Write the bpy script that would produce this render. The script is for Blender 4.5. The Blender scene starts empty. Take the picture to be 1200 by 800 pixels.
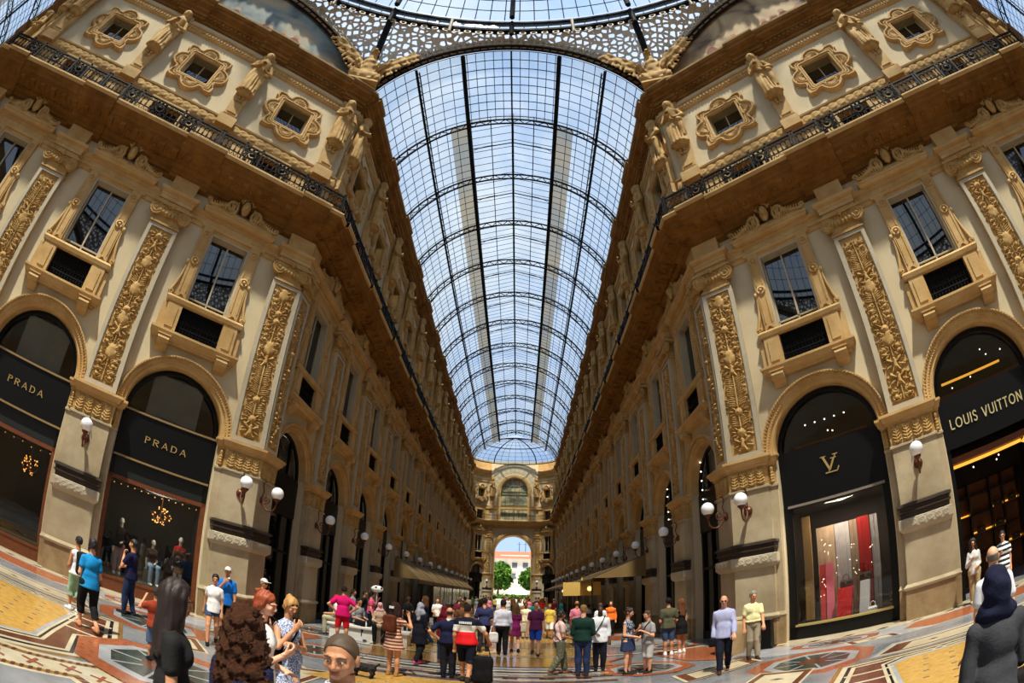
import bpy, math, random
import numpy as np
from mathutils import Vector, Matrix
random.seed(7); RNG = np.random.default_rng(7)
PI = math.pi; Q = math.sqrt(.5)
sc = bpy.context.scene
COL = sc.collection
ORD = ['first', 'second', 'third', 'fourth', 'fifth', 'sixth', 'seventh', 'eighth', 'ninth', 'tenth', 'eleventh',
       'twelfth', 'thirteenth', 'fourteenth', 'fifteenth', 'sixteenth', 'seventeenth', 'eighteenth', 'nineteenth', 'twentieth']

def lin(c):
    return tuple(((x / 255) / 12.92 if x / 255 <= .04045 else ((x / 255 + .055) / 1.055) ** 2.4) for x in c)

# ------------------------------------------------------------------ materials
MATS = {}
def mat(name, rgb, rough=.7, var=0., scale=3., bump=0., bscale=None, metal=0., spec=.4, rgb2=None, emit=None, estr=0., coat=0.):
    """principled surface; colour varies between rgb and rgb2 by noise in world space"""
    if name in MATS: return MATS[name]
    m = bpy.data.materials.new(name); m.use_nodes = True
    nt = m.node_tree; b = nt.nodes['Principled BSDF']; L = nt.links.new
    c = (*lin(rgb), 1)
    b.inputs['Base Color'].default_value = c
    b.inputs['Roughness'].default_value = rough
    b.inputs['Metallic'].default_value = metal
    b.inputs['Specular IOR Level'].default_value = spec
    b.inputs['Coat Weight'].default_value = coat
    if emit:
        b.inputs['Emission Color'].default_value = (*lin(emit), 1); b.inputs['Emission Strength'].default_value = estr
    if var or rgb2 or bump:
        geo = nt.nodes.new('ShaderNodeNewGeometry')
    if var or rgb2:
        n = nt.nodes.new('ShaderNodeTexNoise'); n.inputs['Scale'].default_value = scale; n.inputs['Detail'].default_value = 6
        n.inputs['Roughness'].default_value = .65
        L(geo.outputs['Position'], n.inputs['Vector'])
        r = nt.nodes.new('ShaderNodeValToRGB')
        c2 = (*lin(rgb2), 1) if rgb2 else tuple(x * (1 - var) for x in c[:3]) + (1,)
        r.color_ramp.elements[0].position = .32; r.color_ramp.elements[0].color = c2
        r.color_ramp.elements[1].position = .62; r.color_ramp.elements[1].color = c
        L(n.outputs['Fac'], r.inputs['Fac']); L(r.outputs['Color'], b.inputs['Base Color'])
    if bump:
        n2 = nt.nodes.new('ShaderNodeTexNoise'); n2.inputs['Scale'].default_value = bscale or scale * 6; n2.inputs['Detail'].default_value = 4
        L(geo.outputs['Position'], n2.inputs['Vector'])
        bp = nt.nodes.new('ShaderNodeBump'); bp.inputs['Strength'].default_value = bump; bp.inputs['Distance'].default_value = .02
        L(n2.outputs['Fac'], bp.inputs['Height']); L(bp.outputs['Normal'], b.inputs['Normal'])
    MATS[name] = m
    return m

def glass_mat(name, tint, dust, dust_rgb, gloss=.06, rough=.02):
    """thin sheet of glass: light goes straight through, a little is reflected, a film of dust scatters"""
    if name in MATS: return MATS[name]
    m = bpy.data.materials.new(name); m.use_nodes = True; nt = m.node_tree; nt.nodes.clear(); L = nt.links.new
    out = nt.nodes.new('ShaderNodeOutputMaterial')
    tr = nt.nodes.new('ShaderNodeBsdfTransparent'); tr.inputs['Color'].default_value = (*tint, 1)
    gl = nt.nodes.new('ShaderNodeBsdfGlossy'); gl.inputs['Roughness'].default_value = rough
    mx = nt.nodes.new('ShaderNodeMixShader'); mx.inputs['Fac'].default_value = gloss
    L(tr.outputs[0], mx.inputs[1]); L(gl.outputs[0], mx.inputs[2])
    last = mx
    if dust > 0:
        df = nt.nodes.new('ShaderNodeBsdfTranslucent'); df.inputs['Color'].default_value = (*lin(dust_rgb), 1)
        d2 = nt.nodes.new('ShaderNodeBsdfDiffuse'); d2.inputs['Color'].default_value = (*lin(dust_rgb), 1)
        dm = nt.nodes.new('ShaderNodeMixShader'); dm.inputs['Fac'].default_value = .4
        L(df.outputs[0], dm.inputs[1]); L(d2.outputs[0], dm.inputs[2])
        geo = nt.nodes.new('ShaderNodeNewGeometry')
        n = nt.nodes.new('ShaderNodeTexNoise'); n.inputs['Scale'].default_value = .35; n.inputs['Detail'].default_value = 5
        L(geo.outputs['Position'], n.inputs['Vector'])
        mr = nt.nodes.new('ShaderNodeMapRange'); mr.inputs['From Min'].default_value = .35; mr.inputs['From Max'].default_value = .65
        mr.inputs['To Min'].default_value = dust * .4; mr.inputs['To Max'].default_value = min(1, dust * 1.6)
        L(n.outputs['Fac'], mr.inputs['Value'])
        m2 = nt.nodes.new('ShaderNodeMixShader'); L(mr.outputs[0], m2.inputs['Fac']); L(mx.outputs[0], m2.inputs[1]); L(dm.outputs[0], m2.inputs[2])
        last = m2
    L(last.outputs[0], out.inputs['Surface'])
    MATS[name] = m
    return m

# ------------------------------------------------------------------ mesh builder
class MB:
    def __init__(s): s.v = []; s.f = []; s.m = []; s.s = []
    def add(s, vs, fs, m=0, smooth=False):
        o = len(s.v); s.v.extend([tuple(map(float, p)) for p in vs])
        for f in fs:
            s.f.append(tuple(i + o for i in f)); s.m.append(m); s.s.append(smooth)
        return s
    def merge(s, o, mx=None, moff=0):
        vs = o.v if mx is None else [tuple(mx @ Vector(p)) for p in o.v]
        k = len(s.v); s.v.extend(vs)
        s.f.extend([tuple(i + k for i in f) for f in o.f]); s.m.extend([a + moff for a in o.m]); s.s.extend(o.s)
        return s
    def box(s, x0, x1, y0, y1, z0, z1, m=0):
        v = [(x0, y0, z0), (x1, y0, z0), (x1, y1, z0), (x0, y1, z0), (x0, y0, z1), (x1, y0, z1), (x1, y1, z1), (x0, y1, z1)]
        return s.add(v, [(3, 2, 1, 0), (4, 5, 6, 7), (0, 1, 5, 4), (1, 2, 6, 5), (2, 3, 7, 6), (3, 0, 4, 7)], m)
    def quad(s, a, b, c, d, m=0): return s.add([a, b, c, d], [(0, 1, 2, 3)], m)
    def prism(s, poly, y0, y1, m=0, smooth=False):
        """poly of (x,z), front face at y0"""
        n = len(poly)
        v = [(x, y0, z) for x, z in poly] + [(x, y1, z) for x, z in poly]
        f = [tuple(range(n)), tuple(range(2 * n - 1, n - 1, -1))]
        s.add(v, f, m)
        return s.add(v, [(i, i + n, (i + 1) % n + n, (i + 1) % n) for i in range(n)], m, smooth)
    def stack(s, poly, prof, m=0, cap=True, closed=True):
        """loft a plan polygon (ccw seen from above, x,y) through [(offset,z)]"""
        n = len(poly); P = [np.array(p, float) for p in poly]
        nor = []
        for i in range(n):
            a, b, c = P[i - 1], P[i], P[(i + 1) % n]
            if not closed and i == 0: a = b - (c - b)
            if not closed and i == n - 1: c = b + (b - a)
            d1 = (b - a) / np.linalg.norm(b - a); d2 = (c - b) / np.linalg.norm(c - b)
            n1 = np.array([d1[1], -d1[0]]); n2 = np.array([d2[1], -d2[0]])
            k = n1 + n2; nor.append(k / max(.2, (1 + n1 @ n2)))
        vs = []
        for o, z in prof: vs += [(*(P[i] + nor[i] * o), z) for i in range(n)]
        fs = []
        for j in range(len(prof) - 1):
            for i in range(n if closed else n - 1):
                fs.append((j * n + i, j * n + (i + 1) % n, (j + 1) * n + (i + 1) % n, (j + 1) * n + i))
        s.add(vs, fs, m)
        if cap and closed:
            k = (len(prof) - 1) * n
            s.add(vs[:n], [tuple(range(n - 1, -1, -1))], m); s.add(vs[k:], [tuple(range(n))], m)
        return s
    def tube(s, pts, r, n=6, m=0, cap=True, smooth=True):
        pts = [Vector(p) for p in pts]; k = len(pts)
        rs = r if hasattr(r, '__len__') else [r] * k
        up = None; vs = []
        for i, p in enumerate(pts):
            t = (pts[min(i + 1, k - 1)] - pts[max(i - 1, 0)])
            t = t.normalized() if t.length > 1e-9 else Vector((0, 0, 1))
            if up is None:
                up = Vector((0, 0, 1)) if abs(t.z) < .9 else Vector((1, 0, 0))
            a = t.cross(up)
            a = a.normalized() if a.length > 1e-6 else t.orthogonal().normalized()
            b = a.cross(t).normalized(); up = b
            for j in range(n):
                w = 2 * PI * j / n; vs.append(tuple(p + (a * math.cos(w) + b * math.sin(w)) * rs[i]))
        fs = [(i * n + j, i * n + (j + 1) % n, (i + 1) * n + (j + 1) % n, (i + 1) * n + j) for i in range(k - 1) for j in range(n)]
        s.add(vs, fs, m, smooth)
        if cap: s.add(vs[:n], [tuple(range(n - 1, -1, -1))], m); s.add(vs[-n:], [tuple(range(n))], m)
        return s
    def bar(s, a, b, w, h=None, m=0):
        """square bar between two points"""
        return s.tube([a, b], w * .7, 4, m, True, False)
    def lathe(s, prof, c=(0, 0, 0), n=12, m=0, axis='z', smooth=True, sx=1, sy=1, cap=True):
        vs = []
        for r, z in prof:
            for j in range(n):
                w = 2 * PI * j / n; x, y = r * math.cos(w) * sx, r * math.sin(w) * sy
                p = (x, y, z) if axis == 'z' else ((x, -z, y) if axis == 'y' else (z, x, y))
                vs.append((p[0] + c[0], p[1] + c[1], p[2] + c[2]))
        k = len(prof)
        fs = [(i * n + j, i * n + (j + 1) % n, (i + 1) * n + (j + 1) % n, (i + 1) * n + j) for i in range(k - 1) for j in range(n)]
        s.add(vs, fs, m, smooth)
        if cap and prof[0][0] > 1e-4: s.add(vs[:n], [tuple(range(n - 1, -1, -1))], m)
        if cap and prof[-1][0] > 1e-4: s.add(vs[-n:], [tuple(range(n))], m)
        return s
    def sphere(s, c, r, n=12, m=0, sx=1, sy=1, sz=1):
        k = max(4, n // 2)
        pr = [(max(r * math.sin(PI * i / k), 1e-5), -r * sz * math.cos(PI * i / k)) for i in range(k + 1)]
        return s.lathe(pr, c, n, m, 'z', True, sx, sy)
    def arc(s, prof, a0, a1, n, cx=0, cz=0, m=0, smooth=False, closed=False):
        """sweep profile [(r,y)] round an arc in the xz plane"""
        k = len(prof); vs = []
        for i in range(n + 1):
            a = a0 + (a1 - a0) * i / n
            vs += [(cx + r * math.cos(a), y, cz + r * math.sin(a)) for r, y in prof]
        kk = k if closed else k - 1
        fs = [(i * k + j, i * k + (j + 1) % k, (i + 1) * k + (j + 1) % k, (i + 1) * k + j) for i in range(n) for j in range(kk)]
        return s.add(vs, fs, m, smooth)
    def field(s, X, Z, Hh, y0=0., m=0, smooth=True, flip=False):
        """height field over arrays X,Z (2d), relief towards -y"""
        a, b = X.shape
        v = np.stack([X, y0 - Hh, Z], -1).reshape(-1, 3)
        f = [(i * b + j, i * b + j + 1, (i + 1) * b + j + 1, (i + 1) * b + j) for i in range(a - 1) for j in range(b - 1)]
        if flip: f = [q[::-1] for q in f]
        return s.add(v, f, m, smooth)
    def mesh(s, name, mats):
        me = bpy.data.meshes.new(name)
        me.from_pydata(s.v, [], s.f)
        for m in (mats if isinstance(mats, (list, tuple)) else [mats]): me.materials.append(m)
        if s.f:
            me.polygons.foreach_set('material_index', s.m); me.polygons.foreach_set('use_smooth', s.s)
        me.update()
        return me

def ob(name, me, parent=None, loc=None, rz=None, label=None):
    if isinstance(me, tuple): me = me[0].mesh(name, me[1])
    o = bpy.data.objects.new(name, me); COL.objects.link(o)
    if parent: o.parent = parent
    if loc is not None: o.location = loc
    if rz: o.rotation_euler = (0, 0, rz)
    if label: o['label'] = label
    return o

def tag(o, label=None, cat=None, group=None, kind=None):
    for k, v in (('label', label), ('category', cat), ('group', group), ('kind', kind)):
        if v: o[k] = v
    return o

def thing(name, label, cat, loc=(0, 0, 0), rz=0, group=None, kind=None):
    o = bpy.data.objects.new(name, None); COL.objects.link(o); o.empty_display_size = .2
    o.location = loc; o.rotation_euler = (0, 0, rz)
    return tag(o, label, cat, group, kind)

class Unit:
    """a kind of thing: its parts are built once, every instance gets objects of its own"""
    def __init__(s): s.parts = []
    def part(s, name, mb, mats, subs=(), label=None):
        s.parts.append((name, mb.mesh(name, mats) if isinstance(mb, MB) else mb, [(n, b.mesh(n, mm)) for n, b, mm in subs], label)); return s
    def put(s, name, label, cat, loc, rz=0, group=None, kind=None, skip=()):
        t = thing(name, label, cat, loc, rz, group, kind)
        for n, me, subs, lb in s.parts:
            if n in skip: continue
            p = ob(n, me, t, label=lb)
            for sn, sm in subs: ob(sn, sm, p)
        return t

class Frame:
    """a facade: origin on the wall plane, local x to the viewer's right, local y into the wall"""
    def __init__(s, x, y, rz): s.x, s.y, s.rz = x, y, rz; s.c, s.s_ = math.cos(rz), math.sin(rz)
    def at(s, lx, ly=0, z=0): return (s.x + s.c * lx - s.s_ * ly, s.y + s.s_ * lx + s.c * ly, z)
    def loc(s): return (s.x, s.y, 0)

AX, RO = 7.25, 18.65          # half width of a gallery, octagon inradius
LD = 16.19                    # length of a diagonal face
DB, DP0 = 5.122, .412         # diagonal bay, first bay boundary from the corner
AB, AP0 = 4.768, .25          # gallery bay
NA = 14                       # gallery bays
AL = 67.3                     # gallery wall length
FDR = Frame(AX, RO, -PI / 4)                       # right diagonal, x=s
FDL = Frame(-RO, AX, PI / 4)                       # left diagonal, x=LD-s
FAR = Frame(AX, RO + AL, -PI / 2)                  # right gallery wall, x=AL-t
FAL = Frame(-AX, RO, PI / 2)                       # left gallery wall, x=t

# ------------------------------------------------------------------ implicit surfaces -> mesh
class SDF:
    def __init__(s, lo, hi, h):
        s.lo = np.array(lo, float); s.h = h
        s.n = np.maximum(2, np.ceil((np.array(hi) - s.lo) / h).astype(int) + 1)
        s.ax = [s.lo[i] + h * np.arange(s.n[i]) for i in range(3)]
        s.D = np.full(s.n, 9., np.float32)
    def sub(s, lo, hi):
        sl = []
        for i in range(3):
            a = int(max(0, math.floor((lo[i] - s.lo[i]) / s.h))); b = int(min(s.n[i], math.ceil((hi[i] - s.lo[i]) / s.h) + 1))
            if b - a < 1: return None, None
            sl.append(slice(a, b))
        g = np.meshgrid(*[s.ax[i][sl[i]] for i in range(3)], indexing='ij')
        return tuple(sl), g
    def comb(s, sl, d, k, op='u'):
        A = s.D[sl]
        if op == 'u':
            if k > 0:
                hh = np.clip(.5 + .5 * (A - d) / k, 0, 1); R = A * (1 - hh) + d * hh - k * hh * (1 - hh)
            else: R = np.minimum(A, d)
        else:
            if k > 0:
                d = -d; hh = np.clip(.5 - .5 * (A - d) / k, 0, 1); R = A * (1 - hh) + d * hh + k * hh * (1 - hh)
            else: R = np.maximum(A, -d)
        s.D[sl] = R
    def cap(s, a, b, r1, r2=None, k=.02, sq=(1, 1, 1), op='u'):
        """round cone; sq squashes the distance per axis (ellipse sections)"""
        r2 = r1 if r2 is None else r2
        a = np.array(a, float); b = np.array(b, float); q = np.array(sq, float)
        R = max(r1, r2); mg = R * max(1, q.max()) + 3 * k + 2 * s.h
        sl, g = s.sub(np.minimum(a, b) - mg, np.maximum(a, b) + mg)
        if sl is None: return s
        pa = [(g[i] - a[i]) / q[i] for i in range(3)]; ba = (b - a) / q
        L = max(float(ba @ ba), 1e-9)
        t = np.clip((pa[0] * ba[0] + pa[1] * ba[1] + pa[2] * ba[2]) / L, 0, 1)
        d = np.sqrt(sum((pa[i] - t * ba[i]) ** 2 for i in range(3))) - (r1 + (r2 - r1) * t)
        s.comb(sl, (d * q.min()).astype(np.float32), k, op); return s
    def ell(s, c, r, k=.02, op='u'):
        c = np.array(c, float); r = np.array(r, float); mg = r + 3 * k + 2 * s.h
        sl, g = s.sub(c - mg, c + mg)
        if sl is None: return s
        p = [(g[i] - c[i]) / r[i] for i in range(3)]
        l = np.sqrt(p[0] ** 2 + p[1] ** 2 + p[2] ** 2)
        l2 = np.sqrt(sum((p[i] / r[i]) ** 2 for i in range(3)))
        d = l * (l - 1) / np.maximum(l2, 1e-6)
        s.comb(sl, d.astype(np.float32), k, op); return s
    def box(s, c, hs, rd=.01, k=.01, op='u'):
        c = np.array(c, float); hs = np.array(hs, float); mg = hs + 3 * k + 2 * s.h
        sl, g = s.sub(c - mg, c + mg)
        if sl is None: return s
        p = [np.abs(g[i] - c[i]) - hs[i] + rd for i in range(3)]
        d = np.sqrt(sum(np.maximum(x, 0) ** 2 for x in p)) + np.minimum(np.maximum(p[0], np.maximum(p[1], p[2])), 0) - rd
        s.comb(sl, d.astype(np.float32), k, op); return s
    def clip(s, f, k=0.):
        """keep where f(x,y,z) < 0"""
        g = np.meshgrid(*s.ax, indexing='ij'); d = f(*g).astype(np.float32)
        s.D = np.maximum(s.D, d); return s
    def bump(s, amp, fr, seed=0, zs=1.):
        """displace by a sum of sines (folds, curls)"""
        g = np.meshgrid(*s.ax, indexing='ij', sparse=True); r = np.random.default_rng(seed); o = 0
        for _ in range(4):
            w = r.normal(size=3); w = w / np.linalg.norm(w) * fr * r.uniform(.6, 1.5); w[2] *= zs
            o = o + np.sin(w[0] * g[0] + w[1] * g[1] + w[2] * g[2] + r.uniform(0, 6))
        s.D = s.D + (amp * .5 * o).astype(np.float32); return s
    def extract(s, mb, m=0, tf=None, mfun=None):
        D = s.D; I = D < 0
        nx, ny, nz = D.shape
        acc = np.zeros((nx - 1, ny - 1, nz - 1, 3), np.float32); cnt = np.zeros((nx - 1, ny - 1, nz - 1), np.float32)
        cr = []
        for ax in range(3):
            a = [slice(None)] * 3; b = [slice(None)] * 3; a[ax] = slice(0, -1); b[ax] = slice(1, None)
            A, B = D[tuple(a)], D[tuple(b)]; X = (A < 0) != (B < 0)
            idx = np.argwhere(X); va, vb = A[X], B[X]; t = va / (va - vb)
            cr.append((idx, va < 0))
            P = idx.astype(np.float32); P[:, ax] += t
            o1, o2 = [(1, 2), (0, 2), (0, 1)][ax]
            for d1 in (0, -1):
                for d2 in (0, -1):
                    c = idx.copy(); c[:, o1] += d1; c[:, o2] += d2
                    ok = (c >= 0).all(1) & (c[:, 0] < nx - 1) & (c[:, 1] < ny - 1) & (c[:, 2] < nz - 1)
                    cc = c[ok]; np.add.at(acc, (cc[:, 0], cc[:, 1], cc[:, 2]), P[ok]); np.add.at(cnt, (cc[:, 0], cc[:, 1], cc[:, 2]), 1)
        use = cnt > 0; num = np.full(cnt.shape, -1, int); num[use] = np.arange(use.sum())
        V = acc[use] / cnt[use][:, None] * s.h + s.lo
        F = []
        for ax in range(3):
            idx, sg = cr[ax]; o1, o2 = [(1, 2), (2, 0), (0, 1)][ax]
            ok = (idx[:, o1] > 0) & (idx[:, o2] > 0) & (idx[:, o1] < D.shape[o1] - 1) & (idx[:, o2] < D.shape[o2] - 1)
            idx, sg = idx[ok], sg[ok]
            qd = []
            for d1, d2 in ((0, 0), (-1, 0), (-1, -1), (0, -1)):
                c = idx.copy(); c[:, o1] += d1; c[:, o2] += d2; qd.append(num[c[:, 0], c[:, 1], c[:, 2]])
            qd = np.stack(qd, 1); qd[~sg] = qd[~sg][:, ::-1]; F.append(qd)
        F = np.concatenate(F)
        if len(F):
            # light smoothing
            nb = np.zeros_like(V); c = np.zeros(len(V))
            for i, j in ((0, 1), (1, 2), (2, 3), (3, 0)):
                np.add.at(nb, F[:, i], V[F[:, j]]); np.add.at(c, F[:, i], 1)
                np.add.at(nb, F[:, j], V[F[:, i]]); np.add.at(c, F[:, j], 1)
            V = V * .5 + nb / np.maximum(c, 1)[:, None] * .5
        if tf is not None: V = tf(V)
        k = len(mb.v); mb.v.extend(map(tuple, V.tolist()))
        mb.f.extend([tuple(int(i) + k for i in f) for f in F.tolist()]); mb.s.extend([True] * len(F))
        if mfun is None: mb.m.extend([m] * len(F))
        else: mb.m.extend([int(x) for x in mfun(V[F].mean(1))])
        return mb
# ------------------------------------------------------------------ palette
ALB = .86
def A_(c): return tuple(x * ALB for x in c)
_mat0 = mat
def stone(n, c, *a, **k):
    if 'rgb2' in k: k['rgb2'] = A_(k['rgb2'])
    return _mat0(n, A_(c), *a, **k)
PLASTER = stone('cream_plaster', (230, 212, 174), .85, .10, .8, .15, 12, spec=.15)
OCHRE = stone('ochre_stone', (224, 186, 126), .8, 0, 1.6, .3, 14, rgb2=(202, 158, 94), spec=.2)
OCHRE2 = stone('ochre_relief', (214, 176, 112), .8, 0, 3., .35, 25, rgb2=(180, 136, 74), spec=.2)
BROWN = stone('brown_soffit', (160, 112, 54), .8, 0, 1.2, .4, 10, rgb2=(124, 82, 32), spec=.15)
GREY = stone('pale_marble', (206, 192, 164), .65, .12, 1.4, .1, 8, spec=.3)
PIERM = stone('pier_granite', (206, 188, 154), .7, 0, .7, .2, 30, rgb2=(172, 152, 118), spec=.25)
PLINTH = stone('plinth_stone', (176, 148, 108), .65, 0, 2.5, .2, 30, rgb2=(148, 120, 82), spec=.3)
DARKM = mat('dark_moulding', (58, 44, 34), .5, .3, 4, .2, 20)
IRON = mat('black_iron', (16, 15, 15), .7, .2, 5, 0, spec=.15)
BLACK = mat('black_fascia', (7, 7, 8), .35, spec=.3)
DARKGLASS = mat('dark_pane', (6, 7, 9), .02, spec=1.0)
CURTAIN = mat('curtain_pane', (96, 98, 92), .06, 0, .7, 0, rgb2=(30, 33, 32), spec=.6)
WHITEP = mat('white_paint', (225, 222, 212), .6)
GLOBE = mat('opal_globe', (238, 238, 240), .25, spec=.5)
COPPER = mat('bronze_bracket', (96, 52, 30), .45, .3, 9, metal=.4)
WOOD = mat('brown_wood', (104, 54, 24), .45, .3, 6, .1, 20)
GOLD = mat('gilt_letter', (168, 140, 84), .5, metal=.2)
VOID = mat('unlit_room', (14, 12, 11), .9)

# ------------------------------------------------------------------ ornament height fields
def strokes_height(X, Z, strokes):
    H = np.zeros_like(X)
    for pts, w, h in strokes:
        p = np.array(pts, float); w = np.broadcast_to(np.array(w, float), (len(p),))
        for (px, pz), ww in zip(p, w):
            i0, i1 = np.searchsorted(Z[:, 0], [pz - ww, pz + ww]); j0, j1 = np.searchsorted(X[0], [px - ww, px + ww])
            if i1 <= i0 or j1 <= j0: continue
            d2 = ((X[i0:i1, j0:j1] - px) ** 2 + (Z[i0:i1, j0:j1] - pz) ** 2) / ww ** 2
            v = h * np.sqrt(np.clip(1 - d2, 0, 1)); H[i0:i1, j0:j1] = np.maximum(H[i0:i1, j0:j1], v)
    return H
def spiral(cx, cz, r0, r1, a0, turns, n=40):
    return [(cx + (r0 + (r1 - r0) * t) * math.cos(a0 + turns * 2 * PI * t), cz + (r0 + (r1 - r0) * t) * math.sin(a0 + turns * 2 * PI * t)) for t in np.linspace(0, 1, n)]
def mir(st): return st + [([(-x, z) for x, z in p], w, h) for p, w, h in st]
def leaf(x, z, a, L, w, h):
    t = np.linspace(0, 1, 9)
    return ([(x + L * u * math.cos(a) , z + L * u * math.sin(a)) for u in t], w * (np.sin(PI * np.clip(t * .9 + .08, 0, 1)) + .15), h)
KZ = .66
def candelabra(hw, H, seed, step=.013):
    """pilaster grotesque: vases, masks, scrolling stalks and leaves"""
    r = random.Random(seed); z = .12; st = []
    z0_ = z
    while z < H / KZ - .5:
        k = r.choice(['vase', 'scroll', 'mask', 'scroll', 'figure', 'leaves'])
        if k == 'scroll':
            L = r.uniform(.5, .62)
            for s0 in (.27, .7):
                cx = hw * r.uniform(.48, .58); rr = hw * .36
                st += mir([(spiral(cx, z + L * s0, rr, .03, PI if s0 < .5 else -PI / 2, 1.4 if s0 < .5 else -1.4), .026, .055)])
                st += mir([(spiral(cx, z + L * s0, .035, .0, 0, 1, 8), .045, .08)])
                for q in range(4): st += mir([leaf(cx, z + L * s0, r.uniform(0, 6.2), hw * .42, .028, .05)])
            st += [([(0, z + L * t) for t in np.linspace(0, 1, 30)], .028, .06)]
            z += L
        elif k == 'vase':
            L = r.uniform(.42, .5); t = np.linspace(0, 1, 40)
            st += [([(0, z + L * u) for u in t], hw * (.18 + .42 * np.sin(PI * t) ** 2 * (t < .7) + .3 * (t > .86)), .075)]
            st += mir([(spiral(hw * .62, z + L * .62, hw * .26, .02, PI / 2, 1.2), .022, .05)])
            st += mir([leaf(hw * .15, z + L, .8, hw * .7, .04, .055)])
            z += L + .04
        elif k == 'mask':
            st += [([(0, z + .2)], hw * .42, .09), ([(0, z + .2)], .06, .12)]
            for q in range(10):
                a = 2 * PI * q / 10 + .3; st += [leaf(hw * .4 * math.cos(a), z + .2 + hw * .42 * math.sin(a), a, hw * .42, .035, .06)]
            z += .48
        elif k == 'figure':
            st += [([(0, z + .52)], .07, .1), ([(0, z + .2 + .26 * t) for t in np.linspace(0, 1, 14)], np.linspace(.1, .085, 14), .09)]
            st += mir([([(.07 + .16 * t, z + .42 + .14 * t) for t in np.linspace(0, 1, 10)], .035, .07),
                       ([(.05 + .06 * t, z + .2 - .18 * t) for t in np.linspace(0, 1, 10)], .045, .07)])
            st += mir([leaf(.1, z + .3, -.5, hw * .6, .04, .05), leaf(.12, z + .5, .9, hw * .5, .04, .05)])
            z += .66
        else:
            for q in range(5):
                st += mir([leaf(.02, z + .04 + q * .08, .35 + q * .1, hw * .8, .036, .055)])
            st += [([(0, z + .5 * t) for t in np.linspace(0, 1, 20)], .04, .07)]
            z += .5
    for q in range(150):
        st += mir([leaf(r.uniform(.05, hw * .9), r.uniform(.2, H / KZ - .3), r.uniform(0, 6.28), .13, .02, .045)])
    st = [([(x, z * KZ) for x, z in p], np.asarray(w) * .82, h * 1.35) for p, w, h in st]
    xs = np.arange(-hw, hw + step / 2, step); zs = np.arange(0, H + step / 2, step)
    X, Z = np.meshgrid(xs, zs); Hh = strokes_height(X, Z, st)
    Hh[0] = Hh[-1] = 0; Hh[:, 0] = Hh[:, -1] = 0
    return X, Z, Hh
def acanthus(hw, H, n, seed=0, step=.015):
    st = []
    for i in range(n):
        cx = -hw + (i + .5) * 2 * hw / n; w = hw / n
        st += [([(cx, .03 + H * .86 * t) for t in np.linspace(0, 1, 20)], .025, .06)]
        for sg in (-1, 1):
            for q in range(5):
                st += [leaf(cx, .04 + q * H * .15, PI / 2 - sg * (1.15 - .12 * q), w * .95, .03, .055)]
            st += [(spiral(cx + sg * w * .55, H * .82, w * .32, .01, PI / 2, sg * 1.3, 20), .022, .065)]
    xs = np.arange(-hw, hw + step / 2, step); zs = np.arange(0, H + step / 2, step)
    X, Z = np.meshgrid(xs, zs); Hh = strokes_height(X, Z, st); Hh[0] = Hh[-1] = 0; Hh[:, 0] = Hh[:, -1] = 0
    return X, Z, Hh
def scrollband(L, H, p, amp=.03, step=.02):
    """running guilloche"""
    xs = np.linspace(-L / 2, L / 2, max(3, int(L / step))); zs = np.linspace(0, H, max(4, int(H / step)))
    X, Z = np.meshgrid(xs, zs); u = (X / p) % 1; c = np.abs(Z / H - .5)
    d = np.hypot((u - .5) * p, Z - H / 2); ring = np.exp(-((d - H * .32) / (.09 * H)) ** 2) + np.exp(-(d / (.1 * H)) ** 2)
    w = np.exp(-((Z - H * (.5 + .3 * np.sin(2 * PI * X / p))) / (.1 * H)) ** 2)
    Hh = amp * np.clip(ring + .7 * w, 0, 1) * np.clip((.44 - c) / .06, 0, 1)
    return X, Z, Hh

def rot_mb(mb, ang, off=(0, 0, 0)):
    return MB().merge(mb, Matrix.Translation(off) @ Matrix.Rotation(ang, 4, 'Z'))
def flip_mb(mb):
    o = MB(); o.v = [(-x, y, z) for x, y, z in mb.v]; o.f = [f[::-1] for f in mb.f]; o.m = list(mb.m); o.s = list(mb.s); return o

def clampw(mb, corner=False):
    """keep masonry on the open side of the wall plane(s) it stands against"""
    o = []
    for x, y, z in mb.v:
        if not corner: y = min(y, -.004)
        else:
            o1, o2 = -y, -Q * x - Q * y
            if o1 < .004 and o2 < .004:
                if o1 > o2: y = -.004
                else: d = .004 - o2; x, y = x - Q * d, y - Q * d
        o.append((x, y, z))
    mb.v = o; return mb
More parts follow.
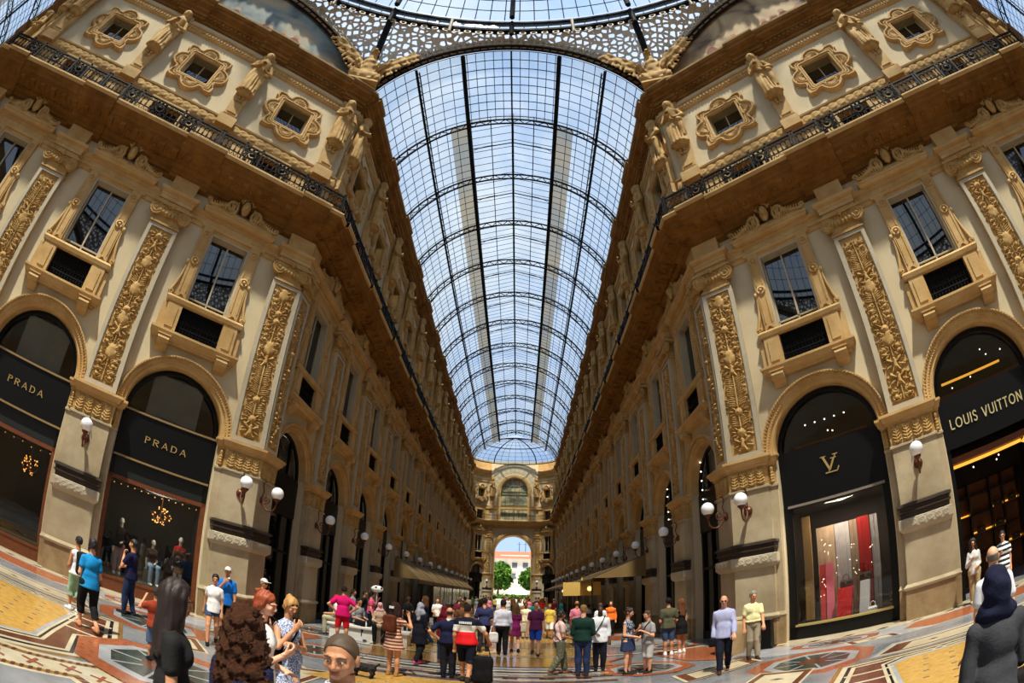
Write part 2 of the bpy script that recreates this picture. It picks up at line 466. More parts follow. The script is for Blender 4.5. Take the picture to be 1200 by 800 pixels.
# ------------------------------------------------------------------ pier (ground storey)
def pier_parts(poly, wing, reliefs, refl, corner=False):
    """poly: plan of the projecting block, wing: plan of the jamb behind; reliefs: (centre,width,angle) faces"""
    W = lambda: MB()
    pl = W().stack(poly, [(.04, 0), (.04, .8)]); pl.stack(wing, [(.03, 0), (.03, .8)])
    mo = W().stack(poly, [(.04, .8), (.09, .83), (.1, .88), (.05, .93), (.0, .96)]); mo.stack(wing, [(.03, .8), (.05, .85), (0, .96)])
    sh = W().stack(poly, [(0, .96), (0, 4.56), (.05, 4.58), (.05, 4.64), (0, 4.66)]); sh.stack(wing, [(0, .96), (0, 4.56), (.04, 4.58), (.04, 4.64), (0, 4.66)])
    fr = W().stack(poly, [(.0, 2.3), (.1, 2.38), (.12, 2.42), (.12, 2.66), (.05, 2.68)])
    dk = W().stack(poly, [(.04, 2.68), (.04, 2.8), (.1, 2.82), (.1, 2.86), (.05, 2.88), (.05, 2.96), (.13, 2.98), (.12, 3.05), (.0, 3.08)])
    ca = W().stack(poly, [(0, 4.66), (.02, 5.2)]); ca.stack(wing, [(0, 4.66), (.01, 5.2)])
    im = W().stack(poly, [(.02, 5.2), (.06, 5.22), (.06, 5.27), (.12, 5.3), (.16, 5.4), (.2, 5.43), (.2, 5.5), (.0, 5.52)])
    im.stack(wing, [(.01, 5.2), (.05, 5.22), (.05, 5.27), (.1, 5.3), (.13, 5.4), (.16, 5.43), (.16, 5.5), (0, 5.52)])
    for (c, w, a, o) in reliefs:
        X, Z, Hh = acanthus(w - .04, .52, max(1, round(w / .16)))
        g = MB().field(X, Z, Hh, -.02); ca.merge(g, Matrix.Translation((c[0], c[1], 4.67)) @ Matrix.Rotation(a, 4, 'Z'))
        X, Z, Hh = scrollband(2 * w, .22, .24, .016, .02)
        g = MB().field(X, Z, Hh, -.125); fr.merge(g, Matrix.Translation((c[0], c[1], 2.43)) @ Matrix.Rotation(a, 4, 'Z')) if o else None
    u = Unit()
    for n, b, m in (('plinth', pl, PLINTH), ('base_moulding', mo, PIERM), ('shaft', sh, PIERM), ('relief_frieze', fr, GREY),
                    ('dark_moulding', dk, DARKM), ('capital', ca, OCHRE2), ('impost_cornice', im, OCHRE)):
        b = clampw(b, corner)
        if refl: b = flip_mb(b)
        u.part(n, b, m)
    return u
def rect(x0, x1, y0, y1): return [(x0, y0), (x1, y0), (x1, y1), (x0, y1)]
PIER = pier_parts(rect(-.68, .68, -.3, -.004), rect(-.88, .88, -.1, -.004),
                  [((0, -.3), .66, 0, 1), ((.78, -.1), .1, 0, 0), ((-.78, -.1), .1, 0, 0)], False)
def armpt(t, o): return (-Q * t - Q * o, Q * t - Q * o)     # a point of the gallery wall seen in the right diagonal's frame
def corner_poly(s1, t1, o, back=.3):
    m = math.tan(PI / 8) * o
    a = armpt(t1, o); b = armpt(t1, -back)
    return [b, a, (-m, -o), (s1, -o), (s1, back), (0, back)]
CORNER_PIERS = [pier_parts(corner_poly(1.09, .95, .3, -.004), corner_poly(1.29, 1.14, .1, -.004),
                           [((.48, -.3), .58, 0, 1), (armpt(.42, .3), .5, -PI / 4, 1), ((1.19, -.1), .1, 0, 0)], r, True) for r in (False, True)]

# ------------------------------------------------------------------ pilaster (upper storey)
def volute(mb, c, r, y0, y1):
    mb.lathe([(r, y0), (r, y1)], (c[0], 0, c[1]), 18, 0, 'y', False)
    sp = spiral(c[0], c[1], r * .95, .02, -PI / 2, 2.2, 46)
    mb.tube([(x, -y1 - .0, z) for x, z in sp], r * .1, 5)
    mb.sphere((c[0], -y1, c[1]), r * .2, 8)
def capital_mb(w, yf, seed=1):
    """ionic capital with festoon, front at -yf, z from 0 to .85"""
    m = MB()
    m.box(-w + .06, w - .06, -yf, -.004, 0, .34)
    m.box(-w - .0, w + .0, -yf - .05, -.004, -.02, .06)
    for sg in (-1, 1): volute(m, (sg * (w - .02), .48), .26, yf - .02, yf + .1)
    m.box(-w + .1, w - .1, -yf - .06, -.004, .34, .7)
    for i in range(7):
        x = (i - 3) * (w * .23); m.sphere((x, -yf - .07, .5 - .1 * math.cos(x * 2.2)), .075, 8, 0, 1, 1, 1.2)
    for i in range(9):
        x = (i - 4) * (w * .18); m.sphere((x, -yf - .06, .62), .05, 6)
    m.box(-w - .2, w + .2, -yf - .14, -.004, .7, .8)
    m.sphere((0, -yf - .12, .74), .11, 8)
    return m
def entab(poly):
    return MB().stack(poly, [(.0, 12.2), (.04, 12.2), (.04, 12.32), (.08, 12.33), (.08, 12.46), (.1, 12.48), (.1, 12.6), (.2, 12.66), (.22, 12.76), (.0, 12.82)])
def panel(seed, hw=.44):
    fr = MB()
    for x0, x1, z0, z1 in ((-.575, -hw, 5.55, 11.34), (hw, .575, 5.55, 11.34), (-hw, hw, 5.55, 5.7), (-hw, hw, 11.22, 11.34)):
        fr.box(x0, x1, -.31, -.2, z0, z1)
    for x0, x1, z0, z1 in ((-hw, -hw + .03, 5.7, 11.22), (hw - .03, hw, 5.7, 11.22)): fr.box(x0, x1, -.28, -.2, z0, z1)
    X, Z, Hh = candelabra(hw - .02, 5.5, seed)
    return fr, MB().field(X, Z + 5.71, Hh, -.25)
def pilaster(seed):
    fr, rl = panel(seed); u = Unit()
    u.part('shaft', MB().stack(rect(-.55, .55, -.235, -.004), [(0, 5.53), (0, 11.36)]), OCHRE)
    u.part('panel_frame', fr, GREY); u.part('relief_panel', rl, OCHRE2)
    u.part('capital', clampw(MB().merge(capital_mb(.6, .3), Matrix.Translation((0, 0, 11.38)))), OCHRE2)
    u.part('entablature_block', clampw(entab(rect(-.6, .6, -.3, -.004))), OCHRE)
    u.part('pedestal_block', MB().stack(rect(-.52, .52, -.28, -.004), [(0, 12.8), (0, 13.5)]), OCHRE)
    return u
PILASTERS = [pilaster(3), pilaster(11)]
def corner_pilaster(refl):
    u = Unit(); P1 = corner_poly(.97, .75, .235, -.004)
    sh = MB().stack(P1, [(0, 5.53), (0, 11.36)])
    fr, rl = panel(5); M1 = Matrix.Translation((.46, 0, 0))
    fr = MB().merge(fr, M1); rl = MB().merge(rl, M1)
    f2, r2 = panel(8, .3)
    for z in (f2, r2): z.v = [(x * .72 if abs(x) > .44 else x, y, z_) for x, y, z_ in z.v]
    p = armpt(.36, 0); M2 = Matrix.Translation((p[0], p[1], 0)) @ Matrix.Rotation(-PI / 4, 4, 'Z')
    fr.merge(f2, M2); rl.merge(r2, M2)
    ca = MB().merge(capital_mb(.55, .3), Matrix.Translation((.46, 0, 11.38)))
    ca.merge(capital_mb(.36, .3), Matrix.Translation((p[0], p[1], 11.38)) @ Matrix.Rotation(-PI / 4, 4, 'Z'))
    parts = (('shaft', sh, OCHRE), ('panel_frame', fr, GREY), ('relief_panel', rl, OCHRE2), ('capital', ca, OCHRE2),
             ('entablature_block', entab(corner_poly(1.02, .8, .3, -.004)), OCHRE),
             ('pedestal_block', MB().stack(corner_poly(.92, .7, .28, -.004), [(0, 12.8), (0, 13.5)]), OCHRE))
    for n, b, m in parts: b = clampw(b, True); u.part(n, flip_mb(b) if refl else b, m)
    return u
CORNER_PIL = [corner_pilaster(False), corner_pilaster(True)]

# ------------------------------------------------------------------ upper window with pediment, balcony panel and consoles
def window_unit():
    u = Unit()
    fr = MB()
    for sg in (-1, 1):
        x0, x1 = sorted((sg * .79, sg * 1.17))
        fr.box(x0, x1, -.16, .1, 9.28, 12.2)
        xi0, xi1 = sorted((sg * .85, sg * 1.11))
        for zz0, zz1 in ((9.55, 10.55), (10.95, 11.7)):
            for a, b in ((xi0, xi0 + .03), (xi1 - .03, xi1)): fr.box(a, b, -.185, -.15, zz0, zz1)
        for zc in (10.75, 11.9):
            fr.lathe([(.16, .15), (.16, .2), (.1, .2), (.1, .17), (.05, .17), (.05, .23), (.001, .24)], (sg * .98, 0, zc), 14, 0, 'y')
        fr.arc([(.13, -.16), (.13, -.21), (.08, -.21), (.08, -.17)], 0, PI, 10, sg * .98, 9.33)
        # side scrolls
        pts = [(sg * (1.17 + .04 + .2 * (1 - t) ** 2), -.1, 9.42 + 1.15 * t) for t in np.linspace(0, 1, 14)]
        fr.tube(pts, [.07 - .035 * t for t in np.linspace(0, 1, 14)], 6)
        sp = spiral(sg * 1.36, 9.43, .11, .01, PI / 2, -sg * 1.4, 20); fr.tube([(x, -.12, z) for x, z in sp], .035, 5)
        fr.sphere((sg * 1.22, -.1, 10.65), .08, 8, 0, 1, 1, 1.6)
        fr.prism([(sg * 1.17, 9.4), (sg * 1.4, 9.4), (sg * 1.27, 9.75), (sg * 1.19, 10.5)][::-sg], -.07, 0)
    fr.box(-.79, .79, -.1, .2, 12.06, 12.2)
    for sg in (-1, 1): fr.box(*sorted((sg * .72, sg * .79)), -.1, .25, 9.3, 12.08, 1)
    fr.box(-.79, .79, -.09, .25, 12.0, 12.08, 1)
    u.part('surround', fr, [OCHRE, GREY])
    gl = MB().box(-.73, .73, .2, .22, 9.3, 12.05)
    sash = MB().box(-.03, .03, .14, .2, 9.3, 12.0); sash.box(-.72, .72, .14, .2, 9.55, 9.6)
    for sg in (-1, 1): sash.box(*sorted((sg * .68, sg * .72)), .14, .2, 9.3, 12.0)
    sash.box(-.72, .72, .14, .2, 11.95, 12.02)
    u.part('pane', gl, DARKGLASS); u.part('sash', sash, GREY)
    pd = MB()
    P = rect(-1.25, 1.25, -.12, .1)
    pd.stack(P, [(0, 12.18), (.05, 12.2), (.05, 12.3), (0, 12.32), (0, 12.58), (.06, 12.6), (.08, 12.66), (.2, 12.7), (.24, 12.8), (.27, 12.82), (.27, 12.9), (0, 12.94)])
    for i in range(26): pd.box(-1.25 + i * .1, -1.19 + i * .1, -.24, -.12, 12.62, 12.68)
    X, Z, Hh = scrollband(2.4, .24, .3, .03, .03); pd.field(X, Z + 12.33, Hh, -.121)
    u.part('pediment', pd, OCHRE)
    cr = MB()
    for sg in (-1, 1):
        cr.tube([(x, -.2, z) for x, z in spiral(sg * .5, 13.2, .24, .03, -PI / 2, -sg * 1.6, 36)], .06, 6)
        pts = [(sg * (.5 + .85 * t), -.2, 12.98 + .3 * (1 - t) ** 2.2 * (t > .0) + .02) for t in np.linspace(.18, 1, 16)]
        cr.tube(pts, [.075 - .03 * t for t in np.linspace(0, 1, 16)], 6)
        cr.tube([(x, -.2, z) for x, z in spiral(sg * 1.36, 13.1, .09, .02, PI, sg * 1.3, 16)], .035, 5)
        for q in range(3): cr.sphere((sg * (.72 + q * .17), -.2, 13.16 - q * .05), .075 - q * .01, 6, 0, 1.4, 1, 1)
    cr.sphere((0, -.24, 13.32), .2, 10, 0, .85, .6, 1.35); cr.sphere((0, -.32, 13.32), .11, 8, 0, .8, .8, 1.3)
    for q in range(7):
        a = PI * q / 6; cr.tube([(.16 * math.cos(a), -.22, 13.5 + .1 * math.sin(a)), (.3 * math.cos(a), -.24, 13.55 + .3 * math.sin(a))], [.07, .02], 5)
    cr.box(-1.2, 1.2, -.22, .0, 12.92, 13.0)
    for q in range(11):
        for sg in (-1, 1): t = q / 10; cr.tube([(sg * (.3 + t * .95), -.2, 13.0), (sg * (.33 + t * .95), -.24, 13.12 + .3 * (1 - t) ** 1.5)], [.05, .025], 5)
    cr.v = [(x * 1.06, y * 1.25 - .1, 12.95 + (z - 12.95) * 1.28) for x, y, z in cr.v]
    u.part('scrolled_crest', cr, OCHRE2)
    si = MB().stack(rect(-1.36, 1.36, -.2, .1), [(0, 9.06), (.05, 9.08), (.08, 9.2), (.05, 9.26), (0, 9.3)])
    u.part('sill', si, OCHRE)
    pe = MB()
    for sg in (-1, 1):
        x0, x1 = sorted((sg * .77, sg * 1.3)); pe.box(x0, x1, -.22, .1, 8.1, 9.06)
        a, b = sorted((sg * .9, sg * 1.18)); pe.box(a, b, -.25, -.2, 8.22, 8.95)
        a, b = sorted((sg * 1.3, sg * 1.48)); pe.box(a, b, -.14, .1, 8.1, 9.0)
    u.part('pedestal', pe, OCHRE)
    gr = MB().box(-.77, .77, -.02, .0, 8.1, 9.06)
    for i in range(13):
        x = -.72 + i * .12; gr.tube([(x, -.07, 8.12), (x, -.07, 9.04)], .014, 4)
        if i < 12: gr.arc([(.05, -.06), (.035, -.08), (.05, -.1), (.062, -.08)], 0, 2 * PI, 8, x + .06, 8.58, closed=True); gr.lathe([(.02, .06), (.02, .1)], (x + .06, 0, 8.82), 6, 0, 'y')
    gr.box(-.77, .77, -.09, -.05, 9.0, 9.05); gr.box(-.77, .77, -.09, -.05, 8.11, 8.16); gr.box(-.77, .77, -.09, -.05, 8.36, 8.39)
    u.part('iron_grille', gr, IRON)
    sh = MB().stack(rect(-1.5, 1.5, -.3, .1), [(-.1, 7.72), (-.1, 7.8), (0, 7.86), (.04, 7.94), (.08, 8.0), (.08, 8.07), (0, 8.1)])
    u.part('balcony_shelf', sh, OCHRE)
    for sg in (-1, 1):
        co = MB(); x0, x1 = sg * 1.05 - .2, sg * 1.05 + .2
        pr = [(-.0, 7.86), (-.34, 7.86), (-.38, 7.74), (-.34, 7.62), (-.2, 7.6), (-.14, 7.5), (-.04, 7.42), (0, 7.42)]
        vs = [(x, y, z) for x in (x0, x1) for y, z in pr]; n = len(pr)
        co.add(vs, [tuple(range(n)), tuple(range(2 * n - 1, n - 1, -1))] + [(i, i + n, (i + 1) % n + n, (i + 1) % n) for i in range(n)])
        co.box(x0 - .04, x1 + .04, -.38, 0, 7.86, 7.9)
        u.part('console', co, OCHRE)
    return u
WINDOW = window_unit()

# ------------------------------------------------------------------ quatrefoil attic window
def quatre(off, n=96):
    pts = []
    H_, r, c = 1.18 + off, .5 + off, .98
    for i in range(n):
        a = 2 * PI * (i + .5) / n; dx, dz = math.cos(a), math.sin(a)
        t = H_ / max(abs(dx), abs(dz))
        # notch next to the corner square
        fx, fz = abs(dx * t), abs(dz * t); lo = min(fx, fz)
        if lo < .78 + off: t *= (1.07 + off) / (1.18 + off)
        for ex, ez in ((c, 0), (-c, 0), (0, c), (0, -c)):
            b = dx * ex + dz * ez; q = b * b - (c * c - r * r)
            if q > 0 and b > 0: t = max(t, b + math.sqrt(q))
        pts.append((dx * t, dz * t))
    return pts
def sq_loop(h, n=96):
    out = []
    for i in range(n):
        a = 2 * PI * (i + .5) / n; t = h / max(abs(math.cos(a)), abs(math.sin(a))); out.append((math.cos(a) * t, math.sin(a) * t))
    return out
def loops(mb, levels, m=0):
    n = len(levels[0][0]); vs = []
    for L, y in levels: vs += [(x, y, z) for x, z in L]
    return mb.add(vs, [(j * n + i, (j + 1) * n + i, (j + 1) * n + (i + 1) % n, j * n + (i + 1) % n) for j in range(len(levels) - 1) for i in range(n)], m)
def attic_unit():
    u = Unit(); fr = MB()
    loops(fr, [(quatre(.05), 0), (quatre(.05), -.12), (quatre(.0), -.2), (quatre(-.06), -.2), (quatre(-.1), -.12), (quatre(-.16), -.12), (quatre(-.18), -.17), (quatre(-.22), -.17),
               (quatre(-.26), -.1), (sq_loop(.93), -.1), (sq_loop(.91), -.17), (sq_loop(.85), -.17), (sq_loop(.83), -.12), (sq_loop(.79), -.15), (sq_loop(.74), -.13), (sq_loop(.74), .5)])
    for k in range(4):
        R = Matrix.Rotation(k * PI / 2, 4, 'Y'); s_ = MB()
        for q in range(9):
            a = PI * (q + .5) / 9; s_.tube([(.06 * math.cos(a), -.13, .97 + .06 * math.sin(a)), (.26 * math.cos(a), -.15, .97 + .26 * math.sin(a))], [.015, .04], 5)
        s_.arc([(.32, -.1), (.32, -.17), (.28, -.17), (.28, -.1)], 0, PI, 16, 0, .97)
        fr.merge(s_, R)
    for q in range(44):
        x, z = quatre(-.13, 44)[q]; fr.sphere((x, -.13, z), .032, 5)
    u.part('moulded_frame', fr, OCHRE)
    u.part('pane', MB().box(-.74, .74, .42, .44, -.74, .74), DARKGLASS)
    sa = MB().box(-.025, .025, .36, .42, -.74, .74); sa.box(-.74, -.68, .36, .42, -.74, .74); sa.box(.68, .74, .36, .42, -.74, .74); sa.box(-.74, .74, .36, .42, -.74, -.68)
    u.part('sash', sa, GREY)
    return u
ATTIC = attic_unit()
def low_window():
    u = Unit(); fr = MB()
    for a in ((-.95, -.7, 14.9, 16.35), (.7, .95, 14.9, 16.35), (-.95, .95, 16.35, 16.6)): fr.box(a[0], a[1], -.18, .05, a[2], a[3])
    u.part('surround', fr, OCHRE); u.part('pane', MB().box(-.7, .7, .2, .22, 14.7, 16.4), DARKGLASS)
    u.part('sash', MB().box(-.03, .03, .15, .2, 14.7, 16.4), WOOD)
    return u
LOWWIN = low_window()
# ------------------------------------------------------------------ statues on the attic (herms)
def herm_unit(seed=1):
    u = Unit(); pd = MB()
    pd.stack(rect(-.34, .34, -.3, -.09), [(.06, 16.72), (.08, 17.1), (.08, 17.25), (0, 17.28), (-.02, 17.36), (0, 17.4)])
    pd.stack([(-.3, -.28), (.3, -.28), (.3, -.06), (-.3, -.06)], [(0, 17.4), (.05, 19.0)])
    pd.box(-.22, .22, -.32, -.27, 17.55, 17.6)
    for z in (18.3, 18.48, 18.66):
        for x in (-.09, .09): pd.sphere((x, -.36, z), .075, 6)
    pd.stack(rect(-.36, .36, -.1, -.005), [(0, 19), (0, 22.3)])
    u.part('pedestal', pd, OCHRE)
    S = SDF((-.75, -.85, 18.5), (.75, -.03, 22.35), .03)
    S.cap((0, -.34, 18.85), (0, -.34, 20.1), .34, .3, .05, (1, .85, 1))
    S.cap((0, -.32, 20.0), (0, -.34, 21.15), .27, .3, .1, (1.15, .8, 1))
    S.cap((-.2, -.36, 21.2), (.2, -.36, 21.2), .17, .17, .08)
    S.cap((0, -.36, 21.3), (0, -.4, 21.6), .12, .12, .05)
    S.ell((0, -.42, 21.82), (.19, .22, .27), .03)
    S.ell((0, -.36, 21.95), (.24, .25, .2), .03); S.cap((-.16, -.3, 21.8), (-.2, -.28, 21.3), .1, .07, .04); S.cap((.16, -.3, 21.8), (.2, -.28, 21.3), .1, .07, .04)
    S.ell((0, -.64, 21.8), (.04, .06, .07), .02)
    S.cap((-.36, -.36, 21.2), (-.5, -.5, 20.6), .13, .11, .04); S.cap((-.5, -.5, 20.6), (-.02, -.72, 20.75), .1, .08, .04)
    S.cap((.36, -.36, 21.2), (.55, -.42, 20.65), .13, .11, .04); S.cap((.55, -.42, 20.65), (.28, -.74, 20.35), .1, .08, .04)
    S.ell((.2, -.76, 20.35), (.1, .09, .09), .02); S.ell((0, -.76, 20.8), (.1, .08, .08), .02)
    S.cap((-.42, -.42, 20.9), (.38, -.62, 20.2), .14, .12, .05); S.cap((.3, -.5, 20.3), (.36, -.5, 19.2), .16, .1, .05)
    S.cap((-.25, -.5, 20.4), (-.3, -.5, 19.3), .14, .08, .05)
    for i in range(7):
        a = -1.3 + i * .43; S.cap((.3 * math.sin(a), -.36 - .2 * math.cos(a), 20.3), (.38 * math.sin(a), -.36 - .3 * math.cos(a), 18.85), .05, .09, .03)
    S.bump(.03, 11, seed, .35)
    g = MB(); S.extract(g)
    u.part('draped_figure', g, OCHRE2)
    return u
HERM = herm_unit()

# ------------------------------------------------------------------ globe lamp on a scrolled bracket
def lamp_unit():
    u = Unit(); b = MB()
    b.lathe([(.12, .304), (.14, .33), (.1, .36), (.05, .4)], (0, 0, 4.0), 12, 0, 'y')
    pts = [(0, -.34, 4.0), (0, -.44, 3.86), (0, -.56, 3.72), (0, -.7, 3.68), (0, -.84, 3.74), (0, -.9, 3.86), (0, -.9, 4.0)]
    P = [Vector(p) for p in pts]; sm = []
    for i in range(len(P) - 1):
        for t in np.linspace(0, 1, 5)[:-1]: sm.append(P[i].lerp(P[i + 1], t))
    sm.append(P[-1])
    for _ in range(3): sm = [sm[0]] + [(sm[i - 1] + sm[i] * 2 + sm[i + 1]) / 4 for i in range(1, len(sm) - 1)] + [sm[-1]]
    b.tube(sm, .026, 6)
    b.tube([(0, -.34 - (y - 0) , z) for y, z in [(p[0], p[1]) for p in spiral(.2, 4.05, .15, .02, PI, 1.5, 30)]], .02, 5)
    b.tube([(0, -.36, 4.1), (0, -.42, 4.3), (0, -.36, 4.5), (0, -.4, 4.62), (0, -.48, 4.6)], .02, 5)
    u.part('bracket', b, COPPER)
    c = MB().lathe([(.02, 3.98), (.05, 4.02), (.1, 4.07), (.11, 4.12)], (0, -.9, 0), 12); u.part('globe_cup', c, COPPER)
    u.part('glass_globe', MB().sphere((0, -.9, 4.28), .2, 20), GLOBE)
    return u
LAMP = lamp_unit()

# ------------------------------------------------------------------ balcony railing
def railing_unit(L):
    u = Unit(); h = L / 2
    def rails(m):
        m.box(-h, h, -.03, .03, 15.52, 15.58); m.box(-h, h, -.02, .02, 14.72, 14.76); m.box(-h, h, -.02, .02, 14.95, 14.98); m.box(-h, h, -.02, .02, 15.36, 15.39)
    tr = MB(); rails(tr); u.part('rails', tr, IRON)
    for x in (-h + .06, -h * .62, -h * .36, h * .36, h * .62, h - .06):
        po = MB(); po.box(x - .04, x + .04, -.04, .04, 14.65, 15.6); po.sphere((x, 0, 15.65), .06, 6)
        u.part('post', po, IRON)
    for a, b in ((-h * .98, -h * .64), (-h * .34, h * -.1), (h * .1, h * .34), (h * .64, h * .98)):
        n = max(3, int((b - a) / .19)); ba = MB()
        for i in range(n):
            x = a + (i + .5) * (b - a) / n
            ba.lathe([(.03, 14.98), (.045, 15.04), (.03, 15.1), (.02, 15.2), (.03, 15.28), (.045, 15.32), (.03, 15.36)], (x, 0, 0), 5)
            ba.tube([(x + .06, 0, 15.36), (x + .095, 0, 15.46), (x + .06, 0, 15.53)], .018, 4)
            ba.arc([(.055, -.012), (.04, -.012), (.04, .012), (.055, .012)], 0, 2 * PI, 8, x, 15.45, closed=True)
            ba.tube([(x - .08, 0, 14.77), (x, 0, 14.94), (x + .08, 0, 14.77)], .02, 4)
        u.part('baluster_group', ba, IRON)
    for a, b in ((-h * .6, -h * .38), (h * .38, h * .6), (-h * .09, h * .09)):
        cx = (a + b) / 2; w = (b - a) / 2; pn = MB()
        pn.arc([(.2, -.03), (.15, -.03), (.15, .03), (.2, .03)], 0, 2 * PI, 18, cx, 15.17, closed=True)
        pn.lathe([(.1, .02), (.1, .05), (.001, .07)], (cx, 0, 15.17), 10, 0, 'y')
        for sx in (-1, 1):
            for sz in (-1, 1):
                sp = spiral(cx + sx * w * .62, 15.17 + sz * .12, .13, .02, -sz * PI / 2, sx * sz * 1.5, 16); pn.tube([(x, 0, z) for x, z in sp], .032, 4)
                sp = spiral(cx + sx * w * .62, 14.86 + .03 * sz, .06, .01, 0, sx * 1.2, 10); pn.tube([(x, 0, z) for x, z in sp], .026, 4)
        for i in range(5): pn.tube([(a + (i + .5) * (b - a) / 5, 0, 14.74), (a + (i + .5) * (b - a) / 5, 0, 15.0)], .024, 4)
        for i in range(3): pn.sphere((a + (i + .5) * (b - a) / 3, 0, 15.45), .06, 6)
        u.part('scroll_panel', pn, IRON)
    return u
RL_D = (LD + .96) / 3; RAIL_D = railing_unit(RL_D)
RL_A = (AL + .4) / NA; RAIL_A = railing_unit(RL_A)

# ------------------------------------------------------------------ shop arch
def archivolt_mb():
    m = MB()
    m.arc([(1.62, .28), (1.62, -.0), (1.66, -.06), (1.74, -.06), (1.76, -.1), (1.83, -.13), (1.9, -.13), (1.92, -.2), (1.97, -.2), (1.98, -.1), (1.98, -.004)], .004, PI - .004, 48, 0, 5.52, 0, False)
    for i in range(70):
        a = PI * (i + .5) / 70
        m.sphere((1.79 * math.cos(a), -.11, 5.52 + 1.79 * math.sin(a)), .03, 4)
    for i in range(60):
        a = PI * (i + .5) / 60; c, s_ = math.cos(a), math.sin(a)
        m.tube([(1.87 * c, -.14, 5.52 + 1.87 * s_), (1.96 * c, -.2, 5.52 + 1.96 * s_)], .026, 4)
    return m
def half_disc(r, y0, y1, n=32):
    return MB().prism([(r * math.cos(PI * i / n), 5.5 + r * math.sin(PI * i / n)) for i in range(n + 1)], y0, y1)
def squeeze(mb, k=.905):
    mb.v = [(x * k, y, z if z < 5.5 else 5.52 + (z - 5.52) * k) for x, y, z in mb.v]; return mb
ARCHIVOLT = archivolt_mb().mesh('archivolt', [OCHRE])
def shop_unit(kind, seed=0):
    u = Unit(); u.part('archivolt', ARCHIVOLT, None)
    fr = MB().arc([(1.62, .3), (1.62, .42), (1.5, .42), (1.5, .3)], 0, PI, 32, 0, 5.5, closed=True)
    for sg in (-1, 1): fr.box(*sorted((sg * 1.5, sg * 1.64)), .3, .42, 0, 5.5)
    fr.box(-1.6, 1.6, .3, .42, 5.42, 5.52)
    if kind == 'gallery':
        for x in (-.55, .55): fr.box(x - .03, x + .03, .3, .42, 5.5, 5.5 + math.sqrt(1.5 ** 2 - x * x))
        u.part('frame', squeeze(fr), BLACK)
        u.part('fanlight', squeeze(half_disc(1.5, .44, .46)), CURTAIN)
        u.part('fascia', MB().box(-1.5, 1.5, .28, .44, 4.0, 5.42), BLACK)
        u.parts[0] = ('archivolt', squeeze(archivolt_mb()).mesh('archivolt', [OCHRE]), [], None)
        d = MB()
        for x in (-1.47, -.5, .5, 1.47): d.box(x - .04, x + .04, .32, .42, 0, 4.0)
        d.box(-1.5, 1.5, .32, .42, 2.6, 2.7); d.box(-1.5, 1.5, .3, .44, 0, .3)
        u.part('door_frame', d, BLACK); u.part('shop_glass', MB().box(-1.5, 1.5, .4, .42, .3, 4.0), DARKGLASS)
    return u, fr
SHOP_G, _ = shop_unit('gallery')

# ------------------------------------------------------------------ wall shells with openings
def wall_bay(mb, x0, w):
    h = w / 2; r = 1.65 if w > 5 else 1.5; n = 24
    X = lambda x: x + x0
    xs = [-r * math.cos(PI * i / n) for i in range(n + 1)]
    for i in range(n):
        a, b = xs[i], xs[i + 1]; za, zb = 5.52 + math.sqrt(max(0, r * r - a * a)), 5.52 + math.sqrt(max(0, r * r - b * b))
        mb.quad((X(a), 0, za), (X(b), 0, zb), (X(b), 0, 7.9), (X(a), 0, 7.9))
        mb.quad((X(a), 0, za), (X(a), .6, za), (X(b), .6, zb), (X(b), 0, zb))
    for sg in (-1, 1):
        a, b = sorted((sg * r, sg * h)); mb.quad((X(a), 0, 0), (X(b), 0, 0), (X(b), 0, 7.9), (X(a), 0, 7.9))
        mb.quad((X(sg * r), 0, 0), (X(sg * r), .6, 0), (X(sg * r), .6, 5.52), (X(sg * r), 0, 5.52))
    def band(z0, z1, hw=None, m=0, dep=.3):
        if hw is None: mb.quad((X(-h), 0, z0), (X(h), 0, z0), (X(h), 0, z1), (X(-h), 0, z1), m)
        else:
            for a, b in ((-h, -hw), (hw, h)): mb.quad((X(a), 0, z0), (X(b), 0, z0), (X(b), 0, z1), (X(a), 0, z1), m)
            mb.quad((X(-hw), 0, z0), (X(-hw), dep, z0), (X(hw), dep, z0), (X(hw), 0, z0), m); mb.quad((X(-hw), 0, z1), (X(hw), 0, z1), (X(hw), dep, z1), (X(-hw), dep, z1), m)
            for sx in (-hw, hw): mb.quad((X(sx), 0, z0), (X(sx), dep, z0), (X(sx), dep, z1), (X(sx), 0, z1), m)
    band(7.9, 9.28); band(9.28, 12.08, .78); band(12.08, 13.4); band(13.4, 14.7, None, 1); band(14.7, 16.4, .7, 1); band(16.4, 17.2, None, 1)
    band(17.2, 18.51); band(18.51, 19.99, .74, 0, .5); band(19.99, 22.3); band(22.3, 24.4, None, 1)
def wall_shell(name, frame, L, bays, label):
    """bays: list of (centre,width)"""
    mb = MB(); e = 0
    for c, w in sorted(bays):
        if c - w / 2 > e + 1e-3: strip(mb, e, c - w / 2)
        wall_bay(mb, c, w); e = c + w / 2
    if L > e + 1e-3: strip(mb, e, L)
    o = ob(name, (mb, [PLASTER, OCHRE]), None, frame.loc(), frame.rz); return tag(o, label, None, None, 'structure')
def strip(mb, a, b):
    for z0, z1, m in ((0, 13.4, 0), (13.4, 17.2, 1), (17.2, 22.3, 0), (22.3, 24.4, 1)): mb.quad((a, 0, z0), (b, 0, z0), (b, 0, z1), (a, 0, z1), m)

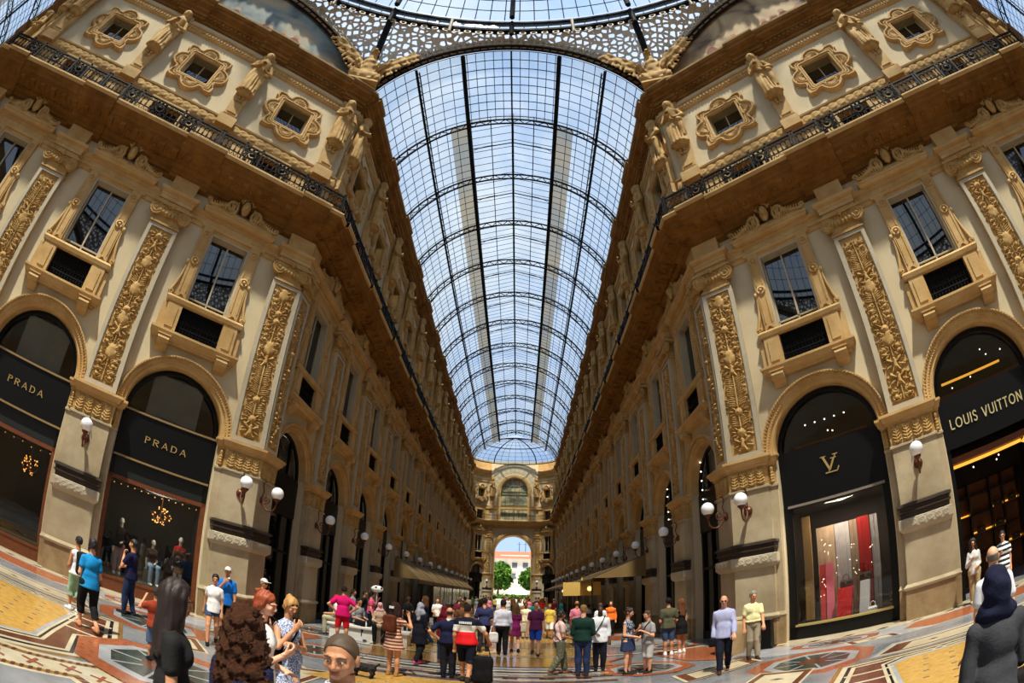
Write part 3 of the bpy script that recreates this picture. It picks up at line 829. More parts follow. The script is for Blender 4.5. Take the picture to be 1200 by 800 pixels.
BD = [DP0 + DB * (i + .5) for i in range(3)]                       # diagonal bay centres (s)
BA = [AP0 + AB * (i + .5) for i in range(NA)]                      # gallery bay centres (t)
wall_shell('wall_right', FAR, AL, [(AL - c, AB) for c in BA], 'right hand long wall of the gallery with arches and windows')
wall_shell('wall_left', FAL, AL, [(c, AB) for c in BA], 'left hand long wall of the gallery with arches and windows')
wall_shell('wall_front_right', FDR, LD, [(c, DB) for c in BD], 'sunlit diagonal wall right of the gallery mouth')
wall_shell('wall_front_left', FDL, LD, [(LD - c, DB) for c in BD], 'sunlit diagonal wall left of the gallery mouth')
FPR = Frame(RO, AX, 0); FPL = Frame(-RO - 30, AX, 0)               # north walls of the cross galleries
FPR2 = Frame(RO + 30, -AX, PI); FPL2 = Frame(-RO, -AX, PI)
def plain_wall(name, frame, L, label):
    mb = MB(); strip(mb, 0, L); tag(ob(name, (mb, [PLASTER, OCHRE]), None, frame.loc(), frame.rz), label, None, None, 'structure')
wall_shell('wall_back_right', FPR, 30, [(AP0 + AB * (i + .5), AB) for i in range(6)], 'wall of the cross gallery on the right')
wall_shell('wall_back_left', FPL, 30, [(30 - AP0 - AB * (i + .5), AB) for i in range(6)], 'wall of the cross gallery on the left')
plain_wall('wall_far_right', FPR2, 30, 'opposite wall of the right cross gallery'); plain_wall('wall_far_left', FPL2, 30, 'opposite wall of the left cross gallery')
plain_wall('wall_rear_right', Frame(RO, -AX, -3 * PI / 4), LD, 'diagonal wall behind the viewer'); plain_wall('wall_rear_left', Frame(-AX, -RO, 3 * PI / 4), LD, 'diagonal wall behind the viewer')
plain_wall('wall_rear_gallery_right', Frame(AX, -RO, -PI / 2), 30, 'rear gallery wall'); plain_wall('wall_rear_gallery_left', Frame(-AX, -RO - 30, PI / 2), 30, 'rear gallery wall')

# ------------------------------------------------------------------ cornices that run the length of each wall
MT = math.tan(PI / 8)
def sweep_trim(L, prof, m0, m1, jogs=()):
    """prof [(out,z)], m0/m1 = miter tangents at the two ends (positive: grows outwards)"""
    xs = [0] + sorted(sum([[a, b] for a, b in jogs], [])) + [L]
    mb = MB(); k = len(prof)
    cols = []
    def col(x, o2, mit):
        return [(x + mit * o, -(o + (o2 if o > .05 else 0)), z) for o, z in prof]
    segs = []
    cur = 0
    pts = [(0, 0, -m0)]
    for a, b in sorted(jogs):
        pts += [(a, 0, 0), (a, .14, 0), (b, .14, 0), (b, 0, 0)]
    pts += [(L, 0, m1)]
    C = [col(*p) for p in pts]
    for A, B in zip(C[:-1], C[1:]):
        vs = A + B
        mb.add(vs, [(j, j + k, j + k + 1, j + 1) for j in range(k - 1)])
    return mb
def dentils(L, o, z0, z1, w, step, dep, m0, m1):
    mb = MB(); a, b = -m0 * o, L + m1 * o; n = int((b - a) / step)
    for i in range(n):
        x = a + (i + .5) * (b - a) / n; mb.box(x - w / 2, x + w / 2, -o - dep, -o, z0, z1)
    return mb
P_BALC = [(0, 13.38), (.1, 13.4), (.12, 13.52), (.2, 13.55), (.22, 13.66), (.42, 13.74), (.44, 13.84), (.95, 14.02), (.98, 14.1), (1.08, 14.12), (1.1, 14.26), (1.18, 14.3), (1.2, 14.36), (1.28, 14.4), (1.32, 14.52), (1.32, 14.6), (1.26, 14.66), (0, 14.68)]
P_STR = [(0, 12.14), (.05, 12.16), (.05, 12.3), (.1, 12.33), (.1, 12.46), (.12, 12.48), (.12, 12.56), (.2, 12.62), (.22, 12.72), (.0, 12.76)]
P_ATT = [(0, 16.6), (.1, 16.64), (.14, 16.72), (.14, 17.12), (.18, 17.14), (.2, 17.22), (0, 17.26)]
P_FRZ = [(0, 21.3), (.08, 21.34), (.12, 21.4), (.12, 21.66), (.18, 21.7), (.2, 21.78), (0, 21.82)]
P_TOP = [(0, 22.24), (.1, 22.28), (.12, 22.4), (.2, 22.42), (.2, 22.62), (.32, 22.68), (.34, 22.8), (.58, 22.92), (.6, 23.06), (.68, 23.12), (.74, 23.26), (.76, 23.36), (.7, 23.42), (0, 23.46)]
trim_no = [0]
def trims(frame, L, m0, m1, piers, rev, where, small=False):
    jg = []
    for p in piers:
        a, b = max(0.05, p - .85), min(L - .05, p + .85)
        if b > a: jg.append((a, b))
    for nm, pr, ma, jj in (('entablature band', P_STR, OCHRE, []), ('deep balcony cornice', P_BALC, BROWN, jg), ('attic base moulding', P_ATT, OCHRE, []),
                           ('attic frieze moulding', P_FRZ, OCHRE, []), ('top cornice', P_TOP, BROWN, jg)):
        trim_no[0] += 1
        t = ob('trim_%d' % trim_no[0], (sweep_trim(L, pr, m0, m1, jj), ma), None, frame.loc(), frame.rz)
        tag(t, '%s along the %s' % (nm, where), None, None, 'structure')
        def sub(name, mb, mt): ob(name, (mb, mt), t)
        if pr is P_BALC:
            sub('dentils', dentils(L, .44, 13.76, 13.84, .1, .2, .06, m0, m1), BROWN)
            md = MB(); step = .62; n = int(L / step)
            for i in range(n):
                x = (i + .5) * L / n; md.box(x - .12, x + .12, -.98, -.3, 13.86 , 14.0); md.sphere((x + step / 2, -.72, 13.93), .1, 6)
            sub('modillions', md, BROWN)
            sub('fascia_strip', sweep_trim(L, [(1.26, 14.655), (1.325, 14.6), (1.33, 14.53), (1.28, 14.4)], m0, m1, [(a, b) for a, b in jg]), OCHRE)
        if pr is P_TOP:
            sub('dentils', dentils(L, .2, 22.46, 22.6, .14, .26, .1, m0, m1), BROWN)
            sub('cornice_lip', sweep_trim(L, [(.7, 23.425), (.765, 23.36), (.745, 23.26)], m0, m1, jg), OCHRE)
        if pr is P_ATT:
            X, Z, Hh = scrollband(L, .38, .42, .04, .045 if L < 20 else .09); X = X + L / 2
            sub('guilloche_relief', MB().field(X, Z + 16.73, Hh, -.142), OCHRE2)
        if pr is P_FRZ:
            sub('bead_row', dentils(L, .12, 21.44, 21.62, .09, .18, .05, m0, m1), OCHRE2)
trims(FAR, AL, 0, MT, [AL - AP0 - AB * i for i in range(NA + 1)], 0, 'right gallery wall')
trims(FAL, AL, MT, 0, [AP0 + AB * i for i in range(NA + 1)], 0, 'left gallery wall')
trims(FDR, LD, MT, MT, [DP0 + DB * i for i in range(4)], 0, 'right diagonal wall')
trims(FDL, LD, MT, MT, [LD - DP0 - DB * i for i in range(4)], 0, 'left diagonal wall')
trims(FPR, 30, MT, 0, [AP0 + AB * i for i in range(7)], 0, 'right cross gallery')
trims(FPL, 30, 0, MT, [30 - AP0 - AB * i for i in range(7)], 0, 'left cross gallery')

# ------------------------------------------------------------------ put the bays together
win_no = [0]
def winname(): win_no[0] += 1; return 'window_%d' % win_no[0]
def side(frame, x_of, piers, bays, dirn, where, kind, corner, refl, pseed):
    """dirn: what the ordinals count from"""
    rz = frame.rz
    for i, p in enumerate(piers):
        on = ORD[i]; lc = frame.at(x_of(p), 0, 0)
        if not (corner and i == 0) :
            PIER.put('pier', f'{on} stone pier {dirn} at ground level, {where}', 'pier', lc, rz, f'ground storey piers of the {where}')
            PILASTERS[(i + pseed) % 2].put('pilaster', f'{on} carved pilaster {dirn} above the piers, {where}', 'pilaster', lc, rz, f'carved pilasters of the {where}')
        HERM.put('herm_statue', f'{on} draped stone figure {dirn} on the attic, {where}', 'statue', lc if not (corner and i == 0) else frame.at(x_of(p + .28), 0, 0), rz, f'attic statues of the {where}')
        LAMP.put('globe_sconce', f'{on} white globe lamp {dirn} on the piers, {where}', 'lamp', lc, rz, f'globe lamps of the {where}')
    for i, c in enumerate(bays):
        on = ORD[i]; lc = frame.at(x_of(c), 0, 0)
        WINDOW.put(winname(), f'{on} tall pedimented window {dirn}, {where}', 'window', lc, rz, f'pedimented windows of the {where}', 'structure')
        ATTIC.put(winname(), f'{on} quatrefoil attic window {dirn}, {where}', 'window', frame.at(x_of(c), 0, 19.25), rz, f'quatrefoil windows of the {where}', 'structure')
        LOWWIN.put(winname(), f'{on} low window behind the balcony rail {dirn}, {where}', 'window', lc, rz, f'low balcony windows of the {where}', 'structure')
        if kind == 'gallery':
            SHOP_G.put('arched_shopfront', f'{on} arched black shopfront {dirn}, {where}', 'shopfront', lc, rz, f'arched shopfronts of the {where}')
AP = [AP0 + AB * i for i in range(NA + 1)]
side(FAR, lambda t: AL - t, AP, BA, 'from the octagon corner', 'right gallery wall', 'gallery', True, False, 0)
side(FAL, lambda t: t, AP, BA, 'from the octagon corner', 'left gallery wall', 'gallery', True, True, 1)
DPs = [DP0 + DB * i for i in range(3)]
side(FDR, lambda s: s, DPs + [DP0 + DB * 3], BD, 'from the gallery mouth', 'right diagonal wall', 'diag', True, False, 1)
side(FDL, lambda s: LD - s, DPs + [DP0 + DB * 3], BD, 'from the gallery mouth', 'left diagonal wall', 'diag', True, True, 0)
for fr_, xo, nm in ((FPR, lambda t: t, 'right cross gallery'), (FPL, lambda t: 30 - t, 'left cross gallery')):
    for i in range(3):
        HERM.put('herm_statue', f'{ORD[i]} draped stone figure round the corner in the {nm}', 'statue', fr_.at(xo(AP0 + AB * i)), fr_.rz, f'attic statues of the {nm}')
        ATTIC.put(winname(), f'{ORD[i]} quatrefoil attic window round the corner in the {nm}', 'window', fr_.at(xo(AP0 + AB * (i + .5)), 0, 19.25), fr_.rz, f'quatrefoil windows of the {nm}', 'structure')
        RAIL_A.put('balcony_railing', f'{ORD[i]} black iron railing section round the corner in the {nm}', 'railing', fr_.at(xo(-.45 + RL_A * (i + .5)), -1.14), fr_.rz, f'railings of the {nm}')
for k, (fr_, xx) in enumerate(((FDR, 0), (FDL, LD))):
    sd = ('right', 'left')[k]
    CORNER_PIERS[k].put('corner_pier', f'angled stone corner pier {sd} of the gallery mouth', 'pier', fr_.at(xx), fr_.rz, 'corner piers of the gallery mouth')
    CORNER_PIL[k].put('corner_pilaster', f'carved corner pilaster {sd} of the gallery mouth', 'pilaster', fr_.at(xx), fr_.rz, 'corner pilasters of the gallery mouth')
for i in range(3):
    s_ = -.48 + RL_D * (i + .5)
    RAIL_D.put('balcony_railing', f'{ORD[i]} black iron railing section from the gallery mouth, right diagonal wall', 'railing', FDR.at(s_, -1.14), FDR.rz, 'railings of the right diagonal wall')
    RAIL_D.put('balcony_railing', f'{ORD[i]} black iron railing section from the gallery mouth, left diagonal wall', 'railing', FDL.at(LD - s_, -1.14), FDL.rz, 'railings of the left diagonal wall')
for i in range(NA):
    t_ = -.48 + RL_A * (i + .5)
    RAIL_A.put('balcony_railing', f'{ORD[i]} black iron railing section from the octagon, right gallery wall', 'railing', FAR.at(AL - t_, -1.14), FAR.rz, 'railings of the right gallery wall')
    RAIL_A.put('balcony_railing', f'{ORD[i]} black iron railing section from the octagon, left gallery wall', 'railing', FAL.at(t_, -1.14), FAL.rz, 'railings of the left gallery wall')
# ------------------------------------------------------------------ glass roofs
VGLASS = glass_mat('vault_glass', (.66, .73, .78), .14, (205, 214, 222))
VDIRTY = glass_mat('vault_wired_glass', (.36, .36, .33), .5, (120, 116, 104))
DGLASS = glass_mat('dome_glass', (.86, .92, .96), .08, (205, 214, 222), .015, .01)
RIB = mat('roof_iron', (30, 30, 32), .8, .25, 4, 0, spec=.12)
VR, VZ = 7.8, 20.3
def vpt(r, a): return (r * math.sin(a), VZ + r * math.cos(a))     # a from the crown
A0 = math.asin(7.2 / VR)
def vault_meshes(L, first):
    """barrel vault along +y from y=0; ribs at first + k*AB"""
    aL = math.asin(2.72 / VR); aD = math.asin(3.75 / VR); aP = math.asin(5.15 / VR)
    gl = MB(); dg = MB()
    def strip_(mb, a, b, n, y0, y1):
        for i in range(n):
            u, v = a + (b - a) * i / n, a + (b - a) * (i + 1) / n
            (x0, z0), (x1, z1) = vpt(VR, u), vpt(VR, v); mb.quad((x0, y0, z0), (x1, y0, z1), (x1, y1, z1), (x0, y1, z0))
    ys = [0] + [y for y in np.arange(first, L, AB)] + [L]
    for sg in (-1, 1):
        strip_(gl, sg * aD, sg * A0, 10, 0, L); strip_(dg, sg * aL, sg * aD, 3, ys[1], L)
        strip_(gl, sg * aL, sg * aD, 3, 0, ys[1])
    strip_(gl, -aL, aL, 8, 0, ys[1])
    ZL = VZ + VR * math.cos(aL)
    for sg in (-1, 1):
        gl.quad((sg * 2.72, ys[1], ZL + .35), (0, ys[1], ZL + 1.15), (0, L, ZL + 1.15), (sg * 2.72, L, ZL + .35))
    bars = MB()
    n_l = [aL + (A0 - aL) * i / 9 for i in range(10)]
    for sg in (-1, 1):
        for a in n_l:
            x, z = vpt(VR - .03, sg * a); bars.tube([(x, 0, z), (x, L, z)], .02, 4, 0, False, False)
    for x in (-1.36, 1.36): z = ZL + .75; bars.tube([(x, ys[1], z), (x, L, z)], .03, 4, 0, False, False)
    # first panel under the octagon arch: longitudinal bars across the crown
    for i in range(-5, 6):
        x, z = vpt(VR - .03, aL * i / 5.5); bars.tube([(x, 0, z), (x, ys[1], z)], .02, 4, 0, False, False)
    y = 0
    nt = int(L / .596)
    for k in range(nt + 1):
        y = k * L / nt
        for sg in (-1, 1):
            bars.tube([(vpt(VR - .03, sg * (aL + (A0 - aL) * i / 8))[0], y, vpt(VR - .03, sg * (aL + (A0 - aL) * i / 8))[1]) for i in range(9)], .024, 3, 0, False, False)
        if y > ys[1]:
            bars.tube([(-2.72, y, ZL + .33), (0, y, ZL + 1.12), (2.72, y, ZL + .33)], .022, 3, 0, False, False)
        else: bars.tube([(vpt(VR - .03, aL * (i / 4 - 1))[0], y, vpt(VR - .03, aL * (i / 4 - 1))[1]) for i in range(9)], .03, 3, 0, False, False)
    rib = MB()
    for rr, w in ((VR - .08, .06), (VR - .5, .06)):
        pts = [vpt(rr, -A0 + 2 * A0 * i / 40) for i in range(41)]; rib.tube([(x, 0, z) for x, z in pts], w, 6)
    nz = 44
    for i in range(nz):
        a, b = -A0 + 2 * A0 * i / nz, -A0 + 2 * A0 * (i + 1) / nz
        p, q = (vpt(VR - .1, a), vpt(VR - .48, b)) if i % 2 else (vpt(VR - .48, a), vpt(VR - .1, b))
        rib.tube([(p[0], 0, p[1]), (q[0], 0, q[1])], .032, 4, 0, False, False)
    pur = {}
    for nm, a, w in (('lantern', aL, .13), ('side', aP, .07)):
        for sg in (-1, 1):
            m = MB(); x, z = vpt(VR - .18, sg * a); m.tube([(x, 0, z), (x, L, z)], w, 6)
            if nm == 'side':
                x2, z2 = vpt(VR - .5, sg * a); m.tube([(x2, 0, z2), (x2, L, z2)], .04, 5)
                for k in range(int(L / .6)): m.tube([(x, k * .6, z), (x2, k * .6 + .3, z2), (x, k * .6 + .6, z)], .018, 4, 0, False, False)
            else: m.box(x - .09, x + .09, ys[1], L, z, ZL + .4)
            pur[nm, sg] = m
    rdg = MB().tube([(0, 0, VZ + VR - .1), (0, ys[1], VZ + VR - .1)], .05, 6); rdg.tube([(0, ys[1], ZL + 1.08), (0, L, ZL + 1.08)], .075, 6)
    lb = MB()                                                       # lantern half-bay frame with curved brackets
    lb.tube([(-2.7, 0, ZL + .25), (0, 0, ZL + 1.02), (2.7, 0, ZL + .25)], .04, 5)
    for sg in (-1, 1): lb.tube([(sg * (2.66 - 1.9 * (1 - math.cos(t)) ), 0, ZL - .35 + 1.1 * math.sin(t)) for t in np.linspace(0, PI / 2, 9)], .022, 4)
    return dict(glass=gl, dirty=dg, bars=bars, rib=rib, pur=pur, ridge=rdg, lb=lb, ys=ys)
def put_vault(name, x, y, rz, L, where, ribs=True):
    V = vault_meshes(L, AP0 + AB)
    t = thing(name, f'iron and glass barrel roof over the {where}', None, (x, y, 0), rz, None, 'structure')
    ob('glass_sheet', (V['glass'], VGLASS), t); ob('wired_glass_strip', (V['dirty'], VDIRTY), t); ob('glazing_bars', (V['bars'], RIB), t)
    rm = V['rib'].mesh('iron_rib', [RIB]); lm = V['lb'].mesh('lantern_bracket', [RIB])
    for k, yy in enumerate(V['ys'][1:-1]):
        ob('iron_rib', rm, t, (0, yy, 0)); ob('lantern_bracket', lm, t, (0, yy + AB / 2, 0))
    for m in V['pur'].values(): ob('purlin', (m, RIB), t)
    ob('ridge_beam', (V['ridge'], RIB), t)
    return t
put_vault('ceiling_gallery', 0, RO, 0, 66.5, 'long gallery')
put_vault('ceiling_cross_right', RO, 0, -PI / 2, 30, 'right cross gallery')
put_vault('ceiling_cross_left', -RO, 0, PI / 2, 30, 'left cross gallery')
put_vault('ceiling_rear', 0, -RO, PI, 30, 'rear gallery')

# ------------------------------------------------------------------ octagon: arches, pendentives, dome
def lattice_mat():
    m = bpy.data.materials.new('pierced_ironwork'); m.use_nodes = True; nt = m.node_tree; b = nt.nodes['Principled BSDF']; L = nt.links.new
    b.inputs['Base Color'].default_value = (*lin((196, 188, 170)), 1); b.inputs['Roughness'].default_value = .6
    geo = nt.nodes.new('ShaderNodeNewGeometry'); v = nt.nodes.new('ShaderNodeTexVoronoi'); v.feature = 'DISTANCE_TO_EDGE'; v.inputs['Scale'].default_value = 2.7; v.inputs['Randomness'].default_value = .55
    L(geo.outputs['Position'], v.inputs['Vector'])
    g = nt.nodes.new('ShaderNodeMath'); g.operation = 'LESS_THAN'; g.inputs[1].default_value = .17
    L(v.outputs['Distance'], g.inputs[0]); L(g.outputs[0], b.inputs['Alpha'])
    return m
LATT = lattice_mat()
LACE = mat('pale_ironwork', (184, 176, 158), .7, 0, 6, .6, 10, rgb2=(110, 102, 88), spec=.1)
SQBAND = mat('coffered_band', (196, 140, 74), .7, .3, 5, .3, 20)
FA = [Frame(math.sin(a) * RO, math.cos(a) * RO, -a) for a in [k * PI / 4 for k in range(8)]]   # side k, local x along the face centred
ARC_R = 10.2
arch_no = 0
for k, f in enumerate(FA):
    diag = k % 2 == 1
    amax = math.asin(7.2 / 8.3); where = ('over the gallery mouth' if k == 0 else 'over the cross gallery' if k in (2, 6) else 'over the right mural' if k == 1 else 'over the left mural' if k == 7 else 'behind the viewer')
    r0 = VR if not diag else 7.2
    zc = VZ if not diag else 21.3
    t = thing('trim_%d' % (trim_no[0] + k + 1), f'octagon arch {where} with pierced pale ironwork', None, f.at(0), f.rz, None, 'structure')
    hw = AX if not diag else LD / 2
    sc_ = 1 if not diag else hw / AX
    def arcband(ra, rb, y, n=48, thick=.1):
        mb = MB(); am = PI / 2 * .98
        for i in range(n):
            for (ang0, ang1) in ((-am + 2 * am * i / n, -am + 2 * am * (i + 1) / n),):
                q = []
                for rr, an in ((ra, ang0), (ra, ang1), (rb, ang1), (rb, ang0)):
                    x = max(-hw, min(hw, rr * math.sin(an) * sc_)); q.append((x, y, zc + rr * math.cos(an)))
                if max(p[2] for p in q) < 23.2: continue
                mb.quad(*q)
        return mb
    sq = arcband(r0, r0 + .42, -.05)
    am = math.asin(min(1, 7.1 / (r0 + .2)))
    for i in range(41):
        a = -am + 2 * am * i / 40; c_, s_ = math.cos(a), math.sin(a)
        sq.tube([(r0 * s_ * sc_, -.12, zc + r0 * c_), ((r0 + .42) * s_ * sc_, -.12, zc + (r0 + .42) * c_)], .05, 4, 1)
    for rr in (r0, r0 + .42): sq.tube([(max(-hw, min(hw, rr * math.sin(a) * sc_)), -.12, zc + rr * math.cos(a)) for a in np.linspace(-am, am, 40)], .07, 5, 1)
    ob('square_panel_band', (sq, [SQBAND, RIB]), t)
    lc = arcband(r0 + .45, r0 + 1.2, -.12)
    for i in range(60):
        a = -1.25 + 2.5 * i / 59; rr = r0 + .78; x = rr * math.sin(a) * sc_; z = zc + rr * math.cos(a)
        if abs(x) > hw - .4 or z < 23.5: continue
        lc.arc([(.26, -.14), (.26, -.22), (.17, -.22), (.17, -.14)], 0, 2 * PI, 10, x, z, 1); lc.sphere((x, -.18, z), .1, 6, 1)
        lc.sphere((x * 1.06, -.18, zc + (rr + .28) * math.cos(a)), .1, 6, 1)
    ob('lace_scroll_band', (lc, [LACE, LATT and mat('lace_raised', (190, 180, 160), .6)]), t)
# pendentive lattice between the arches and the ring
RING_R, RING_Z = 18.1, 29.35
def pendentive():
    mb = MB(); n = 64
    for k in range(8):
        diag = k % 2; f = FA[k]; zc = 21.3 if diag else VZ; ro = 7.2 if diag else VR; hw = LD / 2 if diag else AX; sc_ = hw / AX if diag else 1
        prev = None
        for i in range(33):
            x = -hw + 2 * hw * i / 32; xx = x / sc_; R = ro + 1.15
            z = zc + math.sqrt(max(0, R * R - xx * xx)); p = f.at(x, -.12, z); ang = math.atan2(p[1], p[0])
            top = (RING_R * math.cos(ang), RING_R * math.sin(ang), RING_Z)
            if z > RING_Z - .1: p = (p[0], p[1], RING_Z - .1)
            if prev: mb.quad(prev[0], p, top, prev[1])
            prev = (p, top)
    return mb
tp = tag(ob('ceiling_pendentives', (pendentive(), LATT)), 'pierced pale ironwork web between the arches and the dome ring', None, None, 'structure')
def dome():
    t = thing('ceiling_dome', 'great glass dome on a black iron ring over the octagon', None, (0, 0, 0), 0, None, 'structure')
    def prof(u): return (17.5 * math.cos(u * PI / 2) ** .9 if u < 1 else .3, 30.1 + 15.5 * math.sin(u * PI / 2))
    NS = 128; us = np.linspace(0, .97, 18)
    gl = MB()
    vs = [(prof(u)[0] * math.cos(2 * PI * j / NS), prof(u)[0] * math.sin(2 * PI * j / NS), prof(u)[1]) for u in us for j in range(NS)]
    gl.add(vs, [(i * NS + j, i * NS + (j + 1) % NS, (i + 1) * NS + (j + 1) % NS, (i + 1) * NS + j) for i in range(len(us) - 1) for j in range(NS)])
    # low upright glazing between the rings
    v2 = [(17.75 * math.cos(2 * PI * j / NS), 17.75 * math.sin(2 * PI * j / NS), z) for z in (29.5, 30.1) for j in range(NS)]
    gl.add(v2, [(j, (j + 1) % NS, NS + (j + 1) % NS, NS + j) for j in range(NS)])
    ob('glass_sheet', (gl, DGLASS), t)
    b = MB()
    for u in us[1:]:
        r, z = prof(u); b.tube([(r * math.cos(2 * PI * j / NS), r * math.sin(2 * PI * j / NS), z - .03) for j in range(NS + 1)], .03, 4, 0, False, False)
    for j in range(NS): b.tube([(prof(u)[0] * math.cos(2 * PI * (j + .5) / NS), prof(u)[0] * math.sin(2 * PI * (j + .5) / NS), prof(u)[1] - .03) for u in us], .032, 4, 0, False, False)
    for j in range(160):
        a = 2 * PI * j / 160; b.tube([(17.75 * math.cos(a), 17.75 * math.sin(a), 29.45), (17.75 * math.cos(a), 17.75 * math.sin(a), 30.1)], .03, 4, 0, False, False)
    ob('glazing_bars', (b, RIB), t)
    for k in range(16):
        a = 2 * PI * (k + .0) / 16; m = MB(); c, s_ = math.cos(a), math.sin(a)
        m.tube([((prof(u)[0] - .2) * c, (prof(u)[0] - .2) * s_, prof(u)[1]) for u in us], .17, 6)
        ob('iron_rib', (m, RIB), t)
    def ring(r, z, w, hgt, mt, nm):
        m = MB(); m.lathe([(r, z), (r - w, z), (r - w, z + hgt), (r, z + hgt), (r, z)], (0, 0, 0), 128, 0, 'z', False, 1, 1, False); ob(nm, (m, mt), t)
    ring(17.95, 30.02, .3, .18, RIB, 'upper_ring'); ring(18.1, 29.25, .3, .22, RIB, 'lower_ring')
    sc2 = MB()
    for j in range(180):
        a = 2 * PI * j / 180; M = Matrix.Rotation(a, 4, 'Z') @ Matrix.Translation((17.9, 0, 28.98)) @ Matrix.Rotation(PI / 2, 4, 'Z')
        g = MB(); g.arc([(.2, -.03), (.2, .03), (.14, .03), (.14, -.03)], 0, 2 * PI, 8, 0, 0, closed=True); sc2.merge(g, M)
    ob('scroll_frieze', (sc2, mat('lace_raised', (190, 180, 160), .6)), t)
    for k in range(32):
        a = 2 * PI * (k + .0) / 32; m = MB().tube([(17.7 * math.cos(a), 17.7 * math.sin(a), 28.4), (17.6 * math.cos(a), 17.6 * math.sin(a), 30.0)], .1 if k % 2 else .14, 4)
        ob('ring_strut', (m, GREY if k % 2 else RIB), t)
    for k in range(8):      # corner ribs from the eagles to the ring
        a = PI / 8 + k * PI / 4; m = MB().tube([(20.1 * math.cos(a), 20.1 * math.sin(a), 23.5), (20.05 * math.cos(a), 20.05 * math.sin(a), 25.4), (19.1 * math.cos(a), 19.1 * math.sin(a), 27.7), (17.7 * math.cos(a), 17.7 * math.sin(a), 30)], .2, 6)
        ob('corner_rib', (m, RIB), t)
dome()
# murals in the lunettes
def mural_mat(name, c1, c2, c3, sc_):
    m = bpy.data.materials.new(name); m.use_nodes = True; nt = m.node_tree; b = nt.nodes['Principled BSDF']; L = nt.links.new; b.inputs['Roughness'].default_value = .8
    geo = nt.nodes.new('ShaderNodeNewGeometry'); n = nt.nodes.new('ShaderNodeTexNoise'); n.inputs['Scale'].default_value = sc_; n.inputs['Detail'].default_value = 7; n.inputs['Distortion'].default_value = .8
    L(geo.outputs['Position'], n.inputs['Vector']); r = nt.nodes.new('ShaderNodeValToRGB'); e = r.color_ramp.elements
    e[0].position, e[0].color = .34, (*lin(c1), 1); e[1].position, e[1].color = .7, (*lin(c3), 1)
    x = e.new(.5); x.color = (*lin(c2), 1)
    L(n.outputs['Fac'], r.inputs['Fac']); L(r.outputs['Color'], b.inputs['Base Color']); return m
MUR = [mural_mat('mural_warm', (96, 74, 60), (168, 142, 104), (196, 172, 128), .5), mural_mat('mural_cool', (70, 78, 80), (120, 132, 128), (168, 150, 118), .5)]
FIG = [mat('mural_flesh', (176, 128, 88), .8, .4, 2), mat('mural_cloth', (96, 84, 92), .8, .4, 2), mat('mural_red', (130, 78, 66), .8, .4, 2)]
for k, i, sd in ((1, 0, 'right'), (7, 1, 'left')):
    f = FA[k]; t = thing('lunette_mural', f'large painted lunette above the {sd} diagonal wall', 'mural', f.at(0, .05, 23.4), f.rz, 'painted lunettes')
    hw = LD / 2 - .3; pl = [(hw * math.cos(PI * j / 40), 5.4 * math.sin(PI * j / 40)) for j in range(41)]
    p = MB().prism(pl, 0, .06); r = random.Random(k)
    for q in range(14):                                             # loose painted groups of figures, flat on the plaster
        cx, cz = r.uniform(-5.6, 5.6), r.uniform(.1, .9); s_ = r.uniform(.6, 1.1)
        for (dx, dz, ax, az, mm) in ((0, 1.55, .2, .24, 1), (0, .9, .36, .6, 2), (.2, .2, .5, .45, 3), (-.4, .9, .3, .12, 1)):
            p.prism([(cx + s_ * (dx + ax * math.cos(PI * j / 8)), cz + s_ * (dz + az * math.sin(PI * j / 8))) for j in range(16)], -.003, 0, mm if mm == 1 else r.choice((2, 3)))
    ob('painted_panel', (p, [MUR[i]] + FIG), t)
    fm = MB(); n = 40
    vs = [];
    for j in range(41):
        a = PI * j / 40
        for o, y in ((0, -.02), (.0, -.16), (.14, -.2), (.3, -.16), (.3, 0)): vs.append(((hw + o) * math.cos(a), y, (5.4 + o) * math.sin(a)))
    fm.add(vs, [(j * 5 + q, j * 5 + q + 1, j * 5 + q + 6, j * 5 + q + 5) for j in range(40) for q in range(4)])
    ob('moulded_frame', (fm, GREY), t)
# eagles on the octagon corners
def eagle_unit():
    S = SDF((-2.9, -1.1, -.05), (2.9, .8, 4.2), .05)
    S.ell((0, -.1, .6), (.95, .65, .6), .1); S.cap((0, -.1, .8), (0, -.25, 2.0), .5, .5, .12); S.cap((0, -.25, 2.0), (0, -.5, 2.9), .4, .22, .1)
    S.ell((0, -.6, 3.1), (.22, .32, .24), .05); S.cap((0, -.86, 3.1), (0, -1.0, 2.92), .1, .03, .02)
    for sg in (-1, 1):
        S.cap((sg * .3, 0, 1.9), (sg * 1.0, .2, 2.9), .34, .22, .1); S.cap((sg * 1.0, .2, 2.9), (sg * 2.2, .35, 3.5), .22, .13, .08)
        for q in range(12):
            t = q / 11; bx, bz = (sg * (.4 + 1.2 * t * 1.5), 2.1 + 1.35 * t ** .8)
            S.cap((bx, .2, bz), (bx + sg * (.15 + .45 * t), .35, bz - 1.15 + .55 * t), .15, .07, .03, (1, .7, 1))
        S.cap((sg * .25, -.35, .8), (sg * .3, -.6, .2), .16, .12, .05)
    S.bump(.03, 20, 4); g = MB(); S.extract(g); g.v = [(x * .92, (y - .62 * max(0, abs(x) - .35)) * .9, z * .92) for x, y, z in g.v]
    u = Unit(); u.part('body', g, OCHRE2)
    b = MB().stack(rect(-.7, .7, -.5, .45), [(.1, -.02), (.1, .12), (0, .16), (0, .24)]); u.part('base_block', b, OCHRE)
    return u
EAGLE = eagle_unit()
for k, nm in ((0, 'right of the gallery mouth'), (7, 'left of the gallery mouth')):
    a = PI / 8 if k == 0 else -PI / 8
    EAGLE.put('eagle_sculpture', f'carved eagle with raised wings on the cornice {nm}', 'sculpture', (19.4 * math.sin(a), 19.4 * math.cos(a), 23.48), -a, 'eagles on the octagon cornice')
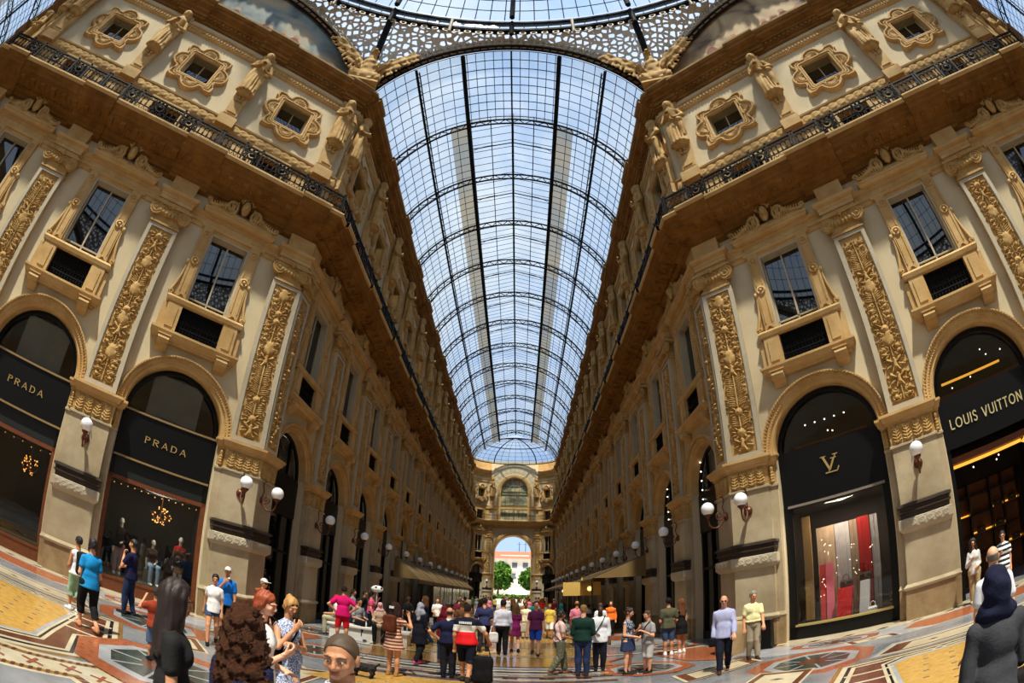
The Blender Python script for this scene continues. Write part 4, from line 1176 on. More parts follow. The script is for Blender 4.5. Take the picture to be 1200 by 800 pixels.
# ------------------------------------------------------------------ inlaid marble floor
def fl(name, rgb, rgb2, sc_=2.5, rough=.2, spec=.5):
    return stone(name, rgb, rough, 0, sc_, .05, 5, rgb2=rgb2, spec=spec)
FLM = [fl('floor_grey', (150, 150, 152), (112, 114, 120), .9), fl('floor_white', (222, 208, 178), (200, 184, 150), 2), fl('floor_red', (178, 104, 68), (150, 82, 52), 9),
       fl('floor_yellow', (212, 168, 88), (186, 138, 62), 7), fl('floor_black', (34, 32, 34), (22, 20, 22)), fl('floor_brown', (120, 72, 52), (92, 50, 36), 5),
       fl('floor_green', (74, 88, 80), (40, 50, 46), 1.6), fl('floor_palegrey', (184, 184, 186), (150, 152, 156), 1.2), fl('floor_blue', (62, 74, 118), (40, 48, 84), 4), fl('floor_ochre', (168, 126, 70), (128, 92, 46), 1.1, .14)]
G_, W_, R2_, Y_, K_, BR_, GN_, PG_, BL_, OC_ = range(10)
FM = MB(); FM.quad((-48.9, -48.9, 0), (48.9, -48.9, 0), (48.9, 89.4, 0), (-48.9, 89.4, 0), G_)
lay = [0]
def poly(pts, m, z=None):
    """one inlay; later inlays lie a hair higher"""
    if z is None: lay[0] += 1; z = .0004 + lay[0] * 6e-6
    a = sum(pts[i - 1][0] * pts[i][1] - pts[i][0] * pts[i - 1][1] for i in range(len(pts)))
    if a < 0: pts = pts[::-1]
    FM.add([(x, y, z) for x, y in pts], [tuple(range(len(pts)))], m)
def regular(cx, cy, r, n, rot=0, sy=1): return [(cx + r * math.cos(2 * PI * i / n + rot), cy + sy * r * math.sin(2 * PI * i / n + rot)) for i in range(n)]
def line(pts, w, m, closed=False):
    q = pts + [pts[0]] if closed else pts
    for a, b in zip(q[:-1], q[1:]):
        a, b = np.array(a, float), np.array(b, float); d = b - a; L = np.linalg.norm(d)
        if L < 1e-6: continue
        d /= L; n = np.array([-d[1], d[0]]) * w / 2; e = d * w / 2
        poly([tuple(a - e + n), tuple(b + e + n), tuple(b + e - n), tuple(a - e - n)], m)
def dashes(a, b, step, L, w, m, skew=0):
    a, b = np.array(a, float), np.array(b, float); D = np.linalg.norm(b - a); d = (b - a) / D; n = np.array([-d[1], d[0]]) * w / 2
    for k in range(int(D / step)):
        p = a + d * (k + .5) * step; e = d * L / 2; s_ = d * skew
        poly([tuple(p - e + n + s_), tuple(p + e + n + s_), tuple(p + e - n - s_), tuple(p - e - n - s_)], m)
def manhole(T, cx, cy, r, rot, sy=1):
    f_ = lambda pts: [T(*p) for p in pts]
    poly(f_(regular(cx, cy, r, 8, PI / 8 + rot, sy)), R2_); poly(f_(regular(cx, cy, r * .74, 8, PI / 8 + rot, sy)), PG_)
    poly(f_(regular(cx, cy, r * .6, 8, PI / 8 + rot, sy)), GN_)
    for k in range(8):
        a = 2 * PI * k / 8 + PI / 8 + rot
        line(f_([(cx + r * .12 * math.cos(a), cy + sy * r * .12 * math.sin(a)), (cx + r * .58 * math.cos(a), cy + sy * r * .58 * math.sin(a))]), .05, PG_)
    poly(f_(regular(cx, cy, r * .24, 8, PI / 8 + rot, sy)), BR_)
def boxlet(T, u, v, hu, hv, sk=0):
    """white slab in a brown frame with a dark lozenge"""
    def B(k): return [T(u - hu * k, v - hv * k + sk * k), T(u + hu * k, v - hv * k - sk * k), T(u + hu * k, v + hv * k - sk * k), T(u - hu * k, v + hv * k + sk * k)]
    poly(B(1.16), W_); poly(B(1.06), BR_); poly(B(.8), W_)
    poly([T(u - .07, v), T(u, v - .16), T(u + .07, v), T(u, v + .16)], K_)
for q in (0, 1, 2, 3):
    a = PI / 4 + q * PI / 2; c, s_ = math.cos(a), math.sin(a)
    T = lambda u, v, c=c, s_=s_: (u * c + v * s_, u * s_ - v * c)
    # next to the wall
    poly([T(17.55, -7.5), T(17.55, 7.5), T(18.6, 7.5), T(18.6, -7.5)], W_)
    for k in range(-7, 8): poly([T(17.66, k * .95 - .3), T(17.66, k * .95 - .05), T(17.86, k * .95 + .1), T(17.86, k * .95 - .15)], BR_ if k % 2 else K_)
    poly([T(16.1, -7.2), T(16.1, 7.2), T(17.5, 7.2), T(17.5, -7.2)], PG_)
    poly([T(16.2, -2.5), T(16.2, 2.5), T(16.75, 3.3), T(17.4, 3.0), T(17.4, -3.0), T(16.75, -3.3)], R2_)
    for sg in (-1, 1):
        manhole(lambda u, v: T(17.0 + (u) * .42, sg * 5.1 + v), 0, 0, 1.25, 0)
        boxlet(T, 16.35, sg * 4.05, .2, .55, .1)
        manhole(T, 14.75, sg * 5.2, 1.42, 0)
        boxlet(T, 13.3, sg * 5.55, .62, .5)
        boxlet(T, 12.3, sg * 7.3, .5, .7)
    # long white band with lozenges
    poly([T(14.0, -3.9), T(14.0, 3.9), T(15.15, 3.5), T(15.15, -3.5)], PG_)
    poly([T(14.08, -3.8), T(14.08, 3.8), T(15.02, 3.45), T(15.02, -3.45)], W_); poly([T(14.17, -3.7), T(14.17, 3.7), T(14.93, 3.38), T(14.93, -3.38)], BR_)
    poly([T(14.24, -3.25), T(14.24, 3.25), T(14.86, 3.05), T(14.86, -3.05)], W_)
    for k in range(-3, 4): poly([T(14.49, k * .86), T(14.55, k * .86 - .13), T(14.61, k * .86), T(14.55, k * .86 + .13)], K_)
    # frame round the yellow field
    outer = [(13.8, -3.45), (13.8, 3.45), (13.62, 4.35), (11.72, 4.3), (11.25, 3.75), (10.0, 3.72), (9.2, 2.5), (8.95, 0), (9.2, -2.5), (10.0, -3.72), (11.25, -3.75), (11.72, -4.3), (13.62, -4.35)]
    def inset(P, d):
        cx = 11.4; return [(cx + (u - cx) * (1 - d / 2.4), v * (1 - d / 4.0)) for u, v in P]
    f_ = lambda P: [T(*p) for p in P]
    poly(f_(inset(outer, -.09)), OC_); poly(f_(outer), W_); poly(f_(inset(outer, .1)), K_); poly(f_(inset(outer, .17)), W_); poly(f_(inset(outer, .25)), BR_)
    mid = [(13.42, -3.1), (13.42, 3.1), (13.1, 3.42), (11.1, 3.1), (10.3, 3.0), (9.75, 2.2), (9.6, 0), (9.75, -2.2), (10.3, -3.0), (11.1, -3.1), (13.1, -3.42)]
    poly(f_(inset(mid, -.2)), W_); poly(f_(inset(mid, -.12)), K_); poly(f_(inset(mid, -.06)), W_); poly(f_(inset(mid, 0)), PG_); poly(f_(inset(mid, .1)), Y_)
    for sg in (-1, 1):
        for uu in (11.7, 12.3, 12.9): line(f_([(uu, sg * 3.38), (uu - .16, sg * 4.15)]), .09, W_)
        for vv in (.0, 1.25, 2.5):
            for du in (-.06, .06):
                for dv in (-.1, .0, .1): poly(f_([(13.57 + du - .03, sg * vv + dv - .035), (13.57 + du + .03, sg * vv + dv - .035), (13.57 + du + .03, sg * vv + dv + .035), (13.57 + du - .03, sg * vv + dv + .035)]), K_ if (du > 0) != (dv == 0) else W_)
    for i in range(8):
        for j in range(-6, 7):
            u, v = 9.95 + i * .42, j * .46
            if math.hypot(u - 11.2, v) < 1.15 or abs(v) > 2.9 - max(0, 10.6 - u): continue
            poly(f_([(u - .022, v - .05), (u + .022, v - .05), (u + .022, v + .05), (u - .022, v + .05)]), BL_)
    # medallion
    poly(f_(regular(11.2, 0, 1.05, 24)), R2_); poly(f_(regular(11.2, 0, .93, 24)), BL_); poly(f_(regular(11.2, 0, .74, 24)), PG_)
    for k in range(10): aa = 2 * PI * k / 10; poly(f_(regular(11.2 + .56 * math.cos(aa), .56 * math.sin(aa), .11, 8)), W_ if k % 2 else BL_)
    poly(f_([(11.6, -.26), (11.6, .26), (11.1, .26), (10.85, 0), (11.1, -.26)]), R2_); poly(f_([(11.5, -.08), (11.5, .08), (11.0, .08), (11.0, -.08)]), W_)
# star band round the centre
def ringpts(r, dip):
    out = []
    for q in range(4):
        a = PI / 2 - q * PI / 2
        for k in range(9):
            t = -1 + k / 4; h = r * math.tan(PI / 8)
            out.append((r * math.cos(a) + h * t * math.sin(a), r * math.sin(a) - h * t * math.cos(a)))
        a2 = a - PI / 4
        for k in range(1, 8):
            t = -1 + k / 4; h = r * math.tan(PI / 8); rr = r - dip * (1 - t * t)
            out.append((rr * math.cos(a2) + h * t * math.sin(a2), rr * math.sin(a2) - h * t * math.cos(a2)))
    return out
for r, m in ((9.95, W_), (9.82, OC_), (9.68, W_), (9.1, OC_), (8.96, W_), (8.86, G_)): poly(ringpts(r, 1.15), m)
for r in (9.75, 9.03):
    P = ringpts(r, 1.15)
    for a, b in zip(P, P[1:] + P[:1]): dashes(a, b, .12, .055, .11, BR_, .03)
P = ringpts(9.39, 1.15)
for a, b in [(tuple(np.array(p) + (np.array(q) - np.array(p)) * u), tuple(np.array(p) + (np.array(q) - np.array(p)) * (u + .5))) for p, q in zip(P, P[1:] + P[:1]) for u in (0, .5)]:
    mx, my = (a[0] + b[0]) / 2, (a[1] + b[1]) / 2
    for an in (.5, .5 + PI / 2):
        dx, dy = .13 * math.cos(an), .13 * math.sin(an); line([(mx - dx, my - dy), (mx + dx, my + dy)], .05, R2_)
# mouth of each gallery and the gallery floors
for q in range(4):
    c, s_ = [(1, 0), (0, -1), (-1, 0), (0, 1)][q]
    T = lambda x, y, c=c, s_=s_: (x * c + y * -s_ * -1 if 0 else x * c - y * -s_, -x * s_ * 1 + y * c) if 0 else (c * x + s_ * y, -s_ * x + c * y)
    for sg in (-1, 1):
        manhole(T, sg * 4.0, 11.1, 1.5, 0); manhole(T, sg * 4.0, 17.2, 1.2, 0); manhole(T, sg * 6.0, 21.6, 1.0, 0)
        poly([T(sg * 4.8, 19.9), T(sg * 6.1, 21.0), T(sg * 6.9, 19.6), T(sg * 6.9, 17.9), T(sg * 5.9, 16.9), T(sg * 5.2, 17.6)], R2_)
        boxlet(T, sg * 5.25, 15.6, .95, .42, -.4 * sg)
        boxlet(T, sg * 3.1, 13.6, .5, .75, .25 * sg); line([T(sg * 2.2, 18.9), T(sg * 3.3, 20.2)], .16, BR_); line([T(sg * 3.2, 18.7), T(sg * 4.2, 19.8)], .16, BR_)
    poly([T(-2.9, 13.9), T(2.9, 13.9), T(2.3, 15.6), T(-2.3, 15.6)], Y_)
    for i in range(12):
        for j in range(3): u, v = -2.3 + i * .42, 14.2 + j * .45; poly([T(u - .05, v - .02), T(u + .05, v - .02), T(u + .05, v + .02), T(u - .05, v + .02)], BL_)
    for y, w, m in ((15.85, .12, BR_), (16.1, .1, W_), (16.55, .16, BR_), (16.95, .1, W_), (17.3, .1, K_), (17.45, .16, W_), (17.85, .2, PG_)): line([T(-3.0, y), T(3.0, y)], w, m)
    for k in range(-3, 4): line([T(k * .8 - .1, 16.32), T(k * .8 + .1, 16.32)], .12, K_); line([T(k * .8 - .3, 16.7), T(k * .8 - .1, 16.7)], .1, W_)
    y = 18.2; k = 0
    while y < (86 if q == 0 else 46):
        poly([T(-3.4, y), T(3.4, y), T(3.4, y + 2.0), T(-3.4, y + 2.0)], OC_ if k % 2 == 0 else Y_)
        line([T(-3.4, y + 1.0), T(3.4, y + 1.0)], .05, BR_)
        line([T(-6.6, y + 2.19), T(6.6, y + 2.19)], .2, W_)
        if k > 1:
            for sg in (-1, 1):
                poly([T(sg * 3.8, y), T(sg * 6.7, y), T(sg * 6.7, y + 2.0), T(sg * 3.8, y + 2.0)], R2_ if k % 3 == 0 else PG_)
                if k % 3 == 1: poly([T(sg * 5.25 - .9, y + 1), T(sg * 5.25, y + .2), T(sg * 5.25 + .9, y + 1), T(sg * 5.25, y + 1.8)], R2_)
        y += 2.38; k += 1
    for sg in (-1, 1): line([T(sg * 3.6, 20.3), T(sg * 3.6, 86 if q == 0 else 46)], .14, W_)
tag(ob('floor', (FM, FLM)), 'polished inlaid marble floor of the octagon and galleries', None, None, 'structure')
# ------------------------------------------------------------------ the four arched shopfronts of the diagonal walls (and the outermost pair)
WARM = mat('lit_cove', (255, 190, 80), .5, emit=(255, 176, 62), estr=1.6)
BULB = mat('small_bulb', (255, 240, 215), .5, emit=(255, 232, 200), estr=5)
CRYST = mat('chandelier_light', (255, 190, 110), .5, emit=(255, 170, 80), estr=3)
SHOPGLASS = glass_mat('shop_window_glass', (.82, .82, .82), 0, (0, 0, 0))
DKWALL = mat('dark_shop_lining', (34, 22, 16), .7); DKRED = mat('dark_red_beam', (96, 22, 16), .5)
def interior(mb, zt, dep=2.4, z0=0.):
    mb.box(-1.66, 1.66, dep, dep + .05, z0, zt); mb.box(-1.7, -1.64, .61, dep, z0, zt); mb.box(1.64, 1.7, .61, dep, z0, zt); mb.box(-1.64, 1.64, .45, dep, zt, zt + .05)
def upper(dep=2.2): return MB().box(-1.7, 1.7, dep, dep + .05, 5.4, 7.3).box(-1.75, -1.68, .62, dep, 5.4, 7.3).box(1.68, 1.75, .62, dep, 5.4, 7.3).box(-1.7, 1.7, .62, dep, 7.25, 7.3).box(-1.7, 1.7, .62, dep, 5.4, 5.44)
def text_mesh(s, size, depth=.015):
    """lettering from strokes: (thick verticals, thin diagonals) with small serifs"""
    return None
GLY = {'P': (.62, [('v', 0), ('bowl', .5, 1.)]), 'R': (.68, [('v', 0), ('bowl', .48, 1.), ('d', .28, .48, .66, 0)]), 'A': (.74, [('d2',)]), 'D': (.72, [('v', 0), ('bowl', 0., 1.)]),
       'L': (.5, [('v', 0), ('h', 0)]), 'O': (.86, [('o',)]), 'U': (.68, [('u',)]), 'I': (.14, [('v', 0)]), 'S': (.52, [('s',)]), 'V': (.7, [('vv',)]), 'T': (.58, [('t',)]), 'N': (.7, [('n',)])}
def letters(txt, h, w=.09, gap=.16, serif=False, y=0., width=0):
    """one mesh per letter, the word centred at x=0, baseline z=0, strokes of width w*h"""
    out = []; x = 0; tot = sum((GLY[c][0] if c != ' ' else .3) + gap for c in txt) - gap; x = -tot * h / 2
    mb = None
    def seg(a, b, ww=w):
        a, b = np.array(a) * h, np.array(b) * h; d = b - a; d = d / np.linalg.norm(d); n = np.array([-d[1], d[0]]) * ww * h / 2
        P = [a + n, a - n, b - n, b + n]; mb.prism([(float(p[0]) + x, float(p[1])) for p in P], y - .02, y)
    def arc_(cx, cz, rx, rz, a0, a1, n=14):
        p = [(cx + rx * math.cos(a0 + (a1 - a0) * i / n), cz + rz * math.sin(a0 + (a1 - a0) * i / n)) for i in range(n + 1)]
        for a, b in zip(p[:-1], p[1:]): seg(a, b)
    for ch in txt:
        if ch == ' ': x += (.3 + gap) * h; continue
        W, el = GLY[ch]; e = w / 2; mb = MB(); out.append(mb)
        for t in el:
            if t[0] == 'v':
                seg((e, 0), (e, 1))
                if serif: seg((-.06, .02), (e + .14, .02), .05); seg((-.06, .98), (e + .14, .98), .05)
            elif t[0] == 'h': seg((0, e), (W, e))
            elif t[0] == 'bowl':
                z0, z1 = t[1], t[2]; cz = (z0 + z1) / 2; rz = (z1 - z0) / 2 - e; rx = W * .5
                seg((e, z1 - e), (W - rx, z1 - e), w * (.6 if serif else 1)); seg((e, z0 + e), (W - rx, z0 + e), w * (.6 if serif else 1)); arc_(W - rx, cz, rx - e, rz, -PI / 2, PI / 2)
            elif t[0] == 'd': seg((t[1], t[2]), (t[3], t[4]))
            elif t[0] == 'd2': seg((.03, 0), (W / 2, 1), w * (.6 if serif else 1)); seg((W - .03, 0), (W / 2, 1)); seg((W * .24, .33), (W * .76, .33), w * .7)
            elif t[0] == 'o': arc_(W / 2, .5, W / 2 - e, .5 - e, 0, 2 * PI, 26)
            elif t[0] == 'u': seg((e, .3), (e, 1)); seg((W - e, .3), (W - e, 1)); arc_(W / 2, .32, W / 2 - e, .32 - e, PI, 2 * PI)
            elif t[0] == 's': arc_(W / 2, .74, W / 2 - e, .26 - e / 2, .2, 1.5 * PI, 16); arc_(W / 2, .26, W / 2 - e, .26 - e / 2, -PI + .2, PI / 2, 16)
            elif t[0] == 'vv': seg((.03, 1), (W / 2, 0)); seg((W - .03, 1), (W / 2, 0))
            elif t[0] == 't': seg((W / 2, 0), (W / 2, 1)); seg((0, 1 - e), (W, 1 - e))
            elif t[0] == 'n': seg((e, 0), (e, 1)); seg((W - e, 0), (W - e, 1)); seg((e, 1), (W - e, 0))
        x += (W + gap) * h
    if width:
        xs = [p[0] for m in out for p in m.v]; k = width / (max(xs) - min(xs)); c = (max(xs) + min(xs)) / 2
        for m in out: m.v = [((p[0] - c) * k, p[1], p[2]) for p in m.v]
    return out
def chandelier(loc, rz, label, n=46):
    t = []; r = random.Random(n)
    for i in range(n):
        a = r.uniform(0, 6.28); z = r.uniform(-.3, .25); rr = .42 * (1 - abs(z) * 1.6) * r.uniform(.5, 1); t.append(MB().sphere((rr * math.cos(a), rr * math.sin(a), z), .022, 5))
    th = thing('chandelier', label, 'chandelier', loc, rz); [ob('light_drop', (d, CRYST), th) for d in t]
    b = MB().tube([(0, 0, -.2), (0, 0, .58)], .02, 5)
    for k in range(8): a = k * PI / 4; b.tube([(0, 0, -.1), (.2 * math.cos(a), .2 * math.sin(a), -.2), (.38 * math.cos(a), .38 * math.sin(a), .05)], .014, 4)
    ob('arms', (b, COPPER), th)
def put_shop(frame, x, parts, label):
    t = thing('arched_shopfront', label, 'shopfront', frame.at(x), frame.rz, 'shopfronts on the diagonal walls')
    ob('archivolt', ARCHIVOLT, t)
    for n, mb, m, *subs in parts:
        p = ob(n, (mb, m), t)
        for sn, sm, smt in subs: ob(sn, (sm, smt), p)
    return t
def prada_like(mirror, word, label, frame, x, bulbs):
    _, fr = shop_unit('x'); g = MB()
    cur = half_disc(1.5, .9, .92)
    pn = MB().box(-.9, .9, .8, .84, 5.6, 7.0)
    fan = half_disc(1.5, .44, .46)
    fs = MB().box(-1.6, 1.6, .26, .44, 4.02, 5.44)
    ln = MB().box(-1.6, 1.6, .22, .28, 5.42, 5.48); ln2 = MB().box(-1.6, 1.6, .22, .28, 3.98, 4.04)
    lt = [('letter', MB().merge(m, Matrix.Translation((0, 0, 4.63))), GOLD) for m in letters(word, .2, .12, .42, True, .255, 1.42)]
    val = MB().box(-1.6, 1.6, .34, .44, 3.36, 4.0)
    wf = MB()
    for sg in (-1, 1): wf.box(*sorted((sg * 1.5, sg * 1.64)), .28, .44, 0, 3.4)
    wf.box(-1.6, 1.6, .28, .44, 3.3, 3.42)
    kick = MB().box(-1.6, 1.6, .2, .46, 0, .4); kick.box(-1.6, 1.6, .18, .3, .36, .44)
    it = MB(); interior(it, 3.4); it.box(-1.63, 1.63, .44, 2.4, .38, .44, 1)
    bl = MB(); r = random.Random(5)
    bl = [('ceiling_bulb', MB().sphere((-1.4 + 2.8 * i / max(1, bulbs - 1), .6, 3.2 + r.uniform(-.03, .03)), .016, 5), CRYST) for i in range(bulbs)]
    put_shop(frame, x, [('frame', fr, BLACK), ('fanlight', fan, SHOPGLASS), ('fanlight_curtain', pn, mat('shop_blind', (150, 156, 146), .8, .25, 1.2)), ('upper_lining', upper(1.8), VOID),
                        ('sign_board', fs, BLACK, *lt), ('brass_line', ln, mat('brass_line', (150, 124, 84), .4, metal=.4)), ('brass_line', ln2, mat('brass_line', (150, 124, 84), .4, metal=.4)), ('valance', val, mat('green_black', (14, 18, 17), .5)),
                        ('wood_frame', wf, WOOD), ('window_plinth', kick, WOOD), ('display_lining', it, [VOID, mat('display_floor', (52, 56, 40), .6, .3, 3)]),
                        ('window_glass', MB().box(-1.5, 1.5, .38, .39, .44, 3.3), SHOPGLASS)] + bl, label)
prada_like(False, 'PRADA', 'black shopfront with blind in its fanlight, nearest the gallery on the left diagonal wall', FDL, LD - BD[0], 13)
prada_like(False, 'PRADA', 'black shopfront with curved display case, farther from the gallery on the left diagonal wall', FDL, LD - BD[1], 9)
prada_like(False, 'PRADA', 'black shopfront outermost on the left diagonal wall', FDL, LD - BD[2], 9)
for i, s_ in ((0, BD[0]), (1, BD[1])): chandelier(FDL.at(LD - s_ + (.35 if i == 0 else .6), 1.5, 2.75 if i == 0 else 2.7), 0, ('glowing chandelier inside the left shop nearest the gallery', 'glowing chandelier inside the farther left shop')[i], 40 + i)
# --- right: window shop with a monogram, then the open entrance
def monogram(h):
    """two interlocked letters, V over a slanted L, with serifs"""
    m = MB()
    def s2(a, b, w): 
        a, b = np.array(a) * h, np.array(b) * h; d = (b - a) / np.linalg.norm(b - a); n = np.array([-d[1], d[0]]) * w * h / 2
        m.prism([tuple(map(float, p)) for p in (a + n, a - n, b - n, b + n)], -.02, 0)
    s2((-.42, .95), (-.05, .12), .13); s2((-.05, .12), (.36, .95), .06); s2((-.58, .97), (-.24, .97), .05); s2((.2, .97), (.52, .97), .05)
    s2((.22, .78), (-.18, -.02), .06); s2((-.36, .0), (.38, .0), .06); s2((.38, .0), (.5, .24), .06); s2((.04, .78), (.4, .78), .05)
    return m
_, fr = shop_unit('x')
it = MB(); interior(it, 3.85, 2.6)
bl = MB()
blb = [('ceiling_bulb', MB().sphere((x, .9, z), .028, 5), BULB) for x, z in [(-.75 + k * .33, 6.35) for k in range(5)] + [(-.05, 5.98), (.1, 5.93)]]
red = MB().box(-1.2, 1.2, .8, .86, 5.68, 5.74)
post = MB().box(-1.3, -1.05, 1.0, 1.1, .45, 3.6)
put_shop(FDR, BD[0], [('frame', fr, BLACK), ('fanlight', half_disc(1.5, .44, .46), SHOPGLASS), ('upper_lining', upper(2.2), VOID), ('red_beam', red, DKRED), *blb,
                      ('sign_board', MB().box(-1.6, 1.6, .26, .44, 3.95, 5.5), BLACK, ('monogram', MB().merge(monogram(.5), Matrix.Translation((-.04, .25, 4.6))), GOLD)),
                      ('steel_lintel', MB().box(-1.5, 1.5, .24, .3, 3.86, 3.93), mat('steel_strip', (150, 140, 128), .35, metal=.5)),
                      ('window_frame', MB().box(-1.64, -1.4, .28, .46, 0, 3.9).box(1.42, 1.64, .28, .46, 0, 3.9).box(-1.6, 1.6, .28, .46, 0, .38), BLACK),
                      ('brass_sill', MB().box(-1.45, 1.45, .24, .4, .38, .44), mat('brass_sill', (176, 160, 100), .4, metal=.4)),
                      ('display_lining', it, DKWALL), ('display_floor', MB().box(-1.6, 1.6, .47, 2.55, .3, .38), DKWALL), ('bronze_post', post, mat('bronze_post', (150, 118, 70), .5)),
                      ('window_glass', MB().box(-1.4, 1.42, .38, .39, .44, 3.86), SHOPGLASS)], 'black shopfront with gilt monogram over a display window, right diagonal wall')
# display: tall screens, carrier boxes, bags
SIL = mat('silver_cloth', (178, 172, 168), .4, .25, 3, spec=.6); SIL2 = mat('champagne_cloth', (186, 160, 128), .45, .25, 3)
PINK = mat('pink_panel', (240, 120, 140), .5); REDP = mat('red_panel', (220, 20, 24), .4); DRED = mat('deep_red_cloth', (150, 12, 14), .5)
def disp(name, label, cat, s0, s1, y, z0, z1, m, lean=0., d=.06, pleats=0):
    x0, x1 = s0 - (s0 + s1) / 2, s1 - (s0 + s1) / 2; mb = MB()
    n = pleats or 1; h = z1 - z0
    for i in range(n):
        a, b = x0 + (x1 - x0) * i / n, x0 + (x1 - x0) * (i + 1) / n; dd = .02 if i % 2 else 0
        mb.add([(a, dd, 0), (b, dd, 0), (b, d, 0), (a, d, 0), (a + lean, dd, h), (b + lean, dd, h), (b + lean, d, h), (a + lean, d, h)], [(3, 2, 1, 0), (4, 5, 6, 7), (0, 1, 5, 4), (1, 2, 6, 5), (2, 3, 7, 6), (3, 0, 4, 7)])
    return tag(ob(name, (mb, m), None, FDR.at((s0 + s1) / 2, y, z0), FDR.rz), label, cat, 'shop window display')
disp('backdrop_banner', 'champagne cloth banner at the gallery end of the monogram shop window', 'banner', 2.05, 2.62, 1.3, .385, 3.2, SIL2, 0, .05, 5)
disp('backdrop_banner', 'silver cloth banner beside the champagne one in the monogram shop window', 'banner', 2.64, 3.1, 1.3, .385, 3.2, SIL, 0, .05, 4)
disp('backdrop_banner', 'grey brown pleated banner in the middle of the monogram shop window', 'banner', 3.12, 3.36, 1.3, .385, 3.2, mat('taupe_cloth', (140, 118, 96), .5, .2, 3), 0, .05, 2)
disp('backdrop_banner', 'deep red hanging banner in the monogram shop window', 'banner', 3.38, 3.76, 1.25, .385, 3.22, DRED, 0, .05, 3)
disp('backdrop_banner', 'pale silver banner at the outer end of the monogram shop window', 'banner', 3.78, 4.02, 1.3, .385, 3.2, SIL, 0, .05, 2)
disp('display_board', 'narrow coral red board left of the pink one in the shop window', 'board', 2.12, 2.3, 1.1, .385, 2.06, mat('coral_panel', (224, 70, 66), .5))
disp('display_board', 'tall pink board standing in the shop window', 'board', 2.32, 2.56, 1.05, .385, 2.08, PINK)
def bagbox(name, label, cat, s, w, y, h, m, lean, d=.3):
    t = disp(name, label, cat, s - w / 2, s + w / 2, y, .385, .385 + h, m, lean, d); return t
bagbox('display_plinth', 'leaning red display plinth carrying a dark handbag', 'plinth', 2.86, .44, .8, .86, REDP, .08)
bagbox('display_plinth', 'white display plinth carrying a dark handbag', 'plinth', 3.5, .3, .8, .95, mat('white_plinth', (222, 220, 220), .4), .06)
def handbag(loc, rz, label, w=.34, h=.24, m=None, group='handbags in the shop window'):
    t = thing('handbag', label, 'handbag', loc, rz, group); b = MB().stack(rect(-w / 2, w / 2, -.07, .07), [(0, 0), (.015, .03), (.01, h * .7), (-.02, h)]); ob('body', (b, m or DARKM), t)
    hd = MB(); hd.tube([(-w * .28, 0, h - .01), (-w * .24, 0, h + .11), (0, 0, h + .15), (w * .24, 0, h + .11), (w * .28, 0, h - .01)], .012, 5); ob('handle', (hd, m or DARKM), t)
    ob('clasp', (MB().box(-.02, .02, -.09, -.06, h * .5, h * .62), GOLD), t)
    return t
handbag(FDR.at(2.95, .95, 1.245), FDR.rz, 'dark handbag on the leaning red plinth'); handbag(FDR.at(3.57, .95, 1.335), FDR.rz, 'dark handbag on the white plinth')
handbag(FDR.at(3.78, .62, .385), FDR.rz, 'small white handbag on the shop window floor', .26, .16, WHITEP)
lg = MB(); r = random.Random(3)
for (cx, cz, n) in ((2.4, 2.6, 8), (2.2, 1.4, 7), (3.2, 2.2, 5), (3.24, 1.7, 4), (3.72, 2.0, 4), (2.6, 1.9, 3)):
    for i in range(n): lg.sphere((cx - BD[0] + r.uniform(-.14, .14), 1.0, cz + r.uniform(-.3, .3)), .014, 5)
tag(ob('light_string', (lg, BULB), None, FDR.at(BD[0]), FDR.rz), 'scattered points of light among the window banners', 'lights', None, 'stuff')
wl = bpy.data.lights.new('window_spot', 'AREA'); wl.energy = 170; wl.size = 1.2; wl.color = (1, .86, .7); wo = bpy.data.objects.new('window_spot', wl); COL.objects.link(wo); wo.location = FDR.at(3.0, .75, 3.8)
